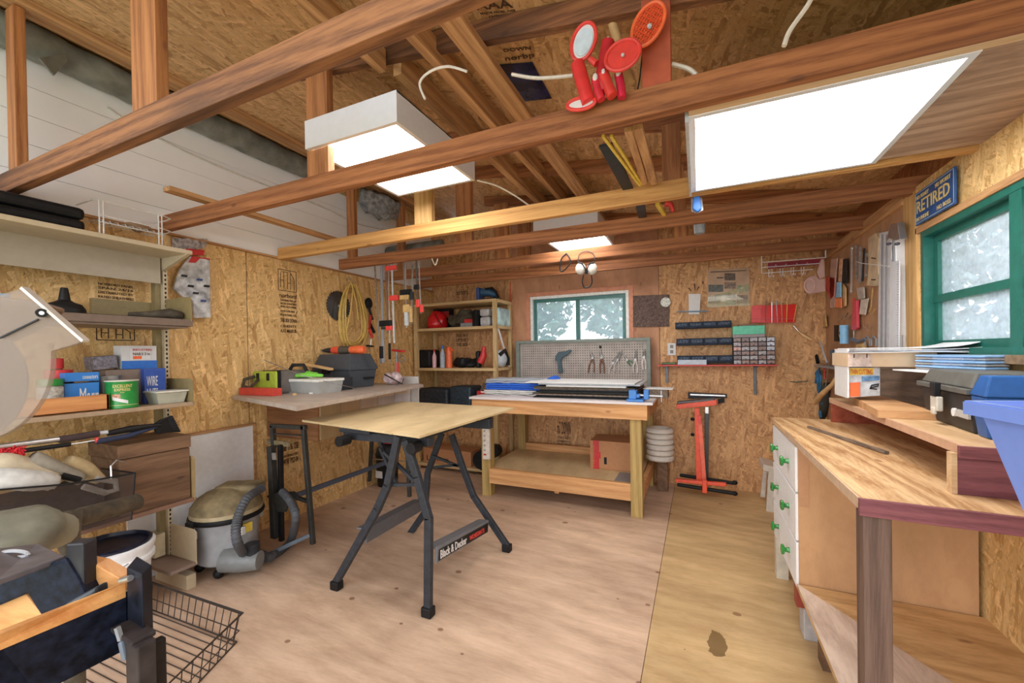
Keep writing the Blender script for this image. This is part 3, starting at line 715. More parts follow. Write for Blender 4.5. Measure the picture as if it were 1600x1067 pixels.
plier([(965, 562), (972, 548), (958, 580), (967, 580)], .004, 'pliers', 'slim grey pliers tilted beside the third pair on the pegboard', hm=GH)
plier([(980, 562), (973, 552), (986, 572), (990, 568)], .004, 'pliers', 'small spread pliers with green grips low on the pegboard', hm=plain('dull_green', (.10, .2, .12), .5))
plier([(993, 562), (994, 547), (990, 582), (996, 583)], .005, 'pliers', 'pale steel pliers, second from the right on the pegboard', hm=plain('pale_steel', (.66, .6, .55), .4))
plier([(1006, 558), (1007, 545), (1005, 577), (1009, 577)], .005, 'pliers', 'pale steel pliers, rightmost on the pegboard', hm=plain('pale_steel2', (.70, .62, .58), .4))
m = MB().ball(at(938, 542, Y=YP), .014); one('rubber_knob', m, BLACK, 'small round black knob on the pegboard above the brown pliers', 'knob', smooth=True)
for i in range(7):
    x = 866+i*8.4; a = at(x, 566, Y=YP+.006); m = MB(); m.tube([a, a+V(0, -.025, 0), a+V(0, -.03, .01)], .0015, 5)
# glue gun shaped tool
m = MB(); m.trace([(868, 556), (872, 550), (884, 549), (889, 546), (893, 547), (886, 555), (879, 558), (876, 563), (879, 582), (873, 583), (871, 565), (867, 562)], .03, Y=4.38)
one('air_gun', m, plain('slate_blue', (.04, .08, .10), .4), 'dark blue pistol-shaped tool hung left of centre on the pegboard', 'air gun', bev=.004)
# things on bench top : blue cloths and paper stack
BT = .946
def folded(x0, x1, y0, y1, z0, z1, mat, label, name='folded_cloth', group='folded cloths on the back workbench', seed=1, layers=3):
    m = MB(); h = (z1-z0)/layers; rs = random.Random(seed)
    for k in range(layers):
        dx = rs.uniform(-.02, .02); dy = rs.uniform(-.01, .01); q = MB()
        nu = 14; pts = []
        def f(u, v, top):
            x = x0+dx+(x1-x0)*u; y = y0+dy+(y1-y0)*v
            e = min(u, 1-u, .12)/.12; e2 = min(v, 1-v, .12)/.12
            rd = math.sqrt(max(0, 1-(1-e)**2))*math.sqrt(max(0, 1-(1-e2)**2))
            zc = z0+h*(k+.5)
            return V(x, y, zc+(1 if top else -1)*h*.5*(.78+.22*rd))+V(0, 0, .004*math.sin(u*19+k)*math.sin(v*11+seed))
        m.sheet(lambda u, v: f(u, v, 1), nu, 8); m.sheet(lambda u, v: f(u, v, 0), nu, 8)
        for vv in (0, 1): m.sheet(lambda u, w: f(u, vv, 1)*w+f(u, vv, 0)*(1-w), nu, 1)
        for uu in (0, 1): m.sheet(lambda v, w: f(uu, v, 1)*w+f(uu, v, 0)*(1-w), 8, 1)
    return one(name, m, mat, label, 'cloth', group, smooth=2)
folded(-1.95, -1.40, 3.62, 3.95, BT, BT+.045, CLOTHW, 'crumpled off-white cloth at the left end of the back workbench', seed=2)
folded(-1.93, -1.36, 3.66, 4.0, BT+.047, BT+.11, RBLUE, 'royal blue folded cloth sandwiched in the pile on the bench', seed=3)
folded(-1.93, -1.40, 3.68, 4.0, BT+.112, BT+.15, plain('greyblue_cloth', (.40, .44, .50), .9, bmp=.3), 'grey folded cloth lying on top of the royal blue cloth', seed=4, layers=2)
m = MB(); m.ball((-1.32, 3.95, BT+.14), .07, .06, .03, 14, 8); m.wob(.012, 40, 2); one('blue_bag', m, RBLUE, 'small crumpled bright blue bag beside the cloth pile', 'bag', smooth=2)
rs = random.Random(4)
zz = BT+.001
for k in range(11):
    th = .0105+rs.uniform(0, .004); x0 = -1.36+rs.uniform(-.02, .06); x1 = -.47+rs.uniform(-.05, .04); y0 = 3.50+rs.uniform(0, .05)
    if k == 8: x0, x1 = -1.25, -.55
    if k == 10: x0, x1 = -1.45, -.48
    mat = [BLACK, DKGREY, GREYWOOD, DUSTY][k % 4] if k < 8 else [PAPER, LGREY, PAPER][k-8]
    lab = 'flat %s sheet in the pile on the back workbench, %s' % ('dark' if k < 8 else 'pale', ['at the very bottom', 'second from the bottom', 'third from the bottom', 'fourth from the bottom', 'in the exact middle', 'just above the middle', 'fifth from the top', 'topmost dark one', 'lowest pale one', 'second from the top', 'topmost, thin and wide'][k])
    m = MB().box(x0, x1, y0, 4.05, zz, zz+th*.85); zz += th
    one('thin_board', m, mat, lab, 'panel', 'flat sheets piled on the back workbench')
# blue vice at right end
t = thing('bench_vise', 'small blue bench vise clamped at the right end of the workbench', 'vise', (-.45, 3.46, BT))
VB = plain('vise_blue', (.05, .22, .62), .35)
MB().box(-.53, -.40, 3.40, 3.52, BT, BT+.02).build('base', VB, t, bev=.004)
m = MB(); m.box(-.515, -.455, 3.42, 3.50, BT+.02, BT+.09).box(-.505, -.43, 3.43, 3.49, BT+.03, BT+.06); m.build('fixed_jaw', VB, t, bev=.006)
MB().box(-.40, -.36, 3.42, 3.50, BT+.02, BT+.095).build('moving_jaw', VB, t, bev=.006)
MB().cyl((-.46, 3.46, BT+.05), (-.26, 3.46, BT+.045), .01).build('screw', STEEL, t)
MB().cyl((-.27, 3.46, BT+.0), (-.27, 3.46, BT+.09), .005).build('handle', STEEL, t)
m = MB().box(-.44, -.20, 3.72, 3.92, BT+.075, BT+.08); m.mi(1).box(-.43, -.24, 3.73, 3.9, BT+.0, BT+.075); one('small_parts_box', m, [PAPER, GREYWOOD], 'small open box of oddments behind the blue vise', 'box')
# cardboard box under bench
t = thing('cardboard_box', 'brown cardboard box with red tape stripe on the bench lower shelf', 'box', (-.75, 3.9, .255))
bx0, bx1 = -.94, -.50; by0, by1 = 3.85, 4.18; bz0, bz1 = .256, .52
MB().box(bx0, bx1, by0, by1, bz0, bz1).build('carton', CARD, t, bev=.003)
m = MB().box(bx0+.03, bx0+.085, by0-.002, by0, bz0, bz1).box(bx0+.055, bx0+.10, by0-.003, by0, bz0+.10, bz0+.16); m.build('red_tape', RED, t)
m = MB().box(bx0+.13, bx0+.155, by0-.002, by0, bz0+.05, bz0+.115); m.build('hand_hole', BLACK, t)
lettering('FRAGILE', (bx0+.04, by0-.0035, bz0+.02), (0, 0, 1), (-1, 0, 0), .2, .03, CARD, t)
m = MB().box(-.66, -.50, 3.52, 3.80, .256, .262); one('grey_sheet', m, GREY, 'thin grey sheet lying in front of the cardboard box', 'sheet')
# coiled white hose right of bench
t = thing('hose_coil', 'stack of ribbed off-white hose coils standing right of the bench leg', 'hose', (-.39, 4.2, .28))
for k in range(6):
    z = .33+k*.052; m = MB(); m.tube([(-.345+.105*math.cos(a), 4.2+.10*math.sin(a), z) for a in [2*PI*i/20 for i in range(20)]], .026, 8, closed=True); m.build('coil', CLOTHC if k == 9 else plain('ivory_plastic%d' % k, (.66, .62, .56), .45, var=.05), t, smooth=True)
MB().box(-.37, -.28, 4.2, 4.30, 0, .305).build('block_support', OLDWOOD, t)
# white electrical bar on bench left leg
t = thing('power_strip', 'long white multi-outlet power bar fixed upright on the left bench leg', 'power strip', at(770, 720, Y=3.44))
a = at(752, 628, Y=3.42); b = at(764, 719, Y=3.42)
MB().box(a.x, b.x, 3.43, 3.465, b.z, .80).build('body', plain('ivory_white', (.70, .64, .58), .4), t, bev=.004)
for k in range(8):
    z = .76-k*.045; MB().box(a.x+.014, a.x+.032, 3.426, 3.431, z-.008, z+.008).build('socket', plain('socket_grey%d' % k, (.35, .33, .32), .5), t)
MB().box(a.x+.012, a.x+.038, 3.425, 3.431, b.z+.04, b.z+.055).build('switch', RED, t)

# ------------------------------------------------------------ pine shelf unit, back left
t = thing('shelf_unit', 'tan pine shelf unit with open sides in the back left corner', 'shelf unit', (-2.5, 4.2, 0))
sx0, sx1, sy0, sy1 = -3.09, -1.997, 4.03, 4.47
for x in (sx0, sx1-.04):
    w = .045
    for k, y in enumerate((sy0, sy1-.045)):
        MB().box(x, x+(w if x == sx0 else .04), y, y+.045, 0, 1.93).build('post', TAN_Z, t, bev=.002)
for z, mt in ((1.945, 0), (1.655, 0), (1.19, 0), (.74, 0), (.07, 0)):
    m = MB().box(sx0+.005, sx1, sy0-.002, sy1, z-.032, z); m.build('shelf', TAN_X, t, bev=.002)
MB().box(sx1-.002, sx1+.016, sy0+.045, sy1-.045, 1.91, 1.945).build('side_rail', TAN_X, t)
MB().box(sx1-.002, sx1+.016, sy0+.045, sy1-.045, 1.625, 1.655).build('side_rail', TAN_X, t)
MB().bar(at(778, 512, Y=4.1), at(797, 577, Y=4.45), .012, .025).build('diagonal_brace', WHITE, t)
SY = 4.12
def z_of(y, x=700, Y=4.03): return at(x, y, Y=Y).z
# on top: dark blue planer
t = thing('circular_saw', 'dark blue power tool standing on top of the pine shelf unit', 'power tool', at(762, 462, Y=4.2))
z = 1.946; c = at(762, 455, Y=4.2)
m = MB().box(c.x-.10, c.x-.06, 4.10, 4.25, z, z+.15); m.build('base_plate', DBLUE, t, bev=.01)
m = MB().tube([(c.x-.06, 4.18, z+.10), (c.x+.04, 4.18, z+.09), (c.x+.12, 4.18, z+.05)], [.05, .045, .03], 12); m.build('motor', plain('tool_blue', (.03, .09, .17), .4), t, smooth=True)
m = MB().tube([(c.x+.0, 4.15, z+.13), (c.x+.08, 4.15, z+.135), (c.x+.13, 4.15, z+.09), (c.x+.16, 4.15, z+.02)], .014, 8).box(c.x+.02, c.x+.17, 4.1, 4.2, z, z+.018); m.build('grip', BLACK, t, smooth=True)
# shelf 1.655 items
m = MB(); m.lathe(at(684, 521, Y=4.2)*1+V(0, 0, 0), [(.02, 0), (.115, .0), (.125, .06), (.11, .14), (.06, .20), (.02, .215)], 24); b0 = 1.656
for p in m.v: p.z = b0+max(0, p.z-min(q.z for q in m.v)) if False else p.z
mn = min(p.z for p in m.v)
for p in m.v: p.z += b0-mn
t = thing('motorcycle_helmet', 'glossy red rounded bag or helmet at the left of the upper shelf', 'helmet', (at(684, 521, Y=4.2).x, 4.2, b0))
m.wob(.008, 30, 4).build('shell', plain('glitter_red', (.62, .015, .02), .25, var=.5, scale=120), t, smooth=2)
c = at(684, 521, Y=4.2)
MB().tube([(c.x+.05, 4.07, b0+.18), (c.x+.12, 4.05, b0+.08), (c.x+.17, 4.05, b0+.02)], .005, 6).build('cord', BLACK, t)
m = MB(); c = at(688, 500, Y=4.36); m.box(c.x-.08, c.x+.16, 4.32, 4.42, b0, b0+.25); m.mi(1).box(c.x-.02, c.x+.15, 4.315, 4.32, b0+.14, b0+.22)
one('tool_case', m, [BLACK, RED], 'black and red tool case behind the red helmet', 'case', bev=.02)
m = MB(); c = at(706, 521, Y=4.18); m.ball((c.x+.06, 4.2, b0+.08), .12, .09, .08, 16, 10); m.ball((c.x+.16, 4.2, b0+.11), .11, .08, .10, 16, 10); m.wob(.03, 30, 7)
one('tool_bag', m, DUSTY, 'black lumpy tool bag in the middle of the upper shelf', 'bag', smooth=2)
m = MB(); a = at(722, 514, Y=4.12); m.box(a.x, a.x+.16, 4.08, 4.2, b0, b0+.045); m.mi(1).box(a.x+.04, a.x+.16, 4.1, 4.2, b0+.045, b0+.09)
one('small_case', m, [GREY, RED], 'small grey case with a red one on top, upper shelf', 'case', bev=.005)
m = MB(); a = at(742, 512, Y=4.12); m.box(a.x, a.x+.06, 4.07, 4.2, b0, b0+.19); m.wob(.01, 40, 2); one('black_canister', m, BLACK, 'tall black battery pack near the right of the upper shelf', 'battery', bev=.01)
m = MB(); a = at(752, 512, Y=4.16); 
m.box(a.x, a.x+.13, 4.12, 4.22, b0, b0+.11).box(a.x-.01, a.x+.12, 4.13, 4.24, b0+.115, b0+.2); one('wrapped_rolls', m, plain('grey_white_wrap', (.55, .55, .56), .4, var=.2), 'two pale wrapped packs, one on the other, upper shelf', 'pack', bev=.025)
m = MB(); m.box(-2.085, -2.0, 4.10, 4.44, b0, b0+.205); one('tissue_pack', m, plain('blue_white_pack', (.45, .68, .88), .3, var=.5, scale=9), 'plastic pack printed white and light blue at the shelf right end', 'pack', bev=.02)
# shelf 1.19
b0 = 1.191
m = MB(); a = at(652, 577, Y=4.12); c = at(676, 577, Y=4.12); m.box(a.x, c.x, 4.08, 4.3, b0, b0+.215); one('black_bag', m, BLACK, 'boxy black padded bag at the left of the middle shelf', 'bag', bev=.03)
def bottle(x, w, h, mat, cap, label, Y=4.12, b0=b0):
    c = at(x, 577, Y=Y); t = thing('bottle', label, 'bottle', (c.x, Y, b0), 'bottles on the pine shelf')
    MB().lathe((c.x, Y, b0), [(w, 0), (w, h*.62), (w*.55, h*.75), (w*.35, h*.8), (w*.35, h*.86)], 18).build('bottle_body', mat, t, smooth=True)
    MB().lathe((c.x, Y, b0+h*.86), [(w*.45, 0), (w*.45, h*.14)], 14).build('cap', cap, t, smooth=True)
bottle(679, .025, .22, plain('pink_white', (.75, .45, .5), .3), RED, 'slim pink and white aerosol beside the black bag')
bottle(692, .032, .26, plain('silver_blue', (.45, .55, .65), .25), BLUE, 'silver blue spray bottle on the middle shelf')
t = thing('funnel_bottle', 'bright orange bottle with a side spout on the middle shelf', 'bottle', (at(703, 577, Y=4.1).x, 4.1, b0)); c = at(702, 577, Y=4.1)
MB().lathe((c.x, 4.1, b0), [(.036, 0), (.036, .2), (.03, .235), (.012, .25)], 20).build('body', ORANGE, t, smooth=True)
MB().tube([(c.x, 4.1, b0+.22), (c.x+.07, 4.08, b0+.20)], [.03, .012], 10).build('spout', ORANGE, t, smooth=True)
m = MB(); c = at(722, 570, Y=4.15); m.ball((c.x, 4.15, b0+.06), .10, .08, .06, 16, 10).ball((c.x+.09, 4.2, b0+.05), .08, .08, .05, 16, 10); m.wob(.02, 45, 3); one('cable_bundle', m, BLACK, 'coiled black cable bundle on the middle shelf', 'cable', smooth=2)
t = thing('heat_gun', 'black and red handheld tool right of the cable bundle', 'power tool', (at(750, 577, Y=4.1).x, 4.1, b0)); c = at(752, 577, Y=4.1)
MB().box(c.x-.06, c.x-.01, 4.07, 4.15, b0, b0+.19).build('body', BLACK, t, bev=.02)
MB().tube([(c.x-.01, 4.1, b0+.06), (c.x+.03, 4.1, b0+.13), (c.x+.04, 4.1, b0+.24)], [.045, .04, .02], 12).build('grip', RED, t, smooth=True)
t = thing('iron_tool', 'white and black handheld machine at the shelf right end', 'appliance', (-2.04, 4.2, b0)); 
MB().ball((-2.03, 4.22, b0+.10), .055, .13, .10, 18, 10).build('shell', plain('appliance_white', (.6, .65, .7), .25), t, smooth=True)
MB().tube([(-2.0, 4.12, b0+.14), (-1.985, 4.22, b0+.19), (-1.985, 4.30, b0+.10), (-1.985, 4.30, b0+.02)], .022, 10).build('handle', BLACK, t, smooth=True)
# shelf .74 : dark cases
b0 = .741
m = MB(); m.box(-3.03, -2.62, 4.02, 4.3, b0, b0+.21); t = m.build('tool_case', plain('navy_case', (.02, .03, .045), .5, var=.5, scale=30), bev=.03); tag(t, 'large dusty dark tool case, left of two on the low shelf', 'case', 'dark tool cases on the low shelf')
m = MB(); m.box(-2.60, -2.32, 4.02, 4.3, b0, b0+.24); t = m.build('tool_case', plain('navy_case2', (.02, .035, .05), .5, var=.5, scale=30), bev=.02); tag(t, 'upright dark tool case, right of two on the low shelf', 'case', 'dark tool cases on the low shelf')
m = MB(); m.box(-2.31, -2.05, 4.08, 4.3, b0, b0+.09); m.mi(1).box(-2.28, -2.08, 4.09, 4.28, b0+.09, b0+.19); m.mi(0).tube([(-2.24, 4.12, b0+.19), (-2.20, 4.12, b0+.27), (-2.12, 4.12, b0+.27), (-2.07, 4.12, b0+.19)], .012, 8)
one('charger_box', m, [plain('grey_case', (.12, .11, .10), .5), RED], 'red and black tool with loop handle on the low shelf', 'power tool', bev=.01)
m = MB(); m.cyl((-2.15, 3.92, .2), (-2.15, 4.0, .2), .10, 24).cyl((-2.02, 3.95, .30), (-2.02, 4.05, .30), .07, 20); m.mi(1).box(-2.18, -2.04, 3.96, 4.05, .08, .32).tube([(-2.1, 3.98, .3), (-2.12, 3.95, .55)], .02, 8); m.mi(2).box(-2.13, -2.05, 3.94, 4.0, .42, .62)
one('bench_grinder', m, [BLACK, DKGREY, BLUE], 'blue and black machine with round discs on the shelf floor', 'machine', smooth=False, bev=.004)
m = MB().box(-3.0, -2.35, 4.06, 4.3, .071, .24); o = one('flat_carton', m, CARD, 'flat cardboard carton with printed letters low in the pine shelf', 'box')
lettering('Lumen', (-2.95, 4.058, .10), (1, 0, 0), (0, 0, 1), .3, .06, INK, o)
# orange cord down wall
m = MB().tube([(at(797, y, Y=4.485).x+.004*math.sin(y*.1), 4.488, at(797, y, Y=4.485).z) for y in range(440, 600, 12)], .005, 6); one('orange_cable', m, ORED, 'thin orange cord running down the wall right of the pine shelf', 'cord')
# ------------------------------------------------------------ portable folding workbench with board
t = thing('folding_workbench', 'black steel folding work stand with splayed legs under a plywood board', 'work stand', (-1.6, 2.15, 0))
YN = 1.75
def fpth(pts, Y): return [at(x, y, Y=Y) for x, y in pts]
def leg(pts, Y0, Y1=None, w=.042):
    P = []
    n = len(pts)
    for i, (x, y) in enumerate(pts): P.append(at(x, y, Y=Y0 if Y1 is None else Y0+(Y1-Y0)*i/(n-1)))
    m = MB()
    for a, b in zip(P, P[1:]):
        d = (b-a).normalized(); m.bar(a-d*.006, b+d*.006, w, .030, up=(0, 1, 0))
    return m, P
LEG = STEELBLK
for pts, Y in (([(622, 683), (606, 758), (590, 795), (526, 908)], 1.76), ([(634, 690), (652, 745), (670, 810), (669, 955)], 1.76),
               ([(690, 678), (668, 740), (664, 800)], 2.55), ([(706, 680), (724, 733), (740, 775), (792, 852)], 2.55)):
    m, P = leg(pts, Y); o = m.build('leg', LEG, t, bev=.004)
    if len(pts) == 4:
        e = P[-1]; f = MB().box(e.x-.03, e.x+.03, e.y-.025, e.y+.025, 0, max(.05, e.z)); f.build('foot', BLACK, o, bev=.006)
m, P = leg([(664, 800), (640, 835), (612, 862)], 2.55); m.build('leg', LEG, t)
# inner scissor struts
for a, b, Y, w in (((590, 680), (606, 720), 2.0, .02), ((600, 706), (652, 755), 1.80, .016), ((606, 757), (650, 757), 1.78, .016), ((594, 700), (622, 760), 1.95, .016), ((676, 712), (716, 728), 2.53, .016), ((678, 730), (716, 726), 2.53, .016)):
    m = MB(); m.bar(at(*a, Y=Y), at(*b, Y=Y), w, .018, up=(0, 1, 0)); m.build('brace', LEG, t)
# long step beams (front to back)
def stepbeam(a, b, Ya, Yb, hh=.075, depth=.07, name='step'):
    A = at(*a, Y=Ya); B = at(*b, Y=Yb); m = MB()
    m.bar(A, B, .012, hh); m.bar(A+V(-.03, 0, hh/2), B+V(-.03, 0, hh/2), depth, .010)
    return m.build(name, GREY if name == 'step' else LEG, t, bev=.003), A, B
o1, A, B = stepbeam((681, 868), (762, 822), 1.79, 2.5)
o1.data.materials[0] = plain('step_grey', (.16, .17, .19), .45, var=.1)
o2, A2, B2 = stepbeam((572, 838), (658, 790), 1.78, 2.5)
o2.data.materials[0] = plain('step_dark', (.10, .11, .13), .45, var=.1)
d = (B-A).normalized(); zz = V(0, 0, 1)
lb = MB(); lb.bar(A+V(.008, 0, -.002)+d*.02, B+V(.008, 0, -.002)-d*.02, .003, .055); sl = lb.build('label_strip', BLACK, o1)
lettering('Black & Decker', A+d*.03+V(.011, 0, -.024), d, zz, .33, .045, PAPER, o1, bold=.02)
lettering('WORKMATE', A+d*.40+V(.011, 0, -.02), d, zz, .24, .03, REDP, o1, bold=.02)
# top jaw housings
a = at(642, 690, Y=1.78)
ZT = .925
MB().box(-1.93, -1.32, 1.83, 1.89, ZT-.07, ZT-.02).build('end_bracket', LEG, t, bev=.004)
MB().box(-1.90, -1.30, 2.50, 2.56, ZT-.09, ZT-.02).build('end_bracket', LEG, t, bev=.004)
MB().box(-1.93, -1.70, 1.80, 2.6, ZT-.022, ZT-.001).build('jaw', DKGREY, t, bev=.003)
MB().box(-1.55, -1.32, 1.80, 2.6, ZT-.022, ZT-.001).build('jaw', DKGREY, t, bev=.003)
for x in (-1.86, -1.36): MB().cyl((x, 1.80, ZT-.06), (x, 1.73, ZT-.06), .03, 16).build('clamp_knob', BLACK, t)
m = MB(); P = [at(x, y, Z=ZT+.014) for x, y in ((472, 656), (655, 681), (804, 637), (628, 627))]
m.prism(P, (0, 0, -.013)); one('plywood_board', m, PLYTOP, 'square pale plywood board lying on the folding work stand', 'board')

# ------------------------------------------------------------ drawer cabinets and counter on the left wall
t = thing('wall_cabinet', 'long low cabinet with brown side and a row of pale fronts on the left wall', 'cabinet', (-2.8, 2.7, .72))
cx = -2.54; cy0, cy1 = 2.19, 3.26; cz0, cz1 = .725, 1.047
MB().box(XL+.005, cx-.018, cy0, cy1, cz0, cz1).build('carcass', CARCASS, t, bev=.001)
FR = [wood('front_tan%d' % i, c, tuple(q*1.15 for q in c), 'z', 10, .1, .4, knots=False) for i, c in enumerate(((.42, .30, .16), (.42, .29, .17), (.42, .32, .24), (.42, .36, .33), (.48, .46, .50)))]
ys = [2.20, 2.39, 2.595, 2.80, 3.02, 3.25]
for i in range(5):
    o = MB().box(cx-.018, cx, ys[i]+.003, ys[i+1]-.003, cz0+.005, cz1-.012).build('cabinet_front', FR[i], t, bev=.002)
    MB().box(cx-.002, cx+.002, ys[i]+.006, ys[i+1]-.006, cz1-.062, cz1-.040).build('finger_groove', plain('pale_groove%d' % i, (.66, .52, .36), .5), o)
CT = 1.075
m = MB(); P = [(-3.10, 1.915, CT-.001), (-3.07, 1.908, CT-.001), (-2.03, 1.60, CT-.001), (-2.33, 3.17, CT-.001), (-2.42, 3.22, CT-.001), (-3.10, 3.22, CT-.001)]
m.prism(P, (0, 0, -.026)); one('counter_top', m, plain('counter_grey', (.42, .35, .30), .45, var=.15, scale=12), 'long grey-brown counter top along the left wall', 'counter top')
# items on the counter
m = MB().box(-3.08, -2.72, 1.955, 2.03, CT, CT+.052); one('red_block', m, plain('brick_red', (.60, .06, .04), .5), 'flat brick-red box on the near corner of the left counter', 'box', bev=.002)
t = thing('tool_bag', 'lime green and grey soft tool bag with black handle on the counter', 'bag', (-2.95, 2.2, CT))
a = V(-3.085, 0, 0); b = V(-2.82, 0, 0)
GB = plain('bag_grey', (.15, .13, .12), .8, bmp=.3)
MB().box(a.x, b.x, 2.060, 2.085, CT, CT+.17).build('front_panel', LIME, t, bev=.012)
m = MB(); m.box(a.x+.0, b.x, 2.085, 2.360, CT, CT+.17); m.build('body', GB, t, bev=.02)
m = MB(); m.box(b.x-.17, b.x+.012, 2.075, 2.090, CT+.162, CT+.175); m.box(b.x-.004, b.x+.012, 2.070, 2.090, CT, CT+.17); m.build('piping', BLACK, t)
for q in (.25, .68): MB().box(a.x+(b.x-a.x)*q-.012, a.x+(b.x-a.x)*q+.012, 2.050, 2.060, CT+.10, CT+.155).build('strap_tab', BLACK, t, bev=.003)
MB().tube([(a.x+.04, 2.050, CT+.13), (a.x-.02, 2.010, CT+.11), (a.x-.02, 2.000, CT+.06), (a.x+.05, 2.010, CT+.05), (a.x+.11, 2.030, CT+.11)], .012, 8).build('handle', DUSTY, t, smooth=True)
MB().tube([(b.x-.05, 2.210, CT+.17), (b.x-.03, 2.220, CT+.21), (b.x+.04, 2.260, CT+.21), (b.x+.05, 2.280, CT+.16)], .014, 8).build('top_handle', BLACK, t, smooth=True)
# clear tub with lime scissors
def tub(name, label, x0, x1, y0, y1, z0, h, mat, lid, rz=0, cat='tub', group=None, lidh=.02):
    t = thing(name, label, cat, ((x0+x1)/2, (y0+y1)/2, z0), group)
    m = MB(); i = .012
    m.prism([(x0+i, y0+i, z0), (x1-i, y0+i, z0), (x1-i, y1-i, z0), (x0+i, y1-i, z0)], (0, 0, .003))
    for (p, q) in (((x0, y0), (x1, y0)), ((x1, y0), (x1, y1)), ((x1, y1), (x0, y1)), ((x0, y1), (x0, y0))):
        def ins(v): return (v[0]+(i if v[0] == x0 else -i), v[1]+(i if v[1] == y0 else -i))
        a, b = ins(p), ins(q)
        m.add([(a[0], a[1], z0), (b[0], b[1], z0), (q[0], q[1], z0+h), (p[0], p[1], z0+h)], [(0, 1, 2, 3)])
    m.build('tub_body', mat, t, solid=.002)
    if lid: MB().box(x0-.008, x1+.008, y0-.008, y1+.008, z0+h, z0+h+lidh).build('lid', lid, t, bev=.005)
    return t
a = at(440, 613, Y=2.28)
tt = tub('plastic_tub', 'clear plastic tub with white lid on the left counter', -2.93, -2.52, 2.17, 2.40, CT, .085, FOG, plain('lid_white', (.75, .75, .70), .4))
MB().box(-2.90, -2.56, 2.20, 2.37, CT+.004, CT+.04).build('contents', CLOTHG, tt)
m = MB(); zz = CT+.118
m.tube([(-2.86, 2.24, zz), (-2.79, 2.22, zz+.014), (-2.70, 2.25, zz+.016), (-2.60, 2.28, zz+.01)], [.012, .016, .018, .01], 8).tube([(-2.82, 2.30, zz+.01), (-2.74, 2.26, zz+.03), (-2.66, 2.28, zz+.02)], [.012, .016, .012], 8); m.mi(1).ball((-2.72, 2.29, zz+.035), .035, .02, .012)
one('lime_clamp', m, [LIMEB, BLACK], 'bright lime plastic hand tool lying on the white tub lid', 'hand tool', smooth=True)
m = MB(); m.bar(at(462, 566, Y=2.50), at(518, 577, Y=2.48), .045, .02); m.mi(1).box(-2.70, -2.60, 2.44, 2.58, CT+.0, CT+.10)
one('hand_saw', m, [HANDLE, DKGREY], 'pale wooden saw laid behind the clear tub', 'saw', bev=.006)
m = MB(); m.tube([at(412, 562, Y=2.0), at(470, 586, Y=2.08), at(530, 601, Y=2.30), at(556, 606.5, Z=CT+.004)], .003, 6); one('long_wire', m, DSTEEL, 'long thin grey rod lying across the tub and toolbox', 'rod')
rs = random.Random(9)
for k in range(7):
    x, y = [(446, 611), (452, 614), (462, 609), (470, 606), (478, 612), (490, 609), (505, 606)][k]; p = at(x, y+2, Z=CT)
    p = at(x+8, y+3, Z=CT); m = MB().box(-.012, .012, -.018, .018, 0, .008+rs.random()*.01)
    for v in m.v:
        c, s = math.cos(k), math.sin(k); v.x, v.y = p.x+v.x*c-v.y*s, p.y+v.x*s+v.y*c; v.z += CT
    one('small_part', m, [STEEL, BRASS, DKGREY, LIMEB, PAPER, BRASS, DSTEEL][k], ['shiny steel bit nearest the red box', 'brass bit in the loose scatter before the tub', 'dark bit in the loose scatter before the tub', 'lime bit in the loose scatter before the tub', 'white bit in the loose scatter before the tub', 'brown bit under the clear tub edge', 'dull steel bit farthest right before the tub'][k], 'small part', 'loose bits on the left counter')
# big grey toolbox with drill on top
t = thing('toolbox', 'large dark blue-grey hip-roof toolbox on the left counter', 'toolbox', (-2.75, 3.0, CT))
x0, x1, y0, y1 = -3.09, -2.665, 2.61, 2.93; z0 = CT; z1 = 1.225; z2 = 1.365
TBG = plain('toolbox_slate', (.055, .065, .08), .5, var=.1); TBD = plain('toolbox_dark', (.045, .04, .03), .5)
m = MB(); i = .02; m.add([(x0+i, y0+i, z0), (x1-i, y0+i, z0), (x1-i, y1-i, z0), (x0+i, y1-i, z0), (x0, y0, z1), (x1, y0, z1), (x1, y1, z1), (x0, y1, z1)], [(0, 3, 2, 1), (0, 1, 5, 4), (1, 2, 6, 5), (2, 3, 7, 6), (3, 0, 4, 7), (4, 5, 6, 7)]); m.build('box_body', TBG, t, bev=.006)
m = MB(); i = .035; e = .008; m.add([(x0-e, y0-e, z1), (x1+e, y0-e, z1), (x1+e, y1+e, z1), (x0-e, y1+e, z1), (x0-e, y0-e, z1+.02), (x1+e, y0-e, z1+.02), (x1+e, y1+e, z1+.02), (x0-e, y1+e, z1+.02), (x0+i, y0+i*1.2, z2), (x1-i, y0+i*1.2, z2), (x1-i, y1-i, z2), (x0+i, y1-i, z2)], [(0, 3, 2, 1), (0, 1, 5, 4), (1, 2, 6, 5), (2, 3, 7, 6), (3, 0, 4, 7), (4, 5, 9, 8), (5, 6, 10, 9), (6, 7, 11, 10), (7, 4, 8, 11), (8, 9, 10, 11)]); m.build('lid', TBG, t, bev=.006)
MB().box(x0+.12, x0+.2, y0-.018, y0-.002, z1-.03, z1+.03).build('latch', BLACK, t, bev=.003)
MB().box(x1-.002, x1+.006, y0+.16, y0+.28, z0+.07, z0+.085).build('moulded_slot', BLACK, t)
t = thing('power_drill', 'orange and grey reciprocating drill lying on the slate toolbox', 'drill', (-2.78, 2.75, z2)); zz = z2+.032
a = at(503, 548, Y=2.72); b = at(572, 546, Y=2.80); D = (b-a); P = lambda s: V(a.x+D.x*s, a.y+D.y*s, zz+.004)
MB().tube([P(.0), P(.06), P(.14), P(.24)], [.006, .014, .022, .026], 12).build('chuck', DKGREY, t, smooth=True)
MB().tube([P(.24), P(.30), P(.42)], [.027, .034, .034], 14).build('gear_housing', ORED, t, smooth=True)
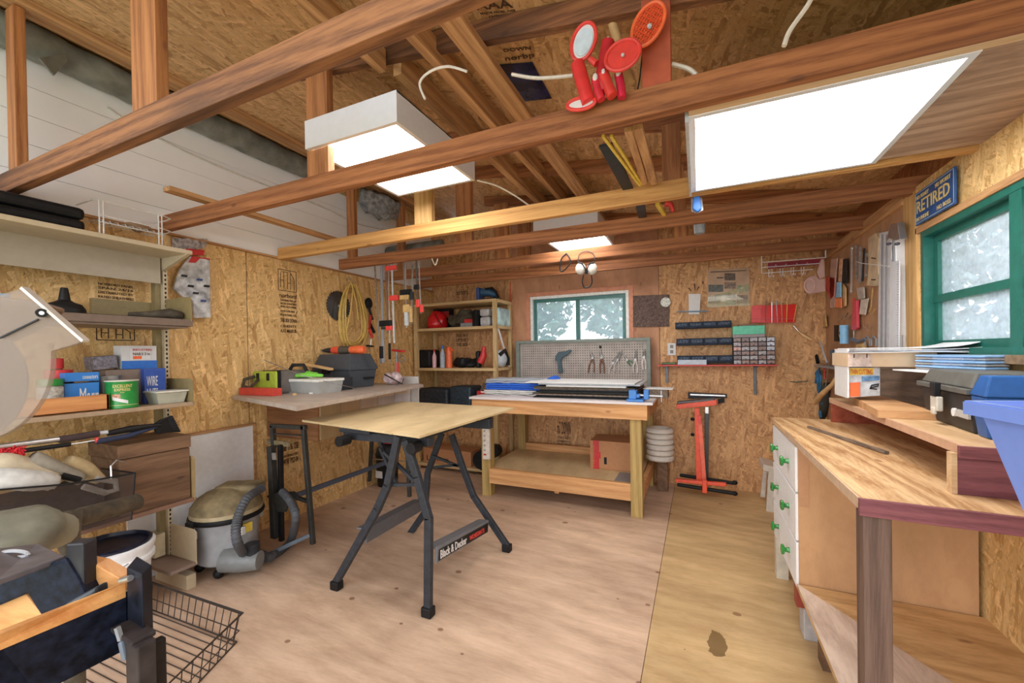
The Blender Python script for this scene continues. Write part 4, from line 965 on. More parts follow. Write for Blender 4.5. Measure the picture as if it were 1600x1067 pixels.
MB().tube([P(.42), P(.55), P(.68)], [.036, .036, .032], 14).build('rubber_grip', plain('grip_olive', (.08, .07, .05), .7), t, smooth=True)
MB().tube([P(.66), P(.76), P(.9), P(.97)], [.033, .038, .038, .03], 14).build('motor', ORANGE, t, smooth=True)
MB().tube([P(.06), P(-.03)], [.004, .003], 6).build('bit', STEEL, t)
# jig saw & bits past toolbox
t = thing('clear_bag', 'shiny plastic bag of pink and black packs beside the toolbox', 'bag', (-2.60, 3.08, CT))
m = MB(); m.ball((-2.60, 3.08, CT+.055), .10, .08, .055, 18, 12); m.wob(.018, 40, 5); m.build('plastic', plain('pinkish_bag', (.55, .42, .42), .25, var=.5, scale=24), t, smooth=2)
MB().tube([(-2.62, 2.98, CT+.10), (-2.55, 3.0, CT+.06), (-2.47, 3.04, CT+.01), (-2.50, 3.1, CT+.05), (-2.60, 3.05, CT+.11)], .006, 6).build('cord', BLACK, t)
m = MB().box(-2.66, -2.58, 3.49, 3.515, CT, CT+.10); m = MB().box(-2.80, -2.46, 3.26, 3.275, .735, CT+.065); one('white_board', m, plain('pale_panel', (.60, .58, .56), .5, var=.05), 'upright off-white panel at the far end of the left counter', 'panel')
t = thing('small_vise', 'little vise with red handle mounted beyond the left counter', 'vise', (-2.6, 3.12, CT))
c = at(622, 560, Y=3.12)
MB().tube([V(at(620, 576, Y=3.12).x, 3.12, CT), at(620, 545, Y=3.12)], .012, 8).build('post', DSTEEL, t)
MB().bar(at(613, 547, Y=3.12), at(632, 549, Y=3.12), .03, .02).build('jaw', RED, t, bev=.003)
MB().tube([at(628, 561, Y=3.12)+V(.03*math.cos(a_), 0, .03*math.sin(a_)) for a_ in [2*PI*k/14 for k in range(14)]], .005, 6, closed=True).build('crank_wheel', DSTEEL, t)
MB().bar(at(621, 566, Y=3.12), at(621, 587, Y=3.12), .022, .022).build('clamp_screw', REDP, t, bev=.004)

# plank lower panel patches on wall
m = MB(); P = [(XL+.012, 1.30, 0.0), (XL+.012, 2.07, 0.0), (XL+.012, 2.07, .83), (XL+.012, 1.30, .83)]; m.prism(P, (-.010, 0, 0)); one('white_sheet', m, WHITE, 'white sheet panel leaning low against the left wall', 'panel')
m = MB().box(XL+.012, XL+.02, 1.3, 2.09, .83, .85).box(XL+.012, XL+.02, 2.07, 2.09, 0, .83); m.box(XL+.0, XL+.012, 2.09, 3.1, 0, .68) if False else None
one('wood_edging', m, LUM_Y, 'thin wooden edging round the white wall panel', 'edging')

# ------------------------------------------------------------ tall folded black stand frame and long bar
t = thing('tool_stand', 'folded black steel stand with square upright frame beside the vacuum', 'stand', (-2.5, 2.05, 0))
K = plain('black_tube', (.035, .035, .032), .45, var=.3)
YS = 2.02
def b_(p, q, w=.03, h=.03, Y=YS, Y2=None, name='frame_tube', mat=K):
    MB().bar(at(*p, Y=Y), at(*q, Y=Y2 or Y), w, h, up=(0, 1, 0)).build(name, mat, t, bev=.004)
b_((423, 665), (478, 668)); b_((474, 664), (489, 850)); b_((426, 664), (428, 700)); b_((423, 677), (470, 680), .01, .02)
b_((418, 690), (452, 694), .035, .02, name='head_plate', mat=SAWDUST); b_((424, 697), (430, 840), .045, .045, 1.98, name='column'); b_((438, 695), (440, 845), .03, .03, 2.0, name='column', mat=BLACK)
b_((425, 713), (431, 713), .05, .006, 1.96, name='clamp_ring', mat=STEEL)
MB().prism([at(x, y, Y=1.95) for x, y in ((416, 775), (432, 770), (458, 768), (466, 776), (450, 785), (446, 800), (434, 800), (428, 786))], (0, .012, 0)).build('gusset', K, t)
b_((457, 775), (480, 783), .025, .025); b_((486, 835), (420, 866), .028, .028, YS, 1.85, name='foot_bar', mat=plain('slate_tube', (.08, .10, .13), .4))
MB().bar(at(462, 774, Y=2.1), at(602, 723, Y=3.05), .028, .035).build('long_bar', plain('slate_bar', (.07, .09, .13), .4), t, bev=.004)
b_((582, 672), (577, 752), .03, .03, 3.1); b_((602, 690), (640, 778), .03, .03, 2.9) if False else None
b_((636, 690), (640, 776), .028, .028, 2.7)
b_((583, 717), (632, 721), .006, .02, 3.0, 2.72, name='chrome_bar', mat=STEEL)
# dark items under counter end: shop vac, black bottle
t = thing('paint_can', 'dark bucket with small white label under the far end of the counter', 'bucket', (at(605, 760, Z=0).x, at(605, 760, Z=0).y, 0)); c = at(606, 757, Z=0)
MB().lathe((c.x, c.y, 0), [(.10, 0), (.115, .30), (.12, .31), (.12, .33)], 24).build('body', BLACK, t, smooth=True)
MB().box(c.x-.05, c.x+.03, c.y-.122, c.y-.112, .10, .17).build('label', PAPER, t)
MB().lathe((c.x, c.y, .33), [(.12, 0), (.10, .06), (.05, .10)], 24).build('lid', DKGREY, t, smooth=True)
m = MB(); m.tube([(c.x+.02, c.y, .44), (c.x+.08, c.y-.02, .50), (c.x+.14, c.y, .44)], .025, 10); m.box(c.x-.02, c.x+.12, c.y-.06, c.y+.06, .44, .52); one('red_machine_top', m, RED, 'small red machine standing on the dark bucket', 'machine', bev=.02)

# ------------------------------------------------------------ wet/dry vacuum
t = thing('shop_vacuum', 'grey canister wet and dry vacuum with dusty lid by the left wall', 'vacuum', (-2.72, 1.72, 0))
c = V(-2.79, 1.68, 0); ang = .9
MB().lathe(c+V(0, 0, .06), [(.14, 0), (.165, .02), (.18, .26), (.19, .285)], 32).build('tank', VACG, t, smooth=True)
MB().lathe(c+V(0, 0, .335), [(.205, 0), (.21, .012), (.205, .03)], 32).build('rim', BLACK, t, smooth=True)
MB().lathe(c+V(0, 0, .35), [(.20, .01), (.20, .035), (.19, .055)], 32).build('seal', plain('rim_tan', (.42, .34, .20), .5), t, smooth=True)
m = MB(); m.lathe(c+V(0, 0, .375), [(.20, 0), (.195, .04), (.165, .085), (.12, .115), (.06, .135), (.01, .14)], 32); m.build('motor_head', SAWDUST, t, smooth=True)
m = MB(); 
m.obox(c+V(.03, .07, .50), ((math.cos(.5), math.sin(.5), 0), (-math.sin(.5), math.cos(.5), 0), (0, 0, 1)), (.13, .075, .025)); m.build('carry_handle', SAWDUST, t, bev=.02)
for k in range(8):
    p = c+V(-.10+k*.02, -.115+k*.006, .462); MB().bar(p, p+V(.012, .045, .03), .006, .004).build('vent_slot', BLACK, t)
for a_ in (-1.6, -.2, 1.5):
    MB().box(c.x+.2*math.cos(a_)-.035, c.x+.2*math.cos(a_)+.035, c.y+.2*math.sin(a_)-.02, c.y+.2*math.sin(a_)+.01, .26, .31).build('latch', plain('pale_latch%d' % int(a_*10), (.55, .56, .55), .4), t, bev=.006)
    MB().box(c.x+.2*math.cos(a_)-.025, c.x+.2*math.cos(a_)+.03, c.y+.2*math.sin(a_)-.03, c.y+.2*math.sin(a_)-.005, .31, .365).build('clip', BLACK, t, bev=.006)
MB().tube([c+V(.12, -.09, .11), c+V(.22, -.05, .10), c+V(.31, .0, .10)], [.075, .065, .055], 18).build('exhaust_port', plain('vac_nozzle', (.20, .21, .21), .45), t, smooth=True)
MB().cyl(c+V(.27, -.02, .10), c+V(.27, -.02, .205), .042, 20).build('port_cap', DKGREY, t, smooth=True)
MB().box(c.x+.165, c.x+.20, c.y-.04, c.y+.03, .255, .31).build('yellow_label', YELLOW, t)
# corrugated hose
ctrl = [(400, 766), (372, 790), (362, 820), (366, 858), (392, 882), (425, 868), (450, 845), (460, 800), (452, 770), (440, 762)]
def catmull(P, n=14):
    out = []
    for i in range(len(P)-1):
        p0 = P[max(i-1, 0)]; p1 = P[i]; p2 = P[i+1]; p3 = P[min(i+2, len(P)-1)]
        for k in range(n):
            s = k/n; out.append(.5*((2*p1)+(p2-p0)*s+(2*p0-5*p1+4*p2-p3)*s*s+(3*p1-p0-3*p2+p3)*s**3))
    out.append(P[-1]); return out
def ribbed(P, r, per=.012):
    Q = []; L = 0; R = []
    for i, p in enumerate(P):
        Q.append(p); R.append(r*(1+.09*(1 if i % 2 else -1)))
    return Q, R
hp = [at(410, 762, Y=1.75), at(385, 780, Y=1.60), at(370, 815, Y=1.52), at(372, 850, Y=1.50), at(392, 873, Z=.035), at(425, 868, Z=.035), at(452, 848, Z=.04), at(462, 812, Y=1.80), at(455, 785, Y=1.85), at(441, 768, Y=1.9)]
Q, R = ribbed(catmull(hp, 16), .024); MB().tube(Q, R, 14).build('hose', HOSE, t, smooth=True)
hp = [at(318, 858, Z=.05), at(345, 856, Z=.045), at(380, 858, Z=.045), at(400, 862, Z=.045), at(425, 872, Z=.04)]
Q, R = ribbed(catmull(hp, 20), .022); MB().tube(Q, R, 14).build('hose', HOSE, t, smooth=True)
for a_ in (.6, 2.4, 4.0, 5.4): MB().ball(c+V(.15*math.cos(a_), .15*math.sin(a_), .03), .03, .03, .03).build('caster', BLACK, t, smooth=True)
# ------------------------------------------------------------ metal library shelving, left
t = thing('metal_shelving', 'beige and brown steel shelving unit against the left wall', 'shelving', (-2.9, .9, 0))
FX, BX, Y0, Y1 = -2.70, -3.06, .10, 1.455
for y in (Y1-.02, .16):
    o = MB().box(-3.03, -2.985, y-.03, y+.012, .05, 1.955).build('post', OLIVE if y > 1 else CREAM, t, bev=.002)
    MB().box(-2.985, -2.955, y-.002, y+.022, .05, 1.955).build('post', CREAM, t, bev=.002)
    m = MB()
    for k in range(70):
        z = .1+k*.0265; m.box(-2.9555, -2.9545, y+.005, y+.014, z, z+.014)
    m.build('slot', BLACK, o)['kind'] = 'stuff'
    MB().box(-3.05, -2.72, y-.03, y+.02, 0.0, .085).build('foot', CREAM, t, bev=.004)
def shelf(z, mat, h, name='shelf'):
    return MB().box(BX, FX, Y0, Y1, z-h, z).build(name, mat, t, bev=.003)
MB().box(BX, FX, Y0, Y1+.005, 1.955, 1.98).build('top_shelf', CREAM, t, bev=.003)
MB().box(-2.955, -2.945, Y0, Y1-.04, 1.80, 1.955).build('top_panel', plain('cream_dark', (.40, .34, .26), .4, var=.04), t)
MB().prism([(-2.955, Y1-.03, 1.955), (FX+.02, Y1-.03, 1.955), (-2.955, Y1-.03, 1.88)], (0, .02, 0)).build('bracket', CREAM, t)
def bracket(z, h, mat):
    for y in (Y1-.012, ):
        P = [(-2.97, y, z-.01), (FX+.004, y, z-.01), (FX+.004, y, z+h-.015), (FX-.012, y, z+h), (-2.97, y, z+h)]
        MB().prism(P, (0, .004, 0)).build('bracket', mat, t)
        P = [(BX-.0, y, z-.01), (-3.03, y, z-.01), (-3.03, y, z+h*.9), (BX, y, z+h*.9)]
shelf(1.575, BRONZE, .04); bracket(1.575, .135, OLIVE); MB().box(BX, -3.03, Y1-.32, Y1-.01, 1.575, 1.69).build('side_plate', OLIVE, t)
MB().box(BX+.02, FX-.01, Y0, Y1-.02, 1.525, 1.534).build('under_tray', BRONZE, t)
shelf(1.095, plain('tan_shelf', (.36, .26, .17), .5, var=.06), .022); bracket(1.095, .135, OLIVE)
shelf(.535, plain('brown_shelf', (.22, .12, .08), .5, var=.06), .022); bracket(.535, .24, plain('olive_tan', (.40, .28, .13), .4))
MB().box(BX, FX, 1.315, Y1, .135, .155).build('shelf', plain('brown_shelf2', (.24, .17, .14), .5, var=.06), t, bev=.003); bracket(.155, .19, CREAM)
MB().box(-3.05, -2.955, 1.36, Y1-.04, .165, .30).build('end_divider', plain('cream_divider', (.60, .54, .38), .5), t)

def z1(y, x, X): return at(x, y, X=X)
# top shelf: black case + wire rack
t2 = thing('tool_case', 'flat black plastic carrying case lying on the top steel shelf', 'case', (-2.85, .75, 1.981))
a = at(131, 350, Z=1.981)
ya = at(133, 345, X=-2.76).y; 
m = MB(); m.box(-3.02, -2.76, .45, 1.02, 1.982, 2.04); m.build('lower_shell', BLACK, t2, bev=.02)
m = MB(); m.box(-3.02, -2.76, .45, 1.02, 2.043, 2.10); m.build('upper_shell', BLACK, t2, bev=.02)
MB().box(-2.765, -2.745, .62, .72, 2.02, 2.06).build('latch', DKGREY, t2, bev=.004)
t2 = thing('wire_rack', 'white wire helper shelf standing on the top steel shelf', 'rack', (-2.9, 1.2, 1.981))
WR = plain('white_wire', (.72, .72, .72), .3)
for y in (1.075, 1.33):
    for d in (0, .016): MB().tube([(-2.775, y+d, 1.981), (-2.775, y+d, 2.165)], .0035, 6).build('leg', WR, t2)
def rr_(z, r=.0035): return [(-2.775, 1.07, z), (-2.775, 1.35, z), (-2.80, 1.40, z), (-2.86, 1.41, z), (-2.98, 1.40, z), (-3.0, 1.35, z)]
MB().tube([(-2.97, 1.06, 2.165)]+[(-2.80, 1.06, 2.165)]+[(-2.775, 1.08, 2.165)], .0035, 6).build('top_rim', WR, t2)
MB().tube(rr_(2.165), .0035, 6).build('top_rim', WR, t2)
MB().tube(rr_(2.09), .0035, 6).build('basket_rim', WR, t2)
MB().tube([(-2.775, 1.07, 2.055), (-2.775, 1.36, 2.055)], .003, 6).build('lower_rim', WR, t2)
for k in range(9):
    y = 1.09+k*.032; MB().tube([(-2.775, y, 2.055), (-2.79, y, 2.07), (-2.97, y, 2.085)], .0022, 5).build('cross_wire', WR, t2)
m = MB(); m.ball((-2.9, 1.30, 2.10), .05, .06, .02); m.wob(.01, 60, 3); one('steel_wool', m, plain('brown_fluff', (.40, .28, .18), .9, bmp=.5), 'tuft of brown fibre in the white wire rack', 'steel wool', smooth=2)
# blister packs hanging behind the shelf end
m = MB(); a = at(266, 398, X=-3.09)
m.trace([(271, 398), (322, 386), (324, 373), (270, 372)], -.01, X=-3.09); one('blister_pack', m, plain('pack_grey', (.35, .33, .33), .25, var=.6, scale=40), 'dark and red blister pack on the wall above the silver bag', 'pack')
m = MB(); m.trace([(292, 388), (320, 391), (318, 399), (292, 398)], -.012, X=-3.075); one('red_label', m, RED, 'small red lettered label on the wall packs', 'label')
m = MB(); m.trace([(298, 400), (328, 405), (328, 495), (303, 497), (303, 470), (285, 462), (270, 450), (280, 420)], -.022, X=-3.06); m.wob(.006, 30, 2)
t2 = thing('silver_bag', 'crumpled clear silver bag of parts hung on the left wall', 'bag', at(300, 450, X=-3.07)); m.build('plastic', plain('silver_crumple', (.50, .52, .54), .22, var=.5, scale=22, bmp=1.0), t2, bev=.004)
m = MB(); m.trace([(300, 400), (328, 404), (328, 412), (294, 410)], -.026, X=-3.058); m.build('red_header', RED, t2)
for k, (x, y) in enumerate(((288, 431), (312, 437), (323, 447), (306, 458), (318, 470), (298, 447))):
    m = MB(); p = at(x, y, X=-3.03); m.obox(p, ((0, 1, 0), (0, .3, 1), (1, 0, 0)), (.016, .007, .004)); m.build('dark_part', [DKGREY, DBLUE, BLACK][k % 3], t2)
# shelf 2: funnel, black cloth roll, rail
t2 = thing('funnel', 'black plastic dome-shaped funnel upside down on the second steel shelf', 'funnel', (-2.80, 1.0, 1.576)); c = at(101, 481, X=-2.80); c = V(-2.80, c.y, 1.576)
MB().lathe(c, [(.075, 0), (.075, .02), (.06, .045), (.035, .055), (.022, .065), (.014, .12), (.012, .125)], 28).build('cone', BLACK, t2, smooth=True)
m = MB(); m.bar((-2.86, .8, 1.582), (-2.86, 1.38, 1.582), .05, .012); one('black_rail', m, BLACK, 'long flat black bar lying behind the funnel', 'bar')
m = MB(); m.tube([(-2.86, 1.22, 1.592), (-2.82, 1.30, 1.60), (-2.78, 1.38, 1.605), (-2.77, 1.43, 1.60)], [.012, .02, .03, .026], 10).tube([(-2.90, 1.25, 1.59), (-2.84, 1.36, 1.61), (-2.80, 1.42, 1.62)], [.01, .014, .018], 8); m.wob(.006, 60, 4)
one('cloth_roll', m, DUSTY, 'rolled black webbing at the right end of the second steel shelf', 'roll', smooth=2)
m = MB().box(-3.0, -2.9, .70, .80, 1.576, 1.66); one('blue_box', m, LBLUE, 'light blue carton behind the saw guard on the second shelf', 'box')
# shelf 3 items (z=1.096)
b0 = 1.096
def zat(x, y, X): return at(x, y, X=X).z
def ycol(x, X): return at(x, 600, X=X).y
# wooden tray box
ya, yb = .50, ycol(170, -2.735)
m = MB(); m.box(-2.745, -2.733, ya, yb, b0, b0+.078).box(-2.93, -2.918, ya, yb, b0, b0+.078).box(-2.93, -2.733, yb-.012, yb, b0, b0+.078).box(-2.93, -2.733, ya, yb, b0, b0+.008)
one('wooden_tray', m, wood('orange_pine', (.50, .20, .07), (.66, .32, .12), 'y', 14, .1, .5, dark=(.25, .08, .03)), 'orange pine open tray on the third steel shelf', 'tray', bev=.002)
# green can
yc = ycol(192, -2.77); t2 = thing('coffee_can', 'large shiny green coffee tin on the third steel shelf', 'can', (-2.78, yc, b0))
MB().lathe((-2.78, yc, b0), [(.066, 0), (.067, .004), (.065, .01), (.065, .135), (.067, .139)], 40).build('tin', GREEN, t2, smooth=True)
MB().lathe((-2.78, yc, b0+.139), [(.068, 0), (.068, .006), (.0, .008)], 40).build('lid', plain('tin_lid', (.62, .60, .52), .4), t2, smooth=True)
def wrap(s, cx, cy, r, z, h, a0, a1, mat, par):
    cu = bpy.data.curves.new('tmp', 'FONT'); cu.body = s; cu.extrude = .01; cu.offset = .01
    to = bpy.data.objects.new('tmp', cu); me = bpy.data.meshes.new_from_object(to); bpy.data.objects.remove(to)
    n = len(me.vertices); co = np.zeros(n*3); me.vertices.foreach_get('co', co); co = co.reshape(-1, 3); mn, mx = co.min(0), co.max(0); q = (co-mn)/(mx-mn)
    mb = MB(); mb.add([(cx+(r+.0008*c)*math.cos(a0+(a1-a0)*a), cy+(r+.0008*c)*math.sin(a0+(a1-a0)*a), z+b*h) for a, b, c in q], [tuple(p.vertices) for p in me.polygons])
    mb.build('lettering', mat, par)
av = math.atan2(-yc, 2.78)
wrap('EXCELLENT', -2.78, yc, .0655, b0+.108, .016, av-.55, av+.65, GOLD, t2); wrap('EXPRESS', -2.78, yc, .0655, b0+.090, .014, av-.45, av+.5, GOLD, t2); wrap('Co.', -2.78, yc, .0655, b0+.080, .007, av-.1, av+.15, GOLD, t2)
def bandpatch(cx, cy, r, z0, z1, a0, a1, mat, par, name='label_band', sl=0):
    mb = MB(); mb.sheet(lambda u, v: (cx+r*math.cos(a0+(a1-a0)*u), cy+r*math.sin(a0+(a1-a0)*u), z0+(z1-z0)*v-sl*u), 14, 1); mb.build(name, mat, par, smooth=2)
bandpatch(-2.78, yc, .0657, b0+.045, b0+.062, av-.6, av+.35, PAPER, t2, sl=.022)
bandpatch(-2.78, yc, .0656, b0+.050, b0+.074, av-.65, av-.1, plain('label_red', (.5, .25, .15), .4, var=.6, scale=120), t2)
bandpatch(-2.78, yc, .0656, b0+.016, b0+.018, av-1.2, av+1.2, GOLD, t2)
# tins behind
yc2 = ycol(163, -2.92); c = at(163, 545, X=-2.92)
m = MB().lathe((-2.92, yc2, b0), [(.07, 0), (.07, .165), (.072, .168), (.0, .169)], 32); one('silver_tin', m, STEEL, 'plain silver tin behind the green coffee tin', 'tin', smooth=True)
# box with label
t2 = thing('carton', 'white carton with blue base and red print behind the green coffee tin', 'box', (-2.95, 1.28, b0)); 
ya, yb = at(190, 560, X=-2.95).y, at(245, 560, X=-2.95).y; zt = at(215, 540, X=-2.95).z; zb = at(215, 576, X=-2.95).z
MB().box(-3.04, -2.95, ya, yb, zb, zt).build('carton_body', plain('white_card', (.66, .66, .66), .5, var=.05), t2, bev=.002)
MB().box(-2.951, -2.949, ya, yb, zb, zb+(zt-zb)*.35).build('blue_band', BLUE, t2)
MB().box(-2.949, -2.947, ya+(yb-ya)*.22, ya+(yb-ya)*.8, zb+(zt-zb)*.38, zt-.02).build('paper_label', PAPER, t2)
lettering('INDUSTRIES', (-2.946, ya+.05, zt-.03), (0, 1, 0), (0, 0, 1), .09, .012, RED, t2); lettering('NAILS 2 in', (-2.946, ya+.05, zt-.055), (0, 1, 0), (0, 0, 1), .08, .015, INK, t2)
MB().box(-2.9465, -2.945, ya+.05, ya+.09, zb+(zt-zb)*.42, zb+(zt-zb)*.55).build('orange_mark', ORANGE, t2)
MB().box(-3.04, -2.90, ya-.09, yb-.02, b0, zb-.002).build('lower_box', plain('box_brown', (.2, .15, .12), .6), t2)
m = MB(); m.obox((-3.0, ya-.07, zb+.04), ((1, 0, 0), (0, 1, .1), (0, -.1, 1)), (.05, .05, .035)); one('paper_stack', m, plain('dark_printed', (.18, .17, .2), .5, var=.6, scale=60), 'dark printed packets leaning left of the white carton', 'packet')
# blue boxes 'Marr'
def small_box(x0, x1, ytop, ybot, X, dep, mat, label, txt=None, tc=PAPER, name='small_box', group='little boxes on the third steel shelf', bottom=None):
    a = at(x0, ybot, X=X); b = at(x1, ytop, X=X); z0 = a.z if bottom is None else bottom
    t = thing(name, label, 'box', (X, (a.y+b.y)/2, z0), group)
    MB().box(X-dep, X, a.y, b.y, z0, b.z).build('box_body', mat, t, bev=.002)
    for (s, fx, fy, fw, fh) in (txt or []):
        lettering(s, (X+.0008, a.y+(b.y-a.y)*fx, z0+(b.z-z0)*fy), (0, 1, 0), (0, 0, 1), (b.y-a.y)*fw, (b.z-z0)*fh, tc, t)
    return t
MBL = plain('box_blue', (.03, .20, .60), .4, var=.06)
small_box(101, 155, 597, 613, -2.80, .08, MBL, 'blue box lettered in white, lower of two in the pine tray', [('Marr', .42, .2, .55, .6)], bottom=b0+.009)
small_box(101, 155, 581, 597, -2.80, .08, MBL, 'blue box with a red leaf mark, stacked on the lettered one', [('connectors', .5, .25, .45, .4)])
small_box(226, 259, 575, 609, -2.86, .06, plain('navy_box', (.03, .08, .35), .4), 'dark blue box with white panel right of the green tin', [('WIRE', .1, .5, .5, .28), ('NUTS', .1, .15, .5, .28)], bottom=b0)
# jars with red lids
for k, (x, y0_, y1_, w, mat, lid, lab) in enumerate(((88, 560, 590, .026, plain('jar_amber', (.25, .10, .06), .2), RED, 'small jar with red screw lid behind the pine tray'), (92, 578, 600, .05, plain('jar_dark', (.10, .06, .05), .3), RED, 'wide flat red lid of a jar in the pine tray'), (78, 592, 612, .045, plain('jar_clear', (.40, .38, .34), .2, var=.4, scale=60), KNOBG, 'glass jar with green lid and hardware in the pine tray'))):
    X = (-2.97, -2.90, -2.80)[k]; a = at(x, y0_, X=X); t2 = thing('jar', lab, 'jar', (X, a.y, b0+.009), 'jars on the third steel shelf')
    h = a.z-b0-.009; MB().lathe((X, a.y, b0+.009), [(w, 0), (w, h*.75), (w*.8, h*.8)], 20).build('glass', mat, t2, smooth=True); MB().lathe((X, a.y, b0+.009+h*.8), [(w, 0), (w, h*.2), (0, h*.21)], 20).build('lid', lid, t2, smooth=True)
m = MB(); rs = random.Random(3); ya = at(105, 608, X=-2.82).y
for k in range(26): m.ball((-2.82+rs.uniform(-.05, .05), ya+rs.uniform(-.09, .02), b0+.02+rs.uniform(0, .045)), .008, .011, .008, 6, 4)
o = one('loose_hardware', m, plain('mixed_bits', (.45, .40, .28), .4, var=.7, scale=90), 'loose screws and bits heaped in the pine tray', 'hardware'); o['kind'] = 'stuff'
# cloudy tub right end
ya, yb = at(232, 630, X=-2.78).y, at(297, 630, X=-2.78).y
tt = tub('plastic_tub', 'cloudy plastic tub with flat white lid at the third steel shelf right end', -2.86, -2.735, ya+.02, 1.435, b0, .062, plain('cloudy', (.42, .42, .34), .35, var=.15, scale=20), plain('lid_cloudy', (.68, .68, .60), .4), lidh=.009)

# ---- between shelf 3 and 4 (z .535)
b0 = .536
zt = .536
t2 = thing('wooden_chest', 'dark old wooden lidded box on the fourth steel shelf', 'box', (-2.85, 1.2, b0))
ya = at(186, 700, X=-2.72).y; yb = 1.435
ztop = at(300, 678, X=-2.72).z; 
MB().box(-3.02, -2.722, ya, yb, b0, ztop-.075).build('chest_body', OLDWOOD, t2, bev=.003)
MB().box(-3.03, -2.715, ya-.006, yb+.004, ztop-.072, ztop).build('lid', OLDWOOD, t2, bev=.003)
# snow brush
t2 = thing('snow_brush', 'long silver and black snow brush with red bristles lying on the box', 'snow brush', (-2.78, 1.0, ztop))
def q(x, y, X=-2.70): return at(x, y, X=X)
MB().tube([q(-20, 700), q(92, 686)], .012, 12).build('shaft', STEEL, t2, smooth=True)
MB().tube([q(92, 687), q(120, 683), q(154, 677)], .0165, 12).build('foam_grip', plain('foam_brown', (.05, .03, .03), .9, bmp=.5), t2, smooth=True)
MB().tube([q(154, 677), q(168, 675)], .010, 12).build('collar', LGREY, t2, smooth=True)
MB().tube([q(168, 677), q(205, 670), q(250, 664)], [.014, .018, .012], 10).build('plastic_neck', BLACK, t2, smooth=True)
MB().tube([q(150, 690), q(200, 681), q(245, 666)], [.014, .014, .010], 10).build('second_handle', plain('navy_foam', (.02, .03, .07), .8), t2, smooth=True)
MB().tube([q(110, 694), q(150, 688)], .003, 6).build('thin_rod', STEEL, t2)
MB().ball(q(151, 687), .012, .008, .016).build('red_ring', REDP, t2, smooth=True)
m = MB(); m.prism([q(240, 664), q(252, 656), q(270, 649), (q(283, 675)), q(262, 676), q(246, 678)], (-.02, 0, 0)); m.build('scraper_head', BLACK, t2, bev=.003)
m = MB()
for k in range(8): p0 = q(262+k*1.0, 655+k*2.2); m.bar(p0+V(.004, 0, 0), q(271+k*1.5, 651+k*3)+V(.004, 0, 0), .004, .003)
m.build('scraper_ribs', DKGREY, t2)
m = MB(); rs = random.Random(2)
for k in range(260):
    p = q(rs.uniform(-10, 36), rs.uniform(699, 712)); d = V(rs.uniform(-.02, .02), rs.uniform(-.012, .012), rs.uniform(-.03, .015)); m.bar(p, p+d, .004, .004)
mm = m.build('bristles', plain('red_bristle', (.65, .03, .04), .8), t2); mm['kind'] = 'stuff'
MB().tube([q(38, 704), q(110, 694)], .010, 8).build('brush_back', BLACK, t2, smooth=True)
# wire mesh basket with gloves
t2 = thing('mesh_basket', 'black woven wire basket holding work gloves on the fourth steel shelf', 'basket', (-2.6, .8, b0))
X = -2.56
P = [at(x, y, X=X) for x, y in ((-60, 790), (0, 765), (100, 757), (160, 748), (211, 739))]
Pb = [at(x, y, X=X) for x, y in ((-60, 870), (0, 848), (100, 835), (160, 825), (205, 812))]
m = MB()
for i in range(4): m.add([P[i], P[i+1], Pb[i+1], Pb[i]], [(0, 1, 2, 3)])
e = P[-1]; eb = Pb[-1]; m.add([e, e+V(-.28, -.02, 0), eb+V(-.26, -.02, 0), eb], [(0, 1, 2, 3)]); m.add([Pb[0], Pb[-1], Pb[-1]+V(-.28, 0, 0), Pb[0]+V(-.28, 0, 0)], [(0, 1, 2, 3)])
m.build('woven_side', mesh_mat('basket_weave', (.05, .035, .03), 620, .30), t2)
MB().tube(P+[e+V(-.28, -.02, 0)], .004, 6).build('rim', BLACK, t2)
MB().tube([e, eb], .004, 6).build('corner_wire', BLACK, t2)
MB().tube([at(174, 748, X=-2.57), at(173, 728, X=-2.60), at(182, 719, X=-2.62), at(197, 723, X=-2.64)], .0035, 6).build('hook_handle', STEEL, t2)
def glove(pts, r, mat, label, seed, flat=.5):
    P = [Vector(p) for p in pts]; m = MB(); m.tube(catmull(P, 5), [r*(.75+.35*math.sin(PI*min(1, .15+i/(len(P)*5-4))))*1 for i in range((len(P)-1)*5+1)], 10)
    cz = sum(p.z for p in P)/len(P)
    m.wob(.012, 28, seed); return one('work_glove', m, mat, label, 'glove', 'work gloves in the mesh basket', smooth=2)
Xg = -2.68
def g(x, y, X=Xg): return at(x, y, X=X)
glove([g(-30, 735), g(20, 725), g(60, 735), g(90, 755)], .045, CLOTHC, 'cream cotton work glove lying on the left side of the basket', 1)
glove([g(-30, 755, -2.62), g(30, 750, -2.62), g(90, 758, -2.62)], .04, CLOTHW, 'white and pale green cloth glove at the basket front', 2)
glove([g(50, 715), g(85, 728), g(125, 750)], .032, plain('grey_knit', (.30, .27, .22), .9, bmp=.4), 'grey knit glove cuff in the middle of the basket', 3)
glove([g(100, 722, -2.74), g(130, 730, -2.74), g(156, 748, -2.74)], .034, plain('tan_leather', (.52, .40, .22), .8), 'tan leather glove at the right of the basket', 4)
m = MB(); m.tube([g(95, 742, -2.655), g(125, 750, -2.655)], [.016, .013], 10); one('glove_opening', m, BLACK, 'dark hollow cuff opening of the grey glove', 'glove cuff', smooth=True)
m = MB().tube([g(130, 760, -2.60), g(165, 770, -2.60), g(182, 765, -2.60), g(180, 752, -2.6), g(150, 748, -2.6)], .014, 8); one('knit_glove', m, CLOTHG, 'brown knit glove folded inside the mesh wall', 'glove', smooth=True)
m = MB().box(-3.0, -2.75, .5, ya-.05, b0, b0+.19); one('dark_bin', m, plain('near_black', (.03, .02, .02), .8, var=.5), 'dark bin behind the gloves on the fourth shelf', 'bin')
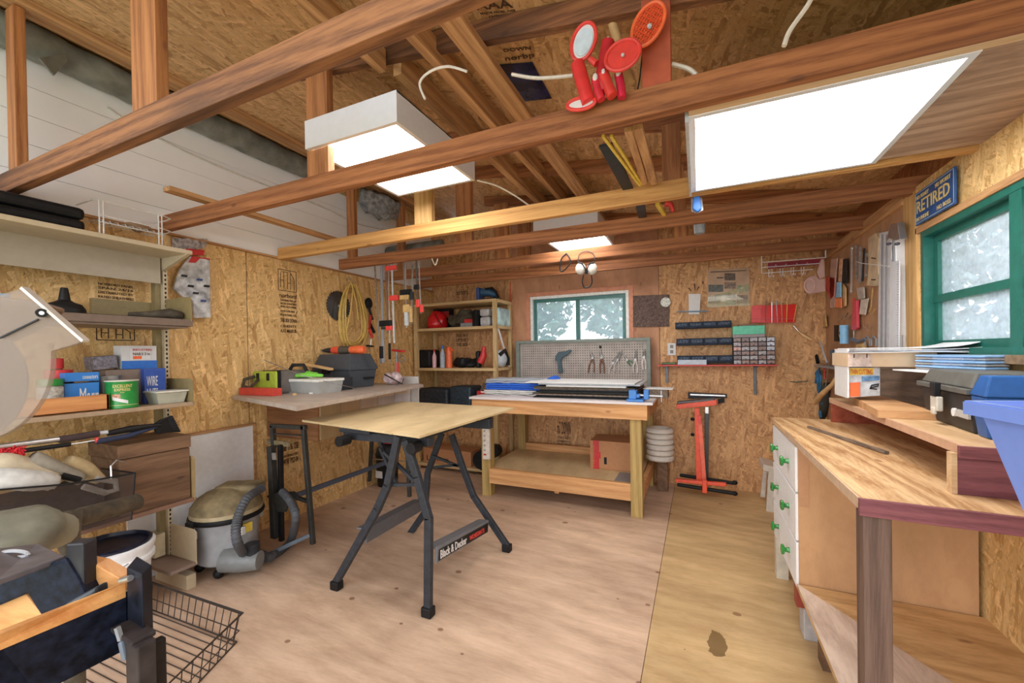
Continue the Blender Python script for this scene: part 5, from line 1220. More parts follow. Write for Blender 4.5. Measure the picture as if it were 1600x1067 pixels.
# long dark roll in front and grey folded bag
m = MB(); m.tube([fp(100, 815, 1.25), fp(130, 806, 1.32), fp(215, 784, 1.5)], [.026, .028, .026], 14); m.wob(.004, 60, 8); one('foam_roll', m, DUSTY, 'dusty dark foam-covered bar in front of the mesh basket', 'roll', smooth=2)
m = MB(); q9 = fp(112, 870, 1.2); m.tube([fp(105, 800, 1.24), fp(108, 840, 1.22), q9, V(q9.x, q9.y, .01)], [.03, .026, .022, .022], 12); m.wob(.006, 30, 8); one('dusty_post', m, DUSTY, 'dusty dark upright clamp post beside the grey bag', 'post', smooth=2)
m = MB(); m.ball(fp(10, 838, 1.05), .12, .10, .066, 22, 14); m.ball(fp(72, 838, 1.1), .05, .06, .05, 16, 10); m.wob(.014, 18, 12); m.wob(.006, 55, 3)
one('dust_bag', m, plain('grey_green_cloth', (.20, .19, .14), .85, var=.35, scale=12, bmp=.4), 'grumpy grey-green cloth dust bag slumped behind the saw'.replace('grumpy ', 'slumped ').replace('slumped behind', 'lying behind'), 'dust bag', smooth=2)
# white bucket with black liner
t2 = thing('bucket', 'white plastic bucket with black bag liner under the steel shelf', 'bucket', (-2.4, 1.15, 0))
c = at(180, 880, Z=.36)
c = V(-2.30, .98, 0)
top = fp(172, 852, 2.12)
c = V(top.x, top.y, 0); R0 = .165; zt = top.z
MB().lathe((c.x, c.y, .03), [(R0*.85, 0), (R0*.97, zt-.12), (R0*1.06, zt-.115), (R0*1.06, zt-.095), (R0*.98, zt-.09), (R0*1.08, zt-.05), (R0*1.08, zt-.035), (R0*.99, zt-.03), (R0*.96, zt-.06)], 36).build('pail', WHITE, t2, smooth=True)
MB().lathe((c.x, c.y, .03), [(R0*.99, zt-.035), (R0*1.0, zt-.02), (R0*.93, zt-.015), (R0*.88, zt-.10), (R0*.8, .12), (.0, .11)], 36).wob(.003, 60, 2).build('bag_liner', plain('bag_black', (.012, .014, .03), .3, var=.5, bmp=.5), t2, smooth=True)
MB().tube([(c.x+R0*1.05*math.cos(a_), c.y+R0*1.05*math.sin(a_), zt-.06-.05*math.sin((a_+2.3)/2.3*PI)) for a_ in [-2.3+k*.23 for k in range(11)]], .003, 6).build('bail_handle', DSTEEL, t2)
MB().box(c.x+R0*.3, c.x+R0*.36, c.y-R0*1.05, c.y-R0*1.0, zt-.12, zt-.07).build('handle_ear', BRASS, t2)

# black wire basket on floor
t2 = thing('wire_basket', 'rectangular black wire basket lying on the floor, lower left', 'basket', (-2.3, 1.05, 0))
A = V(-2.01, 1.24, .0); Bv = V(-2.78, 1.22, 0); Cc = V(-1.72, .62, 0); Dd = V(-2.50, .60, 0)
H_ = .135
def rim(z, o=0.0): return [A+V(o, o, z), Cc+V(o, -o, z), Dd+V(-o, -o, z), Bv+V(-o, o, z)]
BWK = plain('wire_black', (.035, .025, .02), .45)
MB().tube(rim(H_, .02), .0045, 6, closed=True).build('rim', BWK, t2)
MB().tube(rim(H_*.98, .014), .003, 6, closed=True).build('rim', BWK, t2)
MB().tube(rim(.004), .004, 6, closed=True).build('base_wire', BWK, t2)
MB().tube(rim(.055, .008), .003, 6, closed=True).build('middle_wire', BWK, t2)
R1 = rim(H_, .02); R2 = rim(.004)
for i in range(4):
    a0, a1, b0_, b1 = R1[i], R1[(i+1) % 4], R2[i], R2[(i+1) % 4]; n = 15 if i % 2 else 13
    for k in range(n):
        s = (k+.5)/n; MB().tube([a0.lerp(a1, s), b0_.lerp(b1, s)], .0024, 5).build('side_wire', BWK, t2)
for k in range(17):
    s = (k+.5)/17; MB().tube([R2[0].lerp(R2[1], s), R2[3].lerp(R2[2], s)], .0024, 5).build('bottom_wire', BWK, t2)

# ------------------------------------------------------------ saw stand in the near left foreground
t = thing('saw_stand', 'blue-black steel saw stand with orange wood strip, nearest lower left', 'saw stand', (-1.05, .35, 0))
D1 = .86
def f3(x, y, d=D1): return fp(x, y, d)
def fprism(pp, d, th, dd=None):
    P = [fp(x, y, (d if not isinstance(d, (list, tuple)) else d[i])) for i, (x, y) in enumerate(pp)]
    m = MB(); m.prism(P, fw*th); return m
MB_o = fprism([(-120, 1055), (-120, 1250), (60, 1085), (197, 1015), (197, 925), (0, 1008)], [.62, .62, .75, .86, .86, .70], .012)
MB_o.build('front_beam', NAVYBLK, t, bev=.002)
# orange strip : top surface
OW = wood('orange_strip', (.58, .25, .08), (.76, .40, .15), 'x', 8, .2, .4, knots=False)
Pt = [fp(-120, 1062, .60), fp(0, 1005, .70), fp(197, 924, .86), fp(197, 908, .872), fp(0, 984, .712), fp(-120, 1040, .61)]
m = MB(); m.prism(Pt, (0, 0, -.012)); m.build('wood_strip', OW, t, bev=.001)
fprism([(128, 878), (150, 882), (187, 903), (197, 924), (147, 944), (125, 945)], .885, .03).build('wood_block', OW, t, bev=.003)
fprism([(-140, 975), (40, 928), (72, 968), (0, 992), (-140, 1050)], .88, .02).build('wood_insert', OW, t, bev=.002)
a = fp(198, 880, .84); b = fp(237, 880, .90)
m = MB(); zt = fp(215, 882, .86).z
P = [fp(198, 885, .85), fp(222, 890, .82), fp(237, 880, .86), fp(214, 874, .90)]
P2 = [V(p.x, p.y, zt) for p in P]; m.prism(P2, (0, 0, -.26)); m.build('upright_post', plain('post_black', (.010, .012, .02), .5, var=.5, spec=.18), t, bev=.003)
MB().cyl(fp(190, 907, .84), fp(204, 903, .83), .006, 10).build('bolt', STEEL, t)
m = MB(); m.bar(fp(192, 975, .84), fp(225, 998, .80), .04, .010); c = fp(220, 1000, .80); m.bar(c, V(c.x, c.y, 0.02), .045, .03, up=(0, 1, 0)); m.build('folding_leg', plain('leg_brown_black', (.035, .028, .028), .5, var=.3, spec=.2), t, bev=.003)
c = fp(243, 1000, .84); m = MB(); m.bar(c, V(c.x, c.y, 0.02), .018, .03, up=(0, 1, 0)); m.build('leg', plain('leg_brown_black2', (.02, .017, .017), .5, var=.3, spec=.2), t, bev=.003)
MB().bar(fp(183, 980, .80), fp(189, 1000, .80), .008, .006).build('latch_arm', GREY, t)
MB().bar(fp(191, 1000, .80), fp(198, 1030, .80), .014, .010).build('rubber_tip', plain('blue_grey_tip', (.14, .17, .22), .5), t, bev=.004)
P = [fp(-200, 1100, .55)]
for x, y in ((-1.75, .1), ):
    MB().box(x-.02, x+.02, y-.02, y+.02, 0, .85).build('rear_leg', NAVYBLK, t)
MB().cyl(fp(153, 982, .83), fp(153, 982, .825), .006, 12).build('rivet', BRASS, t)
# miter saw body
t = thing('miter_saw', 'miter saw with clear plastic blade guard on the near stand', 'miter saw', fp(30, 700, .8)*1)
# base block
m = MB(); P = [fp(-100, 965, .62), fp(-100, 880, .66), fp(0, 858, .78), fp(60, 848, .88), fp(101, 868, .86), fp(101, 895, .85), fp(86, 966, .82), fp(45, 975, .78), fp(40, 930, .78), (fp(0, 940, .74))]
fprism([(-100, 985), (-100, 930), (0, 905), (102, 872), (122, 905), (138, 938), (100, 958), (70, 972), (42, 928), (0, 946)], .855, .04).build('base_casting', NAVYBLK, t, bev=.004)
Pt = [fp(-100, 925, .66), fp(0, 903, .78), fp(101, 868, .88), fp(60, 849, 1.0), fp(-100, 868, .8)]
m = MB(); m.prism(Pt, (0, 0, -.012)); m.build('table_top', plain('lilac_grey_cast', (.14, .125, .135), .5, .1, var=.2), t, bev=.003)
MB().tube([fp(10+22*math.cos(a_)+12, 866+5*math.sin(a_), .90) for a_ in [2*PI*k/16 for k in range(16)]], .004, 6, closed=True).build('scale_ring', LGREY, t)
fprism([(102, 850), (130, 848), (132, 925), (110, 932), (101, 905)], .86, .03).build('fence_post', plain('fence_black', (.015, .014, .018), .5, var=.4), t, bev=.004)
fprism([(98, 945), (148, 918), (149, 935), (105, 960)], .83, .03).build('clamp_foot', plain('foot_teal_black', (.03, .04, .05), .5, var=.6), t, bev=.006)
# guard: circular clear disc with thickness + upper rectangular tail
dg = .86
c = fp(-48, 562, dg); rad = 128/F_PX*dg
m = MB()
ax1, ax2 = RT, UP
circ = []
for k in range(15):
    a_ = -1.45+k*(1.55)/14
    circ.append(c+ax1*rad*math.cos(a_)+ax2*rad*math.sin(a_))
poly = circ+[fp(80, 548, dg), fp(105, 541, dg), fp(133, 532, dg), fp(86, 494, dg), fp(38, 450, dg), fp(0, 460, dg), fp(-110, 470, dg), fp(-140, 600, dg)]
m.prism(poly, fw*.010); m.build('blade_guard', GUARD, t)
MB().bar(fp(38, 450, dg), fp(134, 533, dg), .006, .014, up=fw).build('guard_edge', plain('milky_edge', (.50, .46, .41), .3), t)
MB().cyl(fp(65, 489, dg-.004), fp(65, 489, dg-.012), .009, 18).build('pivot_screw', BLACK, t)
MB().cyl(fp(65, 489, dg-.012), fp(65, 489, dg-.014), .004, 12).build('screw_centre', STEEL, t)
cb = fp(-60, 597, dg); m = MB(); m.cyl(cb+fw*.014, cb+fw*.018, 90/F_PX*dg, 56); m.build('cutting_disc', plain('blade_lilac', (.11, .11, .13), .5, .2, var=.12, spec=.3), t)
fprism([(-60, 455), (45, 470), (75, 480), (60, 500), (0, 530), (-60, 545)], dg+.04, .04).build('upper_housing', plain('housing_brown', (.14, .09, .06), .5, var=.5), t, bev=.006)
m = MB(); m.bar(fp(0, 528, dg-.003), fp(60, 499, dg-.003), .003, .003); m.build('slot_line', BLACK, t)
# arm, motor and column that carry the guard, just left of the picture
m = MB(); m.tube([fp(-70, 905, .90), fp(-135, 880, .92), fp(-170, 760, .93), fp(-165, 640, .92), fp(-120, 560, .90)], [.035, .034, .03, .03, .035], 12); m.build('saw_arm', plain('arm_black', (.02, .02, .024), .5, var=.3, spec=.2), t, smooth=True)
MB().cyl(fp(-110, 590, .885), fp(-150, 590, 1.02), .05, 24).build('motor', DKGREY, t, smooth=True)
# ------------------------------------------------------------ right side: dresser, desk, platform
DX0, DX1, DY0, DY1, DZ = .405, 1.02, 2.285, 2.93, .915
t = thing('dresser', 'small white dresser with three drawers and green knobs under the desk top', 'dresser', (.7, 2.6, .0))
MB().box(DX0+.02, DX1, DY0+.012, DY1, .20, DZ).build('carcass', WHITE, t, bev=.002)
MB().box(DX0+.01, DX1, DY0-.002, DY0+.012, .235, DZ-.008).build('side_panel', SIDE_PLY, t)
MB().box(DX0+.01, DX0+.05, DY0-.0045, DY0-.002, .62, DZ-.008).build('paint_patch', plain('faded_patch', (.50, .27, .14), .6, var=.05), t)
dz = [(.235, .445), (.455, .672), (.682, .892)]
for i, (a, b) in enumerate(dz):
    o = MB().box(DX0, DX0+.02, DY0+.012, DY1-.008, a, b).build('drawer', WHITE, t, bev=.003)
    for y in (DY0+.17, DY1-.17):
        z = (a+b)/2; k = MB().lathe((DX0, y, z), [(.014, 0), (.011, .010), (.012, .018), (.024, .024), (.026, .030), (.022, .036), (.0, .039)], 20, ax=(-1, 0, 0)); k.build('knob', KNOBG, o, smooth=True)
MB().box(DX0+.0, DX0+.06, DY0+.01, DY0+.07, .145, .235).build('foot', plain('red_brown_foot', (.30, .05, .03), .5), t)
MB().box(DX0+.0, DX0+.06, DY1-.08, DY1-.02, .0, .235).build('foot', plain('white_foot', (.6, .55, .45), .5), t)
m = MB(); a = at(1256, 1000, Z=0); m.box(a.x, a.x+.075, a.y, a.y+.09, 0, .143); one('foot_block', m, CONC, 'small grey block under the near corner of the white dresser', 'block', bev=.006)
# desk
t = thing('desk', 'knotty plywood desk top with purple painted edge and weathered post leg', 'desk', (.7, 2.1, 0))
P = [(DX0-.008, 2.95, DZ+.0), (.407, 1.437, DZ+.0), (1.02, 1.40, DZ), (1.02, 2.95, DZ)]
MB().prism(P, (0, 0, .02)).build('desk_top', DESK_T, t)
MB().prism([(.400, 1.428, DZ-.028), (1.02, 1.392, DZ-.028), (1.02, 1.405, DZ-.028), (.400, 1.441, DZ-.028)], (0, 0, .047)).build('edge_board', PURPLE, t, bev=.002)
MB().box(.40, .412, 1.445, DY1, DZ-.012, DZ+.018).build('edge_strip', plain('pale_edge', (.56, .40, .27), .6), t)
MB().box(.412, .475, 1.445, 1.505, 0, DZ-.028).build('leg', POSTWOOD, t, bev=.003)
m = MB(); m.bar((.52, 2.60, DZ+.026), (.66, 2.05, DZ+.028), .016, .010); one('wood_stick', m, GREYWOOD, 'thin dark wooden stick lying across the desk top', 'stick')
# lower platform
P = [(.402, 2.275, .262), (XR, 2.275, .262), (XR, 1.52, .262), (.402, 1.52, .262)]
t = thing('lower_platform', 'low plywood platform shelf below the desk with a boxed front', 'platform', (.7, 1.8, 0))
MB().prism(P, (0, 0, -.018)).build('platform_top', wood('platform_ply', (.46, .28, .12), (.66, .44, .22), 'x', 10, .2, .6, dark=(.2, .1, .04)), t)
m = MB(); m.prism([(.396, 2.27, .26), (.399, 1.2, .26), (.52, 1.2, .0), (.50, 2.2, .0)], (.012, 0, 0)); m.build('front_sheet', wood('platform_front', (.52, .38, .30), (.74, .60, .50), 'y', 10, .2, .6, dark=(.2, .1, .06)), t) if False else None
MB().prism([(.60, 2.27, .2625), (XR, 2.27, .2625)], (0, 0, 0)) if False else None
q1, q2 = at(1530, 1067, Z=.264), at(1310, 1067, Z=.264); m = MB(); m.prism([(.402, 2.27, .263), (q1.x+.10, 1.53, .263), (.402, 1.53, .263)], (0, 0, .004)); m.build('pale_sheet', wood('pale_sheet', (.52, .40, .33), (.76, .64, .55), 'y', 10, .2, .5, dark=(.2, .1, .06)), t)
for y in (1.56, 2.1): MB().box(.46, .54, y, y+.08, 0, .244).build('leg', OLDWOOD, t)

# riser box on desk
RZ0 = DZ+.0205
t = thing('riser_shelf', 'wooden riser shelf with open front and purple end panel on the desk', 'riser', (.8, 2.2, RZ0))
rx, ry0, ry1, rz = .675, 1.57, 2.86, 1.070
MB().box(rx-.0, XR-.01, ry0, ry1, rz-.018, rz).build('riser_top', wood('riser_top_ply', (.55, .34, .17), (.74, .52, .30), 'y', 10, .15, .45, knots=False), t, bev=.001)
MB().box(rx-.006, rx+.006, ry0, ry1, rz-.026, rz+.001).build('front_edging', plain('pink_edging', (.56, .34, .22), .5), t)
MB().box(rx, XR-.01, ry1-.018, ry1, RZ0, rz-.018).build('far_end', REDIN, t)
MB().box(.93, .945, ry0+.02, ry1-.018, RZ0, rz-.018).build('back_panel', REDIN, t)
MB().prism([(rx-.02, ry0-.004, RZ0), (XR-.01, ry0-.03, RZ0), (XR-.01, ry0-.03, rz-.03), (rx-.02, ry0-.004, rz-.03)], (0, .018, 0)).build('purple_panel', PURPLE, t)
MB().prism([(rx-.018, ry0-.02, rz-.03), (XR-.01, ry0-.045, rz-.03), (XR-.01, ry0-.045, rz+.002), (rx-.018, ry0-.02, rz+.002)], (0, .014, 0)).build('purple_rail', PURPLE, t)
MB().box(rx-.03, rx-.018, ry0-.006, ry0+.02, RZ0, rz-.02).build('pale_end_strip', LUM_PALE, t)
b0 = rz+.001
# slab
m = MB(); P = [at(x, y, Z=b0+.032) for x, y in ((1330, 622), (1372, 648), (1440, 647), (1440, 633), (1380, 622))]; P = [at(1331, 619, Z=b0+.03), at(1372, 641, Z=b0+.03), V(.83, at(1372, 641, Z=b0+.03).y, b0+.03), V(.85, at(1331, 619, Z=b0+.03).y+.1, b0+.03)]
m.prism(P, (0, 0, -.03)); one('plywood_offcut', m, wood('offcut', (.50, .26, .12), (.66, .40, .20), 'x', 10, .2, .5, knots=False), 'thick plywood offcut lying on the riser left of the toolbox', 'offcut')
# magazine box : upright white rack with magazines
Yb = 2.45
t = thing('magazine_box', 'white upright paper holder with magazines and catalogues on the riser', 'magazine holder', (.85, 2.45, b0))
def tb(pp, Y, th, mat, name, par=t, bev=0): return MB().trace(pp, th, Y=Y).build(name, mat, par, bev=bev)
tb([(1324, 545), (1327, 545), (1327, 621), (1324, 622)], 2.44, .2, PAPER, 'side_board')
tb([(1327, 574), (1375, 574), (1375, 618), (1327, 621)], 2.455, .10, plain('magazine_body', (.55, .58, .62), .35, var=.3, scale=30), 'magazine')
o = tb([(1328, 575), (1365, 575), (1365, 585), (1328, 586)], 2.45, .004, YELLOW, 'title_strip')
a = at(1329, 584.5, Y=2.448); b = at(1363, 577, Y=2.448); lettering('THIN CUTTING', (a.x, 2.447, a.z), (1, 0, 0), (0, 0, 1), b.x-a.x, b.z-a.z, RED, o)
tb([(1328, 598), (1344, 597), (1344, 619), (1328, 620)], 2.45, .004, ORANGE, 'orange_picture')
tb([(1347, 588), (1374, 587), (1374, 594), (1347, 596)], 2.45, .004, plain('photo_blue', (.12, .25, .45), .4, var=.5, scale=60), 'blue_picture')
MB().tube([at(x, y, Y=2.448) for x, y in ((1360, 606), (1372, 603), (1373, 600), (1362, 602), (1359, 607), (1370, 608))], .003, 6).build('handle_picture', BLACK, t)
tb([(1325, 552), (1464, 549), (1464, 573), (1325, 573)], 2.42, .25, plain('cream_carton', (.70, .52, .34), .6, var=.04), 'cream_carton')
tb([(1326, 553), (1362, 553), (1362, 573), (1326, 573)], 2.416, .004, plain('pinkish_photo', (.62, .50, .44), .4, var=.3, scale=40), 'carton_picture')
for x in (1334, 1354): tb([(x, 553), (x+1.5, 553), (x+1.5, 559), (x, 559)], 2.413, .003, INK, 'dark_tick')
for k in range(4):
    m = MB(); z = at(1325, 552, Y=2.42).z+.003+k*.0065; x0 = at(1325, 552, Y=2.42).x
    m.sheet(lambda u, v, z=z, k=k: (x0+.005*k+(.50-.03*k)*u, 2.36+.28*v, z+.008*math.sin(u*5+k)*u*u+(.012*(u-.8)**2*25 if u > .8 and k == 3 else 0)), 12, 2)
    one('magazine', m, [PAPER, plain('photo_page', (.5, .55, .62), .4, var=.4), PAPER, WHITE][k], 'thin floppy magazine on the cream carton, ' + ['lowest', 'second from the bottom', 'third from the bottom', 'topmost'][k], 'magazine', 'magazines lying on the cream carton', solid=.003)
# grey wood box/plank behind
m = MB(); P = [at(1373, 576, Y=2.3), at(1373, 621, Y=2.3), V(.99, 2.0, b0+.001), V(.99, 2.0, at(1373, 576, Y=2.3).z)]
a = at(1374, 618, Z=b0); m.prism([V(a.x, a.y, b0), V(.95, 1.95, b0), V(1.0, 1.99, b0), V(a.x+.05, a.y+.04, b0)], (0, 0, .172)); one('weathered_plank', m, GREYWOOD, 'weathered dark grey plank on edge behind the toolbox', 'plank')
m = MB(); P = [V(.72, 2.42, b0+.158), V(.78, 1.2, b0+.158), V(1.02, 1.2, b0+.158), V(1.02, 2.44, b0+.158)]
zz = at(1330, 577, Y=2.42).z
m = MB().prism([V(.80, 2.414, 1.245), V(.90, 1.62, 1.245), V(1.02, 1.62, 1.245), V(1.02, 2.414, 1.245)], (0, 0, .006)); one('white_board', m, WHITE, 'thin white board laid across the plank behind the black toolbox', 'board')
t = thing('plastic_lid_stack', 'stack of clear blue plastic food lids behind the black toolbox', 'plastic lids', (.93, 2.2, 1.2515))
LP = [(.86, 2.36), (.875, 2.26), (.915, 2.05), (.93, 2.03), (1.0, 2.05), (1.01, 2.07), (1.0, 2.38), (.99, 2.40), (.875, 2.40)]
for k in range(6):
    MB().prism([(x-.002*(k % 2), y, 1.252+k*.011) for x, y in LP], (0, 0, .0085)).build('lid', BLUEPL if k % 2 else CLEAR, t, bev=.003)
MB().prism([(x, y, 1.262) for x, y in ((.89, 2.30), (.915, 2.14), (.98, 2.14), (.98, 2.32))], (0, 0, .048)).build('blue_lid', plain('blue_lid', (.22, .48, .80), .3), t, bev=.004)
m = MB(); m.ball((1.0, 1.75, rz0+.012), .03, .10, .012); m.wob(.01, 70, 3); o = one('sill_debris', m, plain('debris', (.20, .19, .16), .9, var=.6, bmp=.5), 'dried leaves and cobweb debris on the right window sill', 'debris', smooth=2); o['kind'] = 'stuff'
# black toolbox
t = thing('toolbox', 'black plastic toolbox with blue end and pale latch on the riser', 'toolbox', (.8, 1.75, b0))
# orientation: long side runs from (1443,650) to (1540,690)
A = at(1440, 650, Z=b0); Bq = at(1548, 690, Z=b0)
d = V(Bq.x-A.x, Bq.y-A.y, 0).normalized(); nrm = V(-d.y, d.x, 0)
if nrm.x < 0: nrm = -nrm
L_ = .50; W_ = .21
A = V(A.x, A.y, b0)
def tp(s, w, z): return A+d*s+nrm*w+V(0, 0, z)
def hexa(s0, s1, w0, w1, z0, z1, i0=0, i1=0):
    m = MB(); vs = []
    for (z, i) in ((z0, i0), (z1, i1)):
        vs += [tp(s0+i, w0+i, z), tp(s1-i, w0+i, z), tp(s1-i, w1-i, z), tp(s0+i, w1-i, z)]
    m.add(vs, [(0, 3, 2, 1), (4, 5, 6, 7), (0, 1, 5, 4), (1, 2, 6, 5), (2, 3, 7, 6), (3, 0, 4, 7)]); return m
TB = plain('toolbox_black', (.03, .028, .028), .5, var=.12, spec=.3); TB2 = plain('toolbox_dusty', (.10, .10, .09), .55, var=.15); TBB = plain('toolbox_blue', (.01, .09, .32), .45)
hexa(0, .41, 0, W_, 0, .122, .012, 0).build('box_body', TB, t, bev=.005)
hexa(.412, L_, -.002, W_+.002, 0, .125, .012, 0).build('blue_body', TBB, t, bev=.005)
hexa(-.012, .41, -.012, W_+.012, .124, .142).build('lid_rim', TB2, t, bev=.003)
hexa(0, .41, 0, W_, .143, .192, 0, .02).build('lid', TB2, t, bev=.005)
hexa(.412, L_+.01, -.005, W_+.005, .126, .188, 0, .018).build('blue_lid_end', TBB, t, bev=.005)
hexa(.185, .225, -.03, -.011, .10, .150).build('latch', BLACK, t, bev=.003)
hexa(.175, .235, -.026, -.008, .048, .10).build('latch_clip', plain('latch_cream', (.60, .57, .50), .4), t, bev=.004)
hexa(.19, .22, -.03, -.02, .035, .06).build('latch_tongue', plain('latch_cream2', (.60, .57, .50), .4), t, bev=.003)
p = tp(.295, -.0, .055); MB().cyl(p-nrm*-.004, p-nrm*.004, .014, 20).build('badge', PAPER, t)
hexa(.315, .40, -.003, .004, .045, .068).build('badge_plate', plain('badge_grey', (.45, .44, .42), .5), t)
# big blue bin
t = thing('recycling_bin', 'bright blue plastic bin at the right edge, on the desk', 'bin', (.68, 1.05, .93))
c0 = V(.455, .985, 1.247)
m = MB()
TL, BL = [V(.457, 1.02, 1.248), V(1.0, 1.16, 1.248), V(1.0, .60, 1.248), V(.52, .55, 1.248)], [V(.54, .99, .94), V(.98, 1.08, .94), V(.98, .65, .94), V(.58, .62, .94)]
for i in range(4):
    j = (i+1) % 4; m.add([TL[i], TL[j], BL[j], BL[i]], [(0, 1, 2, 3)])
m.add(BL, [(0, 1, 2, 3)]); m.build('bin_body', BINBLUE, t, solid=.004)
m = MB(); cen = (TL[0]+TL[2])/2
for i in range(4):
    j = (i+1) % 4; a, b = TL[i], TL[j]; ao, bo = a+(a-cen)*.05, b+(b-cen)*.05
    m.add([a, b, bo, ao], [(0, 1, 2, 3)]); m.add([ao, bo, bo-V(0, 0, .022), ao-V(0, 0, .022)], [(0, 1, 2, 3)])
m.build('rim', BINBLUE, t, solid=.005)
# white stool behind dresser
t = thing('step_stool', 'small white plastic step stool behind the dresser', 'stool', (.57, 4.1, 0))
WS = plain('ivory_stool', (.60, .54, .46), .5)
Y_ = 4.0
MB().trace([(1193, 725), (1215, 731), (1215, 741), (1192, 735)], .26, Y=Y_).build('seat', WS, t, bev=.006)
MB().trace([(1201, 737), (1215, 737), (1215, 803), (1197, 799)], .03, Y=Y_).build('leg', WS, t, bev=.006)
MB().trace([(1193, 735), (1199, 737), (1196, 778), (1188, 777)], .03, Y=Y_+.22).build('leg', WS, t, bev=.006)

# ------------------------------------------------------------ right wall tools
XW = XR-.006
def w(x, y, X=XW): return at(x, y, X=X)
def flat(name, pp, X, th, mat, label, cat, group=None, bev=.002, parent=None):
    m = MB(); m.trace(pp, th, X=X)
    if parent is not None: return m.build(name, mat, parent, bev=bev)
    return one(name, m, mat, label, cat, group, bev=bev)
# sign
t = thing('retired_sign', 'blue and gold license-plate style retirement sign above the right window', 'sign', w(1460, 310, XR-.03))
SX = XR-.022
a = at(1430, 354, X=SX); b = at(1492, 318, X=SX); tz = at(1430, 301, X=SX).z
ya, yb = a.y, b.y; z0, z1_ = (a.z+at(1492, 318, X=SX).z)/2, (tz+at(1491, 262, X=SX).z)/2
MB().box(SX, SX+.008, yb, ya, z0, z1_).build('plate', SIGNBLUE, t, bev=.002)
m = MB(); e = .006
for (p0, p1, q0, q1) in ((yb+e, ya-e, z1_-e-.003, z1_-e), (yb+e, ya-e, z0+e, z0+e+.003), (yb+e, yb+e+.003, z0+e, z1_-e), (ya-e-.003, ya-e, z0+e, z1_-e)): m.box(SX-.0015, SX, p0, p1, q0, q1)
m.build('border', plain('border_pale', (.35, .5, .6), .4), t)
Wd = ya-yb; Hh = z1_-z0
lt = lambda s, fx, fy, fw_, fh: lettering(s, (SX-.001, ya-Wd*fx, z0+Hh*fy), (0, -1, 0), (0, 0, 1), Wd*fw_, Hh*fh, GOLD, t, bold=.01)
lt('RETIRED', .06, .34, .84, .36); lt('NO MONEY', .05, .76, .34, .12); lt('NO WORRY', .56, .76, .36, .12); lt('NO PHONE', .05, .1, .34, .12); lt('NO BOSS', .6, .1, .32, .12)
# long rulers and rails
flat('metal_rail', [(1391, 360), (1399, 357), (1402, 548), (1389, 548)], XR-.05, .04, ALU, 'tall pale aluminium rail, left of the pair on the right wall', 'rail')
for k, (xa, xb) in enumerate(((1377, 1380), (1384, 1386), (1394, 1396))): flat('groove_shade', [(xa, 366), (xb, 366), (xb-2, 547), (xa-2, 547)], XR-(.055 if xa > 1390 else .034), .003, plain('groove_shade_grey%d' % k, (.30, .32, .36), .4), 'thin grey strip of painted groove shade on the tall rails, ' + ['leftmost', 'middle', 'rightmost'][k], 'groove')  # grey strips paint the shading of the rail grooves
flat('metal_rail', [(1374, 364), (1391, 360), (1389, 548), (1371, 548)], XR-.03, .02, plain('white_rail', (.66, .68, .72), .4), 'tall pale white straightedge behind the aluminium rail', 'rail')
t = thing('steel_ruler', 'long white ruler with tick marks hanging by the window stud', 'ruler', w(1400, 480, XR-.06))
flat('blade', [(1393, 409), (1405, 407), (1404, 548), (1390, 548)], XR-.062, .006, plain('ruler_white', (.70, .74, .80), .35, var=.04), None, None, parent=t)
m = MB()
for k in range(34):
    p = at(1403.5, 412+k*4, X=XR-.0635); m.box(p.x, p.x+.001, p.y, p.y+(.010 if k % 4 else .018), p.z-.0008, p.z+.0008)
m.build('tick_mark', INK, t)['kind'] = 'stuff'
flat('white_card', [(1404, 523), (1411, 523), (1411, 549), (1404, 549)], XR-.03, .01, PAPER, 'small white card low beside the long ruler', 'card')
# trimmer / saw head
t = thing('spoke_shave', 'shiny steel spokeshave with two round dark knobs hung high', 'hand tool', w(1395, 370, XR-.08))
flat('body', [(1391, 350), (1402, 348), (1406, 374), (1397, 376), (1389, 372), (1384, 378)], XR-.07, .03, STEEL, None, None, parent=t)
for x in (1389, 1402): MB().ball(at(x, 381, X=XR-.09), .012, .012, .008, 14, 8).build('knob', plain('dark_lilac_knob%d' % x, (.06, .06, .09), .2), t, smooth=True)
MB().tube([at(1393, 385, X=XR-.06), at(1393, 405, X=XR-.06)], .003, 6).build('hanger_wire', LGREY, t)
# wrenches: group of hanging chrome wrenches
def wrench(x0, y0, x1, y1, r, label, X=XR-.02, mat=DSTEEL, ring=True):
    t = thing('wrench', label, 'wrench', at((x0+x1)/2, (y0+y1)/2, X=X), 'wrenches hung on the right wall')
    a = at(x0, y0, X=X); b = at(x1, y1, X=X)
    MB().bar(a, b, .004, r*1.4, up=(1, 0, 0)).build('shank', mat, t)
    for p, s in ((a, 1.9), (b, 1.6)):
        MB().tube([p+V(0, r*s*math.cos(q_), r*s*math.sin(q_)) for q_ in [2*PI*k/12 for k in range(12)]], .0035, 6, closed=True).build('ring_end', mat, t)
descr = ['leftmost chrome wrench below the white hook', 'second chrome wrench from the left, slightly tilted', 'third chrome wrench, in the middle of the cluster', 'fourth chrome wrench, thin and dark', 'rightmost chrome wrench, behind the wooden saw handle']
for k, (x0, y0, x1, y1) in enumerate(((1331, 388, 1330, 455), (1337, 386, 1338, 432), (1344, 388, 1343, 440), (1350, 392, 1348, 436), (1355, 398, 1353, 430))):
    wrench(x0, y0, x1, y1, .008, descr[k], mat=[STEEL, DSTEEL, GREY, DKGREY, DSTEEL][k])
t = thing('white_hook', 'long white wire peg hook across the wrench cluster', 'hook', w(1360, 412, XR-.03))
MB().tube([at(1337, 408, X=XR-.01), at(1345, 411, X=XR-.06), at(1389, 416, X=XR-.09)], .0028, 6).build('wire', PAPER, t)
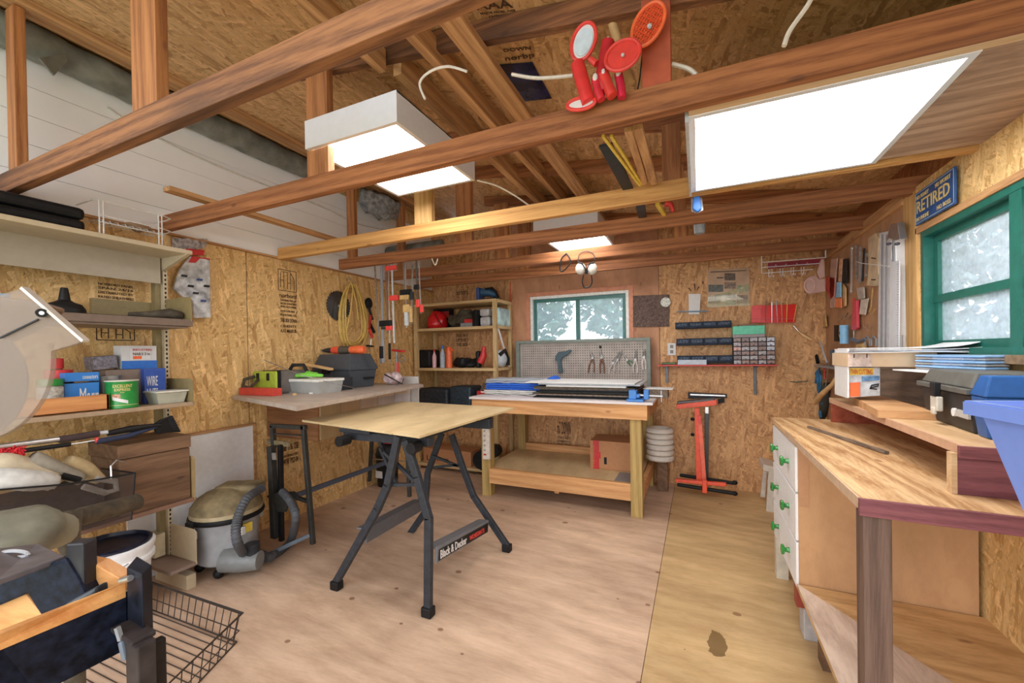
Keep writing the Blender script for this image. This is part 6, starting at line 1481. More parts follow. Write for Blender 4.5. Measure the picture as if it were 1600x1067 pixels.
# wooden plane handle (birch stick)
t = thing('wooden_saw', 'old pale wooden-backed saw hanging left of the rails', 'saw', w(1362, 400, XR-.03))
flat('wood_plate', [(1356, 372), (1368, 364), (1373, 372), (1371, 396), (1372, 428), (1366, 447), (1354, 446), (1357, 420)], XR-.035, .02, plain('birch', (.58, .45, .30), .6, var=.2, scale=14), None, None, parent=t)
flat('small_mark', [(1361, 402), (1368, 403), (1368, 405), (1361, 404)], XR-.037, .003, INK, None, None, parent=t); flat('small_mark', [(1361, 436), (1368, 436), (1368, 438), (1361, 438)], XR-.037, .003, INK, None, None, parent=t)
t = thing('key_wrench', 'slim brass rod with curled end below the pale saw', 'hand tool', w(1362, 470)); MB().tube([w(1364, 449, XR-.02), w(1361, 480, XR-.02), w(1358, 487, XR-.02), w(1363, 490, XR-.02), w(1367, 483, XR-.02)], .004, 6).build('rod', BRASS, t)
# pliers / chisels row
def chip(name, pp, mat, label, cat, X=XR-.022, th=.008): return flat(name, pp, X, th, mat, label, cat, 'hand tools on the right wall')
chip('red_scraper', [(1291, 432), (1304, 434), (1303, 462), (1298, 468), (1290, 452)], plain('glossy_red', (.65, .04, .06), .2), 'glossy red curved scraper on the right wall', 'scraper')
chip('clear_scoop', [(1298, 405), (1308, 403), (1305, 435), (1303, 480), (1297, 481), (1296, 455)], CLEARP, 'clear plastic scoop behind the glossy red scraper', 'scoop')
chip('orange_chisel', [(1311, 404), (1316, 404), (1314, 440), (1310, 440)], plain('orange_white', (.80, .40, .25), .4, var=.5, scale=30), 'chisel with orange and white grip, top of the tool row', 'chisel')
chip('blue_chisel', [(1307, 441), (1313, 441), (1313, 464), (1306, 465)], LBLUE, 'light blue handled chisel under the orange and white one', 'chisel', X=XR-.04)
chip('orange_grip', [(1305, 466), (1314, 466), (1314, 481), (1305, 480)], plain('orange_red_end', (.85, .22, .08), .35), 'orange-red square grip end below the blue handle', 'handle', X=XR-.04)
chip('black_level', [(1317, 405), (1323, 404), (1323, 443), (1315, 442)], BLACK, 'black flat tool right of the orange and white chisel', 'hand tool')
chip('pale_chisel', [(1317, 444), (1321, 450), (1321, 478), (1315, 480), (1314, 465)], HANDLE, 'pale wooden handled chisel below the black tool', 'chisel')
t = thing('red_pipe_wrench', 'long red handled tool hanging in the middle of the right wall', 'hand tool', w(1335, 490))
flat('handle', [(1331, 470), (1338, 469), (1339, 512), (1336, 516), (1330, 515), (1332, 478)], XR-.03, .016, plain('coral_red', (.68, .07, .10), .4), None, None, parent=t)
MB().tube([w(1334, 468, XR-.02)+V(0, .009*math.cos(q_), .009*math.sin(q_)) for q_ in [2*PI*k/12 for k in range(12)]], .004, 6, closed=True).build('hang_ring', REDP, t)
MB().tube([w(1334, 516, XR-.02), w(1334, 534, XR-.02)], .004, 6).build('shaft', DSTEEL, t)
chip('paper_tag', [(1345, 468), (1356, 466), (1351, 492), (1342, 491)], plain('clear_tag', (.62, .58, .50), .3, var=.2), 'pair of pale clear plastic tags right of the red handled tool', 'tag')
chip('spare_blades', [(1338, 450), (1349, 448), (1350, 466), (1341, 468)], plain('silver_tags', (.45, .42, .38), .3, var=.3), 'small bundle of silver clips above the pale tags', 'clips')
chip('brass_square', [(1284, 494), (1289, 492), (1291, 510), (1285, 512)], BRASS, 'small brass hinge plate near the corner of the right wall', 'hinge', th=.01)
m = MB().tube([w(1325, 488, XR-.02), w(1321, 496, XR-.02), w(1327, 499, XR-.02), w(1330, 492, XR-.02)], .003, 6); one('ring_hook', m, DSTEEL, 'small open steel ring hook on the right wall', 'hook')
for k, (x, y) in enumerate(((1352, 506), (1358, 510), (1312, 494), (1319, 493))):
    m = MB().tube([w(x-3, y-3, XR-.01), w(x-3, y+4, XR-.015), w(x+2, y+6, XR-.02), w(x+5, y, XR-.02)], .0015, 5); one('wire_hook', m, STEEL, 'tiny bare wire hook on the right wall, ' + ['below the pale tags', 'right of the one below the pale tags', 'left of the small steel ring', 'touching the small steel ring'][k], 'hook', 'wire hooks on the right wall')
# blue can, grips
t = thing('holesaw', 'light blue cylindrical hole saw hanging over the tool shelf', 'hole saw', w(1318, 522))
c = at(1319, 521, X=XR-.05); MB().cyl((c.x, c.y, at(1319, 537, X=XR-.05).z), (c.x, c.y, at(1319, 508, X=XR-.05).z), .027, 20).build('cup', LBLUE, t, smooth=True)
MB().tube([(c.x-.027, c.y, c.z+.012), (c.x-.029, c.y, c.z-.004)], .004, 6).build('slot', BLACK, t)
chip('black_grip', [(1303, 508), (1309, 508), (1308, 524), (1312, 534), (1303, 533)], BLACK, 'black tool grip left of the light blue hole saw', 'grip', X=XR-.05)
m = MB().tube([w(1331, 530, XR-.05), w(1340, 534, XR-.05), w(1352, 530, XR-.05)], [.012, .014, .008], 8); one('glue_bottle', m, plain('dull_blue_grey', (.10, .16, .24), .4), 'dull blue tool body right of the hole saw', 'hand tool', smooth=True)
for k, x in enumerate((1352, 1362)):
    m = MB().tube([w(x, 540, XR-.04), w(x, 530, XR-.04), w(x+3, 525, XR-.04), w(x+7, 530, XR-.04), w(x+7, 541, XR-.04)], .0055, 8); one('c_clamp', m, GREY, ['grey bent clamp nearer the hole saw', 'grey bent clamp beside the white rail'][k], 'clamp', 'bent clamps on the right wall', smooth=True)
m = MB().tube([w(1342, 541, XR-.04), w(1350, 540, XR-.04)], .016, 12); one('tape_roll', m, BRASS, 'small brown roll behind the grey bent clamps', 'roll', smooth=True)
# small metal shelf with tools and blue ropes
t = thing('tool_ledge', 'narrow grey metal ledge holding hand tools near the back corner', 'ledge', w(1295, 573, XR-.08))
ya, yb = at(1272, 573, X=XR-.10).y, at(1325, 580, X=XR-.10).y; zL = at(1300, 573, X=XR-.10).z
MB().box(XR-.10, XR-.002, yb, ya, zL-.018, zL).build('plate', plain('blue_grey_steel', (.28, .33, .40), .4, .4), t, bev=.002)
LT = 'hand tools standing in the metal ledge'
def stick(x0, y0, x1, y1, r, mat, label, X=XR-.07, name='screwdriver', r2=None):
    m = MB().tube([at(x0, y0, X=X), at((x0+x1)/2, (y0+y1)/2, X=X), at(x1, y1, X=X)], [r, (r+(r2 or r))/2, r2 or r], 10); return one(name, m, mat, label, 'hand tool', LT, smooth=True)
stick(1273, 543, 1278, 567, .014, BLACK, 'thick black handle at the left end of the metal ledge', name='hand_tool')
stick(1300, 548, 1304, 568, .014, plain('slate_handle', (.06, .12, .20), .3), 'slate blue handle in the middle of the metal ledge', name='hand_tool')
stick(1312, 560, 1318, 570, .018, GREY, 'stubby grey tool lying at the right of the ledge', name='hand_tool')
stick(1282, 535, 1292, 566, .007, LGREY, 'thin grey blade leaning on the ledge', name='tool_shaft')
stick(1296, 562, 1290, 603, .003, STEEL, 'slim steel shaft sticking down through the ledge', name='tool_shaft')
stick(1303, 562, 1306, 598, .002, STEEL, 'thinnest steel pin below the ledge', name='tool_shaft')
stick(1288, 570, 1289, 592, .006, RED, 'small red handle hanging below the ledge', name='hand_tool')
stick(1305, 545, 1322, 552, .008, CARD, 'reddish wooden handle over the ledge', name='hand_tool')
stick(1322, 573, 1325, 615, .010, DKGREY, 'dark rod hanging beside the paper holder', name='rod')
# wooden mallet handle diagonal
t = thing('mallet', 'pale turned wooden handle leaning diagonally below the metal ledge', 'mallet', at(1295, 600, X=.93))
MB().tube([at(1324, 572, X=.93), at(1305, 592, X=.93), at(1301, 600, X=.92), at(1283, 617, X=.90), at(1273, 629, X=.89)], [.010, .012, .014, .021, .022], 14).build('handle', HANDLE, t, smooth=True)
# blue rope bundle
m = MB(); rs = random.Random(8)
for k in range(14):
    x = 1272+rs.uniform(-5, 10); P = [at(x, 575, X=XR-.05), at(x+rs.uniform(-6, 6), 590, X=XR-.05-rs.random()*.04), at(1278+rs.uniform(-3, 7), 620, X=XR-.05), at(1280+rs.uniform(-2, 4), 652, X=XR-.05)]
    m.tube(catmull(P, 4), .008, 6)
m.ball(at(1268, 583, X=XR-.05), .035, .04, .03)
m.wob(.006, 40, 3); one('blue_rope', m, plain('rope_blue', (.04, .18, .38), .8, var=.4, scale=60), 'tangled blue rope bundle hanging in the right corner', 'rope', smooth=2)
m = MB(); m.tube([at(1292, 600, X=XR-.03), at(1288, 630, X=XR-.03), at(1284, 655, X=XR-.03)], [.03, .035, .03], 8); m.wob(.01, 30, 3); one('dark_strap', m, plain('dark_olive_strap', (.05, .05, .04), .8), 'dark strap bundle right of the blue rope', 'strap', smooth=2)
# corner handle on the back wall side
t = thing('file_tool', 'pale handled file hanging aslant by the right corner', 'file', at(1257, 523, Y=4.46))
MB().tube([at(1247, 517, Y=4.46), at(1253, 522, Y=4.46), at(1268, 531, Y=4.46)], [.006, .014, .012], 12).build('handle', HANDLE, t, smooth=True)
MB().tube([at(1240, 509, Y=4.47), at(1247, 517, Y=4.46)], .003, 6).build('tang', STEEL, t)
# ------------------------------------------------------------ back wall, right half
YW = YB-.004
def bw(x, y, Y=YW): return at(x, y, Y=Y)
def bflat(name, pp, Y, th, mat, label=None, cat=None, group=None, bev=.001, parent=None):
    m = MB().trace(pp, th, Y=Y)
    if parent is not None: return m.build(name, mat, parent, bev=bev)
    return one(name, m, mat, label, cat, group, bev=bev)
# red shelf with brackets
SYF = 4.33
a, b = at(1027, 570, Y=SYF), at(1215, 571, Y=SYF); SZ = a.z
t = thing('wall_shelf', 'narrow red wall shelf on two grey brackets holding parts bins', 'shelf', ((a.x+b.x)/2, 4.4, SZ))
MB().box(a.x, b.x, SYF, YB-.001, SZ-.014, SZ).build('board', plain('shelf_red', (.62, .08, .07), .5), t, bev=.002)
for x, yb in ((1042, 598), (1180, 617)):
    p = at(x, 580, Y=4.47); q_ = at(x, yb, Y=4.47)
    o = MB().box(p.x-.012, p.x+.012, 4.478, 4.495, q_.z, SZ-.014).box(p.x-.010, p.x+.010, SYF+.03, 4.495, SZ-.026, SZ-.0145).build('bracket', plain('bracket_grey%d' % x, (.13, .15, .17), .4, .5), t, bev=.002)
# bins
BINC = plain('bin_slate', (.016, .026, .05), .5, var=.2, spec=.2); BINW = plain('bin_window', (.04, .06, .10), .4, var=1.0, scale=70, spec=.25)
def drawer_row(x0, x1, y0, y1, n, Yf, label, tilt=0, grp='rows of dark blue part drawers'):
    a = at(x0, y1, Y=Yf); b = at(x1, y0, Y=Yf)
    t = thing('parts_bin', label, 'parts bin', ((a.x+b.x)/2, Yf, a.z), grp)
    MB().box(a.x, b.x, Yf+.006, YB-.002, a.z, b.z).build('housing', BINC, t, bev=.001)
    wd = (b.x-a.x)/n
    for k in range(n):
        o = MB().box(a.x+wd*k+.004, a.x+wd*(k+1)-.004, Yf, Yf+.006, a.z+.006, b.z-.004).build('drawer', BINC, t, bev=.002)
        MB().box(a.x+wd*k+.014, a.x+wd*(k+1)-.014, Yf-.002, Yf, a.z+.025, b.z-.012).build('window', BINW, o)
        MB().box(a.x+wd*k+.01, a.x+wd*(k+1)-.01, Yf-.012, Yf, a.z+.008, a.z+.016).build('lip', BINC, o)
    return t
drawer_row(1055, 1143, 500.5, 514, 4, 4.38, 'row of four dark drawers, topmost on the back wall')
drawer_row(1057, 1145, 527, 540, 4, 4.38, 'row of four dark drawers in the middle, above the lowest row')
drawer_row(1058, 1146, 555, 567, 4, 4.38, 'row of four dark drawers standing on the red shelf')
a, b = at(1059, 568, Y=4.34), at(1104, 563, Y=4.34); m = MB().box(a.x, b.x, 4.34, 4.36, SZ+.001, b.z+.006); one('clear_strip', m, plain('grey_blue_clear', (.42, .48, .55), .25), 'pale blue-grey plastic strip lying on the red shelf', 'strip')
m = MB(); a, b = at(1034, 566, Y=4.38), at(1056, 563, Y=4.38); m.box(a.x, b.x, 4.37, 4.42, SZ+.001, SZ+.022); one('green_level', m, plain('dark_green_tool', (.06, .12, .03), .4), 'short dark green tool at the left end of the red shelf', 'hand tool', bev=.004)
# drawer chest 5x6
a, b = at(1146, 566.5, Y=4.36), at(1211, 526, Y=4.36)
t = thing('drawer_chest', 'black small-parts chest with thirty little clear drawers on the red shelf', 'drawer chest', ((a.x+b.x)/2, 4.36, SZ))
zt = b.z; z0 = SZ+.001
MB().box(a.x, b.x, 4.366, YB-.002, z0, zt).build('housing', BLACK, t)
cw = (b.x-a.x)/5; ch = (zt-z0)/6; rs = random.Random(5)
DM = [plain('drawer_%d' % i, c, .3, var=.4, scale=70) for i, c in enumerate(((.30, .20, .17), (.42, .40, .42), (.22, .16, .16), (.55, .58, .66), (.60, .35, .30)))]
for i in range(5):
    for j in range(6):
        mt = DM[3] if i == 4 and j > 2 else DM[4] if (i, j) == (0, 3) else DM[rs.choice([0, 1, 2, 0, 1])]
        o = MB().box(a.x+cw*i+.004, a.x+cw*(i+1)-.004, 4.358, 4.366, z0+ch*j+.004, z0+ch*(j+1)-.004).build('drawer', mt, t, bev=.001)
        MB().box(a.x+cw*(i+.5)-.008, a.x+cw*(i+.5)+.008, 4.352, 4.358, z0+ch*j+.008, z0+ch*j+.013).build('drawer_pull', BLACK, o)
# mint case
a, b = at(1145, 520, Y=4.37), at(1195, 508, Y=4.37)
t = thing('mint_case', 'mint green flat plastic case on top of the small-parts chest', 'case', ((a.x+b.x)/2, 4.37, zt))
MB().box(a.x, b.x, 4.37, 4.48, zt+.001, zt+.028).build('grey_tray', plain('mauve_grey', (.30, .25, .26), .4), t)
MB().box(a.x, b.x, 4.368, 4.48, zt+.029, b.z).build('case_body', MINT, t, bev=.003)
m = MB().box(a.x+.05, a.x+.19, 4.40, 4.47, b.z+.001, b.z+.014); one('brown_packet', m, plain('packet_brown', (.30, .20, .16), .6), 'small brown packet lying on the mint green case', 'packet', bev=.003)
# red file rack
t = thing('file_rack', 'translucent red plastic rack with needle files on the back wall', 'rack', bw(1210, 490))
RG = glassy('red_acrylic', (.80, .015, .01), .88, .15)
bflat('tray', [(1174, 478), (1245, 475), (1243, 503), (1174, 504)], 4.455, .006, RG, parent=t)
bflat('tray_back', [(1174, 478), (1174, 504), (1190, 505), (1190, 476)], 4.45, .004, plain('solid_red', (.72, .02, .015), .3), parent=t)
MB().bar(bw(1174, 498, 4.447), bw(1244, 498, 4.447), .004, .006).build('edge_bar', RED, t)
MB().bar(bw(1174, 504, 4.445), bw(1243, 504, 4.445), .012, .006).build('edge_bar', RED, t)
for k, (x0, y0, x1, y1) in enumerate(((1197, 470, 1196, 505), (1206, 472, 1206, 505), (1213, 470, 1215, 504), (1221, 472, 1222, 504), (1230, 471, 1229, 504), (1245, 476, 1240, 503))):
    mt = [plain('needle_dark', (.25, .10, .05), .4), STEEL, DSTEEL, BRASS, YELLOW, CORDY][k]
    m = MB().tube([bw(x0, y0, 4.443), bw(x1, y1, 4.443)], [.004, .0025], 6)
    one('needle_file', m, mt, 'slender file in the red rack, ' + ['leftmost, dark', 'second from the left, bright steel', 'third from the left, dull steel', 'fourth from the left, brass coloured', 'yellow, second from the right', 'rightmost, leaning'][k], 'file', 'needle files in the red rack')
# brown abrasive board + thermometer disc
t = bflat('cork_board', [(989, 462), (1046, 460), (1045, 510), (989, 511)], 4.485, .012, plain('dark_perforated', (.13, .085, .07), .8, var=.5, scale=60), 'square dark brown perforated board right of the back window', 'board')
c = bw(1040, 472, 4.475); m = MB().cyl(c+V(0, 0, 0), c+V(0, .006, 0), .048, 24); t = one('wall_dial', m, plain('dial_white', (.62, .64, .58), .4, var=.5, scale=80), 'small round printed white disc on the corner of the brown board', 'disc'); 
# paper towel
t = thing('paper_roll', 'strip of white paper hanging from a blue rod holder on the back wall', 'paper', bw(1085, 475))
bflat('paper_sheet', [(1076, 459), (1095, 459), (1093, 491), (1076, 491)], 4.46, .008, PAPER, parent=t)
MB().tube([bw(1058, 487, 4.45), bw(1107, 486, 4.45)], .006, 8).build('rod', plain('rod_blue', (.18, .30, .42), .4), t)
m = MB()
for k, (x0, y0, x1, y1) in enumerate(((1076, 450, 1080, 455), (1085, 443, 1086, 454), (1092, 448, 1089, 453), (1098, 440, 1099, 444))):
    m = MB().tube([bw(x0, y0, 4.49), bw(x1, y1, 4.48)], [.006, .003], 6); one('wall_hook', m, plain('brown_hook%d' % k, (.12, .04, .02), .6), 'small dark hook above the white paper strip, ' + ['first from the left', 'second and longest', 'third from the left', 'last on the right'][k], 'hook', 'dark hooks above the paper strip')
# foil poster
t = thing('foil_poster', 'plastic-covered chart poster with dark pictures taped to the back wall', 'poster', bw(1138, 450))
bflat('sheet', [(1106, 421), (1171, 418), (1172, 478), (1160, 479), (1150, 476), (1133, 477), (1120, 481), (1105, 479)], 4.493, .003, plain('poster_tan', (.50, .33, .20), .35, var=.15, scale=10), parent=t)
bflat('title_line', [(1110, 424.5), (1166, 422), (1166, 423.2), (1110, 425.6)], 4.491, .002, INK, parent=t)
PD = [plain('picture_%d' % i, c, .3, var=.6, scale=50) for i, c in enumerate(((.12, .08, .05), (.07, .07, .05), (.20, .13, .08), (.25, .30, .2)))]
for k, (x0, y0, x1, y1) in enumerate(((1132, 427, 1149, 438), (1107, 445, 1130, 456), (1132, 441, 1150, 451), (1151, 446, 1169, 456), (1107, 463, 1126, 474), (1132, 458, 1150, 466), (1151, 461, 1168, 474), (1132, 469, 1150, 476), (1120, 433, 1131, 435), (1117, 460, 1129, 463))):
    bflat('picture', [(x0, y0), (x1, y0), (x1, y1), (x0, y1)], 4.490, .002, PD[k % 4], parent=t)
m = MB(); m.trace([(1128, 458), (1170, 443), (1171, 452), (1150, 462), (1172, 470), (1172, 477), (1106, 480), (1106, 462)], .002, Y=4.4885); m.build('painted_glare', glassy('foil_glare', (.75, .72, .45), .35, .05), t)  # glare on the plastic cover, painted as a pale see-through patch
# outlet
t = thing('wall_outlet', 'white double power outlet on the back wall left of the bins', 'outlet', bw(1049, 545))
bflat('cover', [(1043, 536), (1056, 536), (1056, 555), (1043, 555)], 4.488, .008, PAPER, parent=t, bev=.002)
for y in (541.5, 549.5): bflat('socket', [(1047, y-2.5), (1052, y-2.5), (1052, y+2.5), (1047, y+2.5)], 4.486, .002, plain('socket_dark%d' % int(y), (.25, .22, .2), .5), parent=t)
m = MB().tube([bw(1234, 596, 4.49), bw(1246, 597, 4.48), bw(1262, 595, 4.48)], .004, 6); one('green_bit', m, plain('dull_green_bit', (.10, .16, .12), .5), 'thin dull green strip pinned low on the back wall near the rope', 'strip')
# hook rail hanging from truss : red-brown wire rack
t = thing('hook_rack', 'hanging white wire hook rack with a dark red strip below the last truss', 'rack', bw(1240, 415, 4.2))
YK = 4.2
for x, y in ((1190, 386), (1290, 374)):
    MB().trace([(x-3, y), (x+4, y), (x+4, y+10), (x-3, y+10)], .02, Y=YK).build('clip', PAPER, t, bev=.002)
    MB().tube([at(x, y+10, Y=YK), at(x, y+28, Y=YK)], .005, 6).build('hanger', PAPER, t)
for (p, q_) in (((1190, 410), (1291, 402)), ((1190, 418), (1287, 411)), ((1192, 427), (1270, 421)), ((1190, 410), (1190, 427))):
    MB().tube([at(*p, Y=YK), at(*q_, Y=YK)], .0035, 6).build('wire', PAPER, t)
MB().trace([(1200, 411), (1282, 404), (1282, 413), (1200, 420)], .01, Y=YK+.02).build('red_strip', plain('maroon_strip', (.25, .02, .03), .3), t)
for k, x in enumerate((1201, 1206, 1219, 1223, 1236, 1240, 1252, 1256)):
    y = 424-(x-1200)*.08; MB().tube([at(x, y-3, Y=YK), at(x, y+8, Y=YK), at(x+2, y+10, Y=YK), at(x+3, y+6, Y=YK)], .0025, 5).build('hook', PAPER, t)
for k, x in enumerate((1212, 1228, 1245, 1261)):
    MB().tube([at(x-2, 418-k, Y=YK-.01), at(x, 413-k, Y=YK-.01), at(x+3, 417-k, Y=YK-.01)], .002, 5).build('clip_wire', LGREY, t)
# pink goggles hanging
t = thing('safety_goggles', 'clear pinkish safety goggles and cover hanging by the wire rack', 'goggles', at(1275, 445, Y=4.15))
m = MB(); m.trace([(1259, 438), (1264, 431), (1275, 430), (1281, 436), (1290, 434), (1291, 455), (1275, 458), (1265, 460), (1259, 450)], .05, Y=4.15); m.build('lens_cover', CLEARP, t, bev=.01)
MB().tube([at(1262+8*math.cos(q_)+3, 446+11*math.sin(q_), Y=4.14) for q_ in [2*PI*k/16 for k in range(16)]], .006, 6, closed=True).build('rim', plain('pink_rim', (.70, .45, .42), .3), t, smooth=True)
MB().trace([(1283, 405), (1288, 404), (1290, 432), (1281, 436), (1277, 425)], .04, Y=4.16).build('strap_bag', CLEARP, t, bev=.006)

# ------------------------------------------------------------ hanging respirator etc.
t = thing('respirator', 'black and pale dust respirator mask hanging above the back window', 'respirator', at(916, 418, Y=3.485))
for x in (907, 925): MB().ball(at(x, 420, Y=3.47), .045, .03, .05, 16, 10).build('filter', plain('pale_filter%d' % x, (.62, .60, .55), .5), t, smooth=True)
MB().tube([at(x, y, Y=3.45) for x, y in ((903, 410), (909, 411), (916, 422), (922, 411), (929, 410))], .007, 8).build('mask_frame', BLACK, t, smooth=True)
MB().tube([at(916, 420, Y=3.44), at(916, 428, Y=3.44)], .012, 8).build('mask_frame', BLACK, t, smooth=True)
MB().tube(catmull([at(x, y, Y=3.47) for x, y in ((912, 430), (910, 440), (913, 449), (921, 448), (925, 441), (924, 430))], 5), .005, 6).build('strap', BLACK, t)
MB().tube(catmull([at(x, y, Y=3.49) for x, y in ((903, 410), (905, 398), (915, 393), (926, 396), (931, 408))], 5), .0035, 6).build('strap', DKGREY, t)
t = thing('head_strap', 'loose black head strap hanging left of the respirator', 'strap', at(883, 408, Y=3.485))
MB().tube(catmull([at(x, y, Y=3.485) for x, y in ((885, 396), (877, 405), (875, 420), (879, 424), (889, 414), (891, 406), (885, 396))], 5), .006, 6).build('strap_loop', BLACK, t)

# ------------------------------------------------------------ fly swatters and toys stuck up in the trusses
def paddle(cx, cy, rx, ry, ang, Yp, rimm, fill, label, h2=None, name='fly_swatter', th=.018, facemat=None, face_ring=.74):
    c = at(cx, cy, Y=Yp); s = (Yp/ (fw.y) )
    t = thing(name, label, 'fly swatter', c, 'red things stuck above the second truss chord')
    sc = (at(cx+1, cy, Y=Yp)-c).length
    def P(u, k=1.0, y=0):
        x_ = rx*k*math.cos(u); y_ = ry*k*math.sin(u); ca, sa = math.cos(ang), math.sin(ang)
        return at(cx+x_*ca-y_*sa, cy+x_*sa+y_*ca, Y=Yp+y)
    n = 32
    m = MB(); m.prism([P(2*PI*k/n, .92) for k in range(n)], (0, th*.5, 0)); m.build('face', fill, t)
    MB().tube([P(2*PI*k/n) for k in range(n)], .0065, 8, closed=True).build('rim', rimm, t, smooth=True)
    if facemat:
        m = MB(); m.prism([P(2*PI*k/n, face_ring, -.004) for k in range(n)], (0, .004, 0)); m.build('mirror', facemat, t)
    return t, P
YS2 = 1.415
t, P = paddle(912, 65, 17, 31, .35, YS2, REDP, PAPER, 'round red-rimmed swatter with pale blue disc centre, upper left of the bunch', facemat=plain('pale_disc', (.60, .72, .80), .15))
MB().tube([at(922, 92, Y=YS2), at(932, 100, Y=YS2)], [.01, .012], 8).build('handle', REDP, t, smooth=True)
t, P = paddle(973, 86, 30, 20, -.65, YS2-.03, REDP, REDP, 'plain red oval paddle in the middle of the bunch')
MB().ball(P(0, 0, -.006), .006).build('rivet', LGREY, t)
t, P = paddle(1013, 38, 38, 20, -1.05, YS2, ORANGE, plain('orange_lattice', (.80, .16, .05), .4, var=.4, scale=70), 'orange lattice paddle, highest at the right of the bunch')
m = MB()
for k in range(-4, 5):
    x = k*.22; s = math.sqrt(max(0, 1-x*x))*.95
    for (a_, b_) in (((x, -s), (x, s)), ((-s, x), (s, x))):
        def Q(p): 
            x_, y_ = 38*.95*p[0], 20*.95*p[1]; ca, sa = math.cos(-1.05), math.sin(-1.05); return at(1013+x_*ca-y_*sa, 38+x_*sa+y_*ca, Y=YS2-.004)
        m.tube([Q(a_), Q(b_)], .0022, 5)
m.build('lattice', plain('lattice_deep', (.72, .08, .02), .4), t); MB().ball(at(1015, 41, Y=YS2-.01), .008).build('rivet', LGREY, t)
t, P = paddle(908, 162, 22, 9, -.2, YS2, REDP, PAPER, 'red-rimmed swatter lying low at the left of the bunch')
for k, (pts, r, lab) in enumerate((([(902, 100), (908, 120), (915, 145), (920, 160)], .024, 'tall red moulded handle at the left of the bunch'), ([(950, 65), (945, 95), (940, 125), (948, 140)], .022, 'long dark red handle in the centre of the bunch'),
     ([(930, 122), (934, 142), (940, 156)], .014, 'short red handle low in the bunch'), ([(966, 115), (970, 135), (972, 153)], .014, 'thin red handle at the right of the bunch'), ([(943, 115), (950, 135), (957, 150)], .018, 'red handle with a clear band, low centre of the bunch'))):
    m = MB().tube(catmull([at(x, y, Y=YS2+.012*(k % 2)) for x, y in pts], 4), r, 10); m.mi(1).ball(at(pts[0][0], pts[0][1]-1, Y=YS2-.01+.012*(k % 2)), .009, .009, .014)
    one('swatter', m, [plain('deep_red_%d' % k, [(.72, .04, .04), (.5, .02, .03), (.66, .03, .05), (.6, .02, .06), (.7, .05, .04)][k], .35), PAPER], lab, 'handle', 'red things stuck above the second truss chord', smooth=True)
m = MB().tube([at(930, -40, Y=1.55), at(958, 40, Y=1.54), at(985, 130, Y=1.53)], .016, 12); one('wooden_pole', m, plain('pole_tan', (.60, .40, .18), .5, var=.2, scale=20), 'thick round wooden pole pushed up behind the red swatters', 'pole', smooth=True)
m = MB().tube([at(1005, 70, Y=1.7), at(1000, 120, Y=1.7), at(996, 142, Y=1.7)], .003, 6); one('thin_rod', m, DKGREY, 'thin dark rod hanging from the orange paddle', 'rod')
# skis, sticks through trusses
def sk(pts, Y0_, Y1_, wd, th, mat, label, name='stick', cat='stick', grp='long sticks and skis laid on the trusses'):
    a = at(*pts[0], Y=Y0_); b = at(*pts[1], Y=Y1_); m = MB(); m.bar(a, b, wd, th); return one(name, m, mat, label, cat, grp, bev=.002)
sk([(946, 226), (984, 300)], 1.75, 2.35, .055, .012, DKGREY, 'dark grey ski with yellow edge, leftmost of the sticks', 'ski', 'ski')
sk([(942, 212), (1000, 290)], 1.62, 2.25, .012, .012, YELLOW, 'left of two bright yellow strips beside the dark ski', 'yellow_strip', 'strip')
sk([(955, 212), (1003, 288)], 1.62, 2.25, .012, .012, YELLOW, 'right of two bright yellow strips beside the dark ski', 'yellow_strip', 'strip')
sk([(982, 202), (1008, 286)], 1.58, 2.25, .030, .02, LUM_Y, 'pale grey-brown stick right of the yellow strips')
sk([(996, 198), (1022, 286)], 1.58, 2.25, .035, .02, LUM_Y, 'brown stick nearest to the right strut')
sk([(1000, 318), (1004, 338)], 2.42, 2.825, .05, .02, DKGREY, 'dark stick end showing between the third and fourth chords')
sk([(1027, 318), (1038, 336)], 2.42, 2.825, .022, .02, YELLOW, 'yellow stick end with a red tip beyond the third chord')
m = MB().tube([at(1040, 318, Y=2.80), at(1048, 320, Y=2.80), at(1052, 330, Y=2.80)], [.02, .018, .01], 10); one('red_clip', m, REDP, 'small red clip hanging beyond the third chord', 'clip', smooth=True)
t = thing('blue_bottle', 'small blue and clear bottle hanging just under the flat light', 'bottle', at(1088, 318, Y=2.34)); MB().trace([(1083, 300), (1093, 300), (1096, 325), (1090, 331), (1082, 326)], .03, Y=2.335).build('bottle_body', BLUE, t, bev=.006); MB().trace([(1080, 310), (1097, 309), (1099, 328), (1090, 333), (1080, 330)], .004, Y=2.37).build('clear_card', CLEAR, t)
m = MB().lathe(at(1093, 366, Y=2.895), [(.0, 0), (.03, .004), (.034, .03), (.034, .07)], 16); one('hanging_cup', m, GREY, 'small grey cup tucked up behind the fourth chord', 'cup', smooth=True)
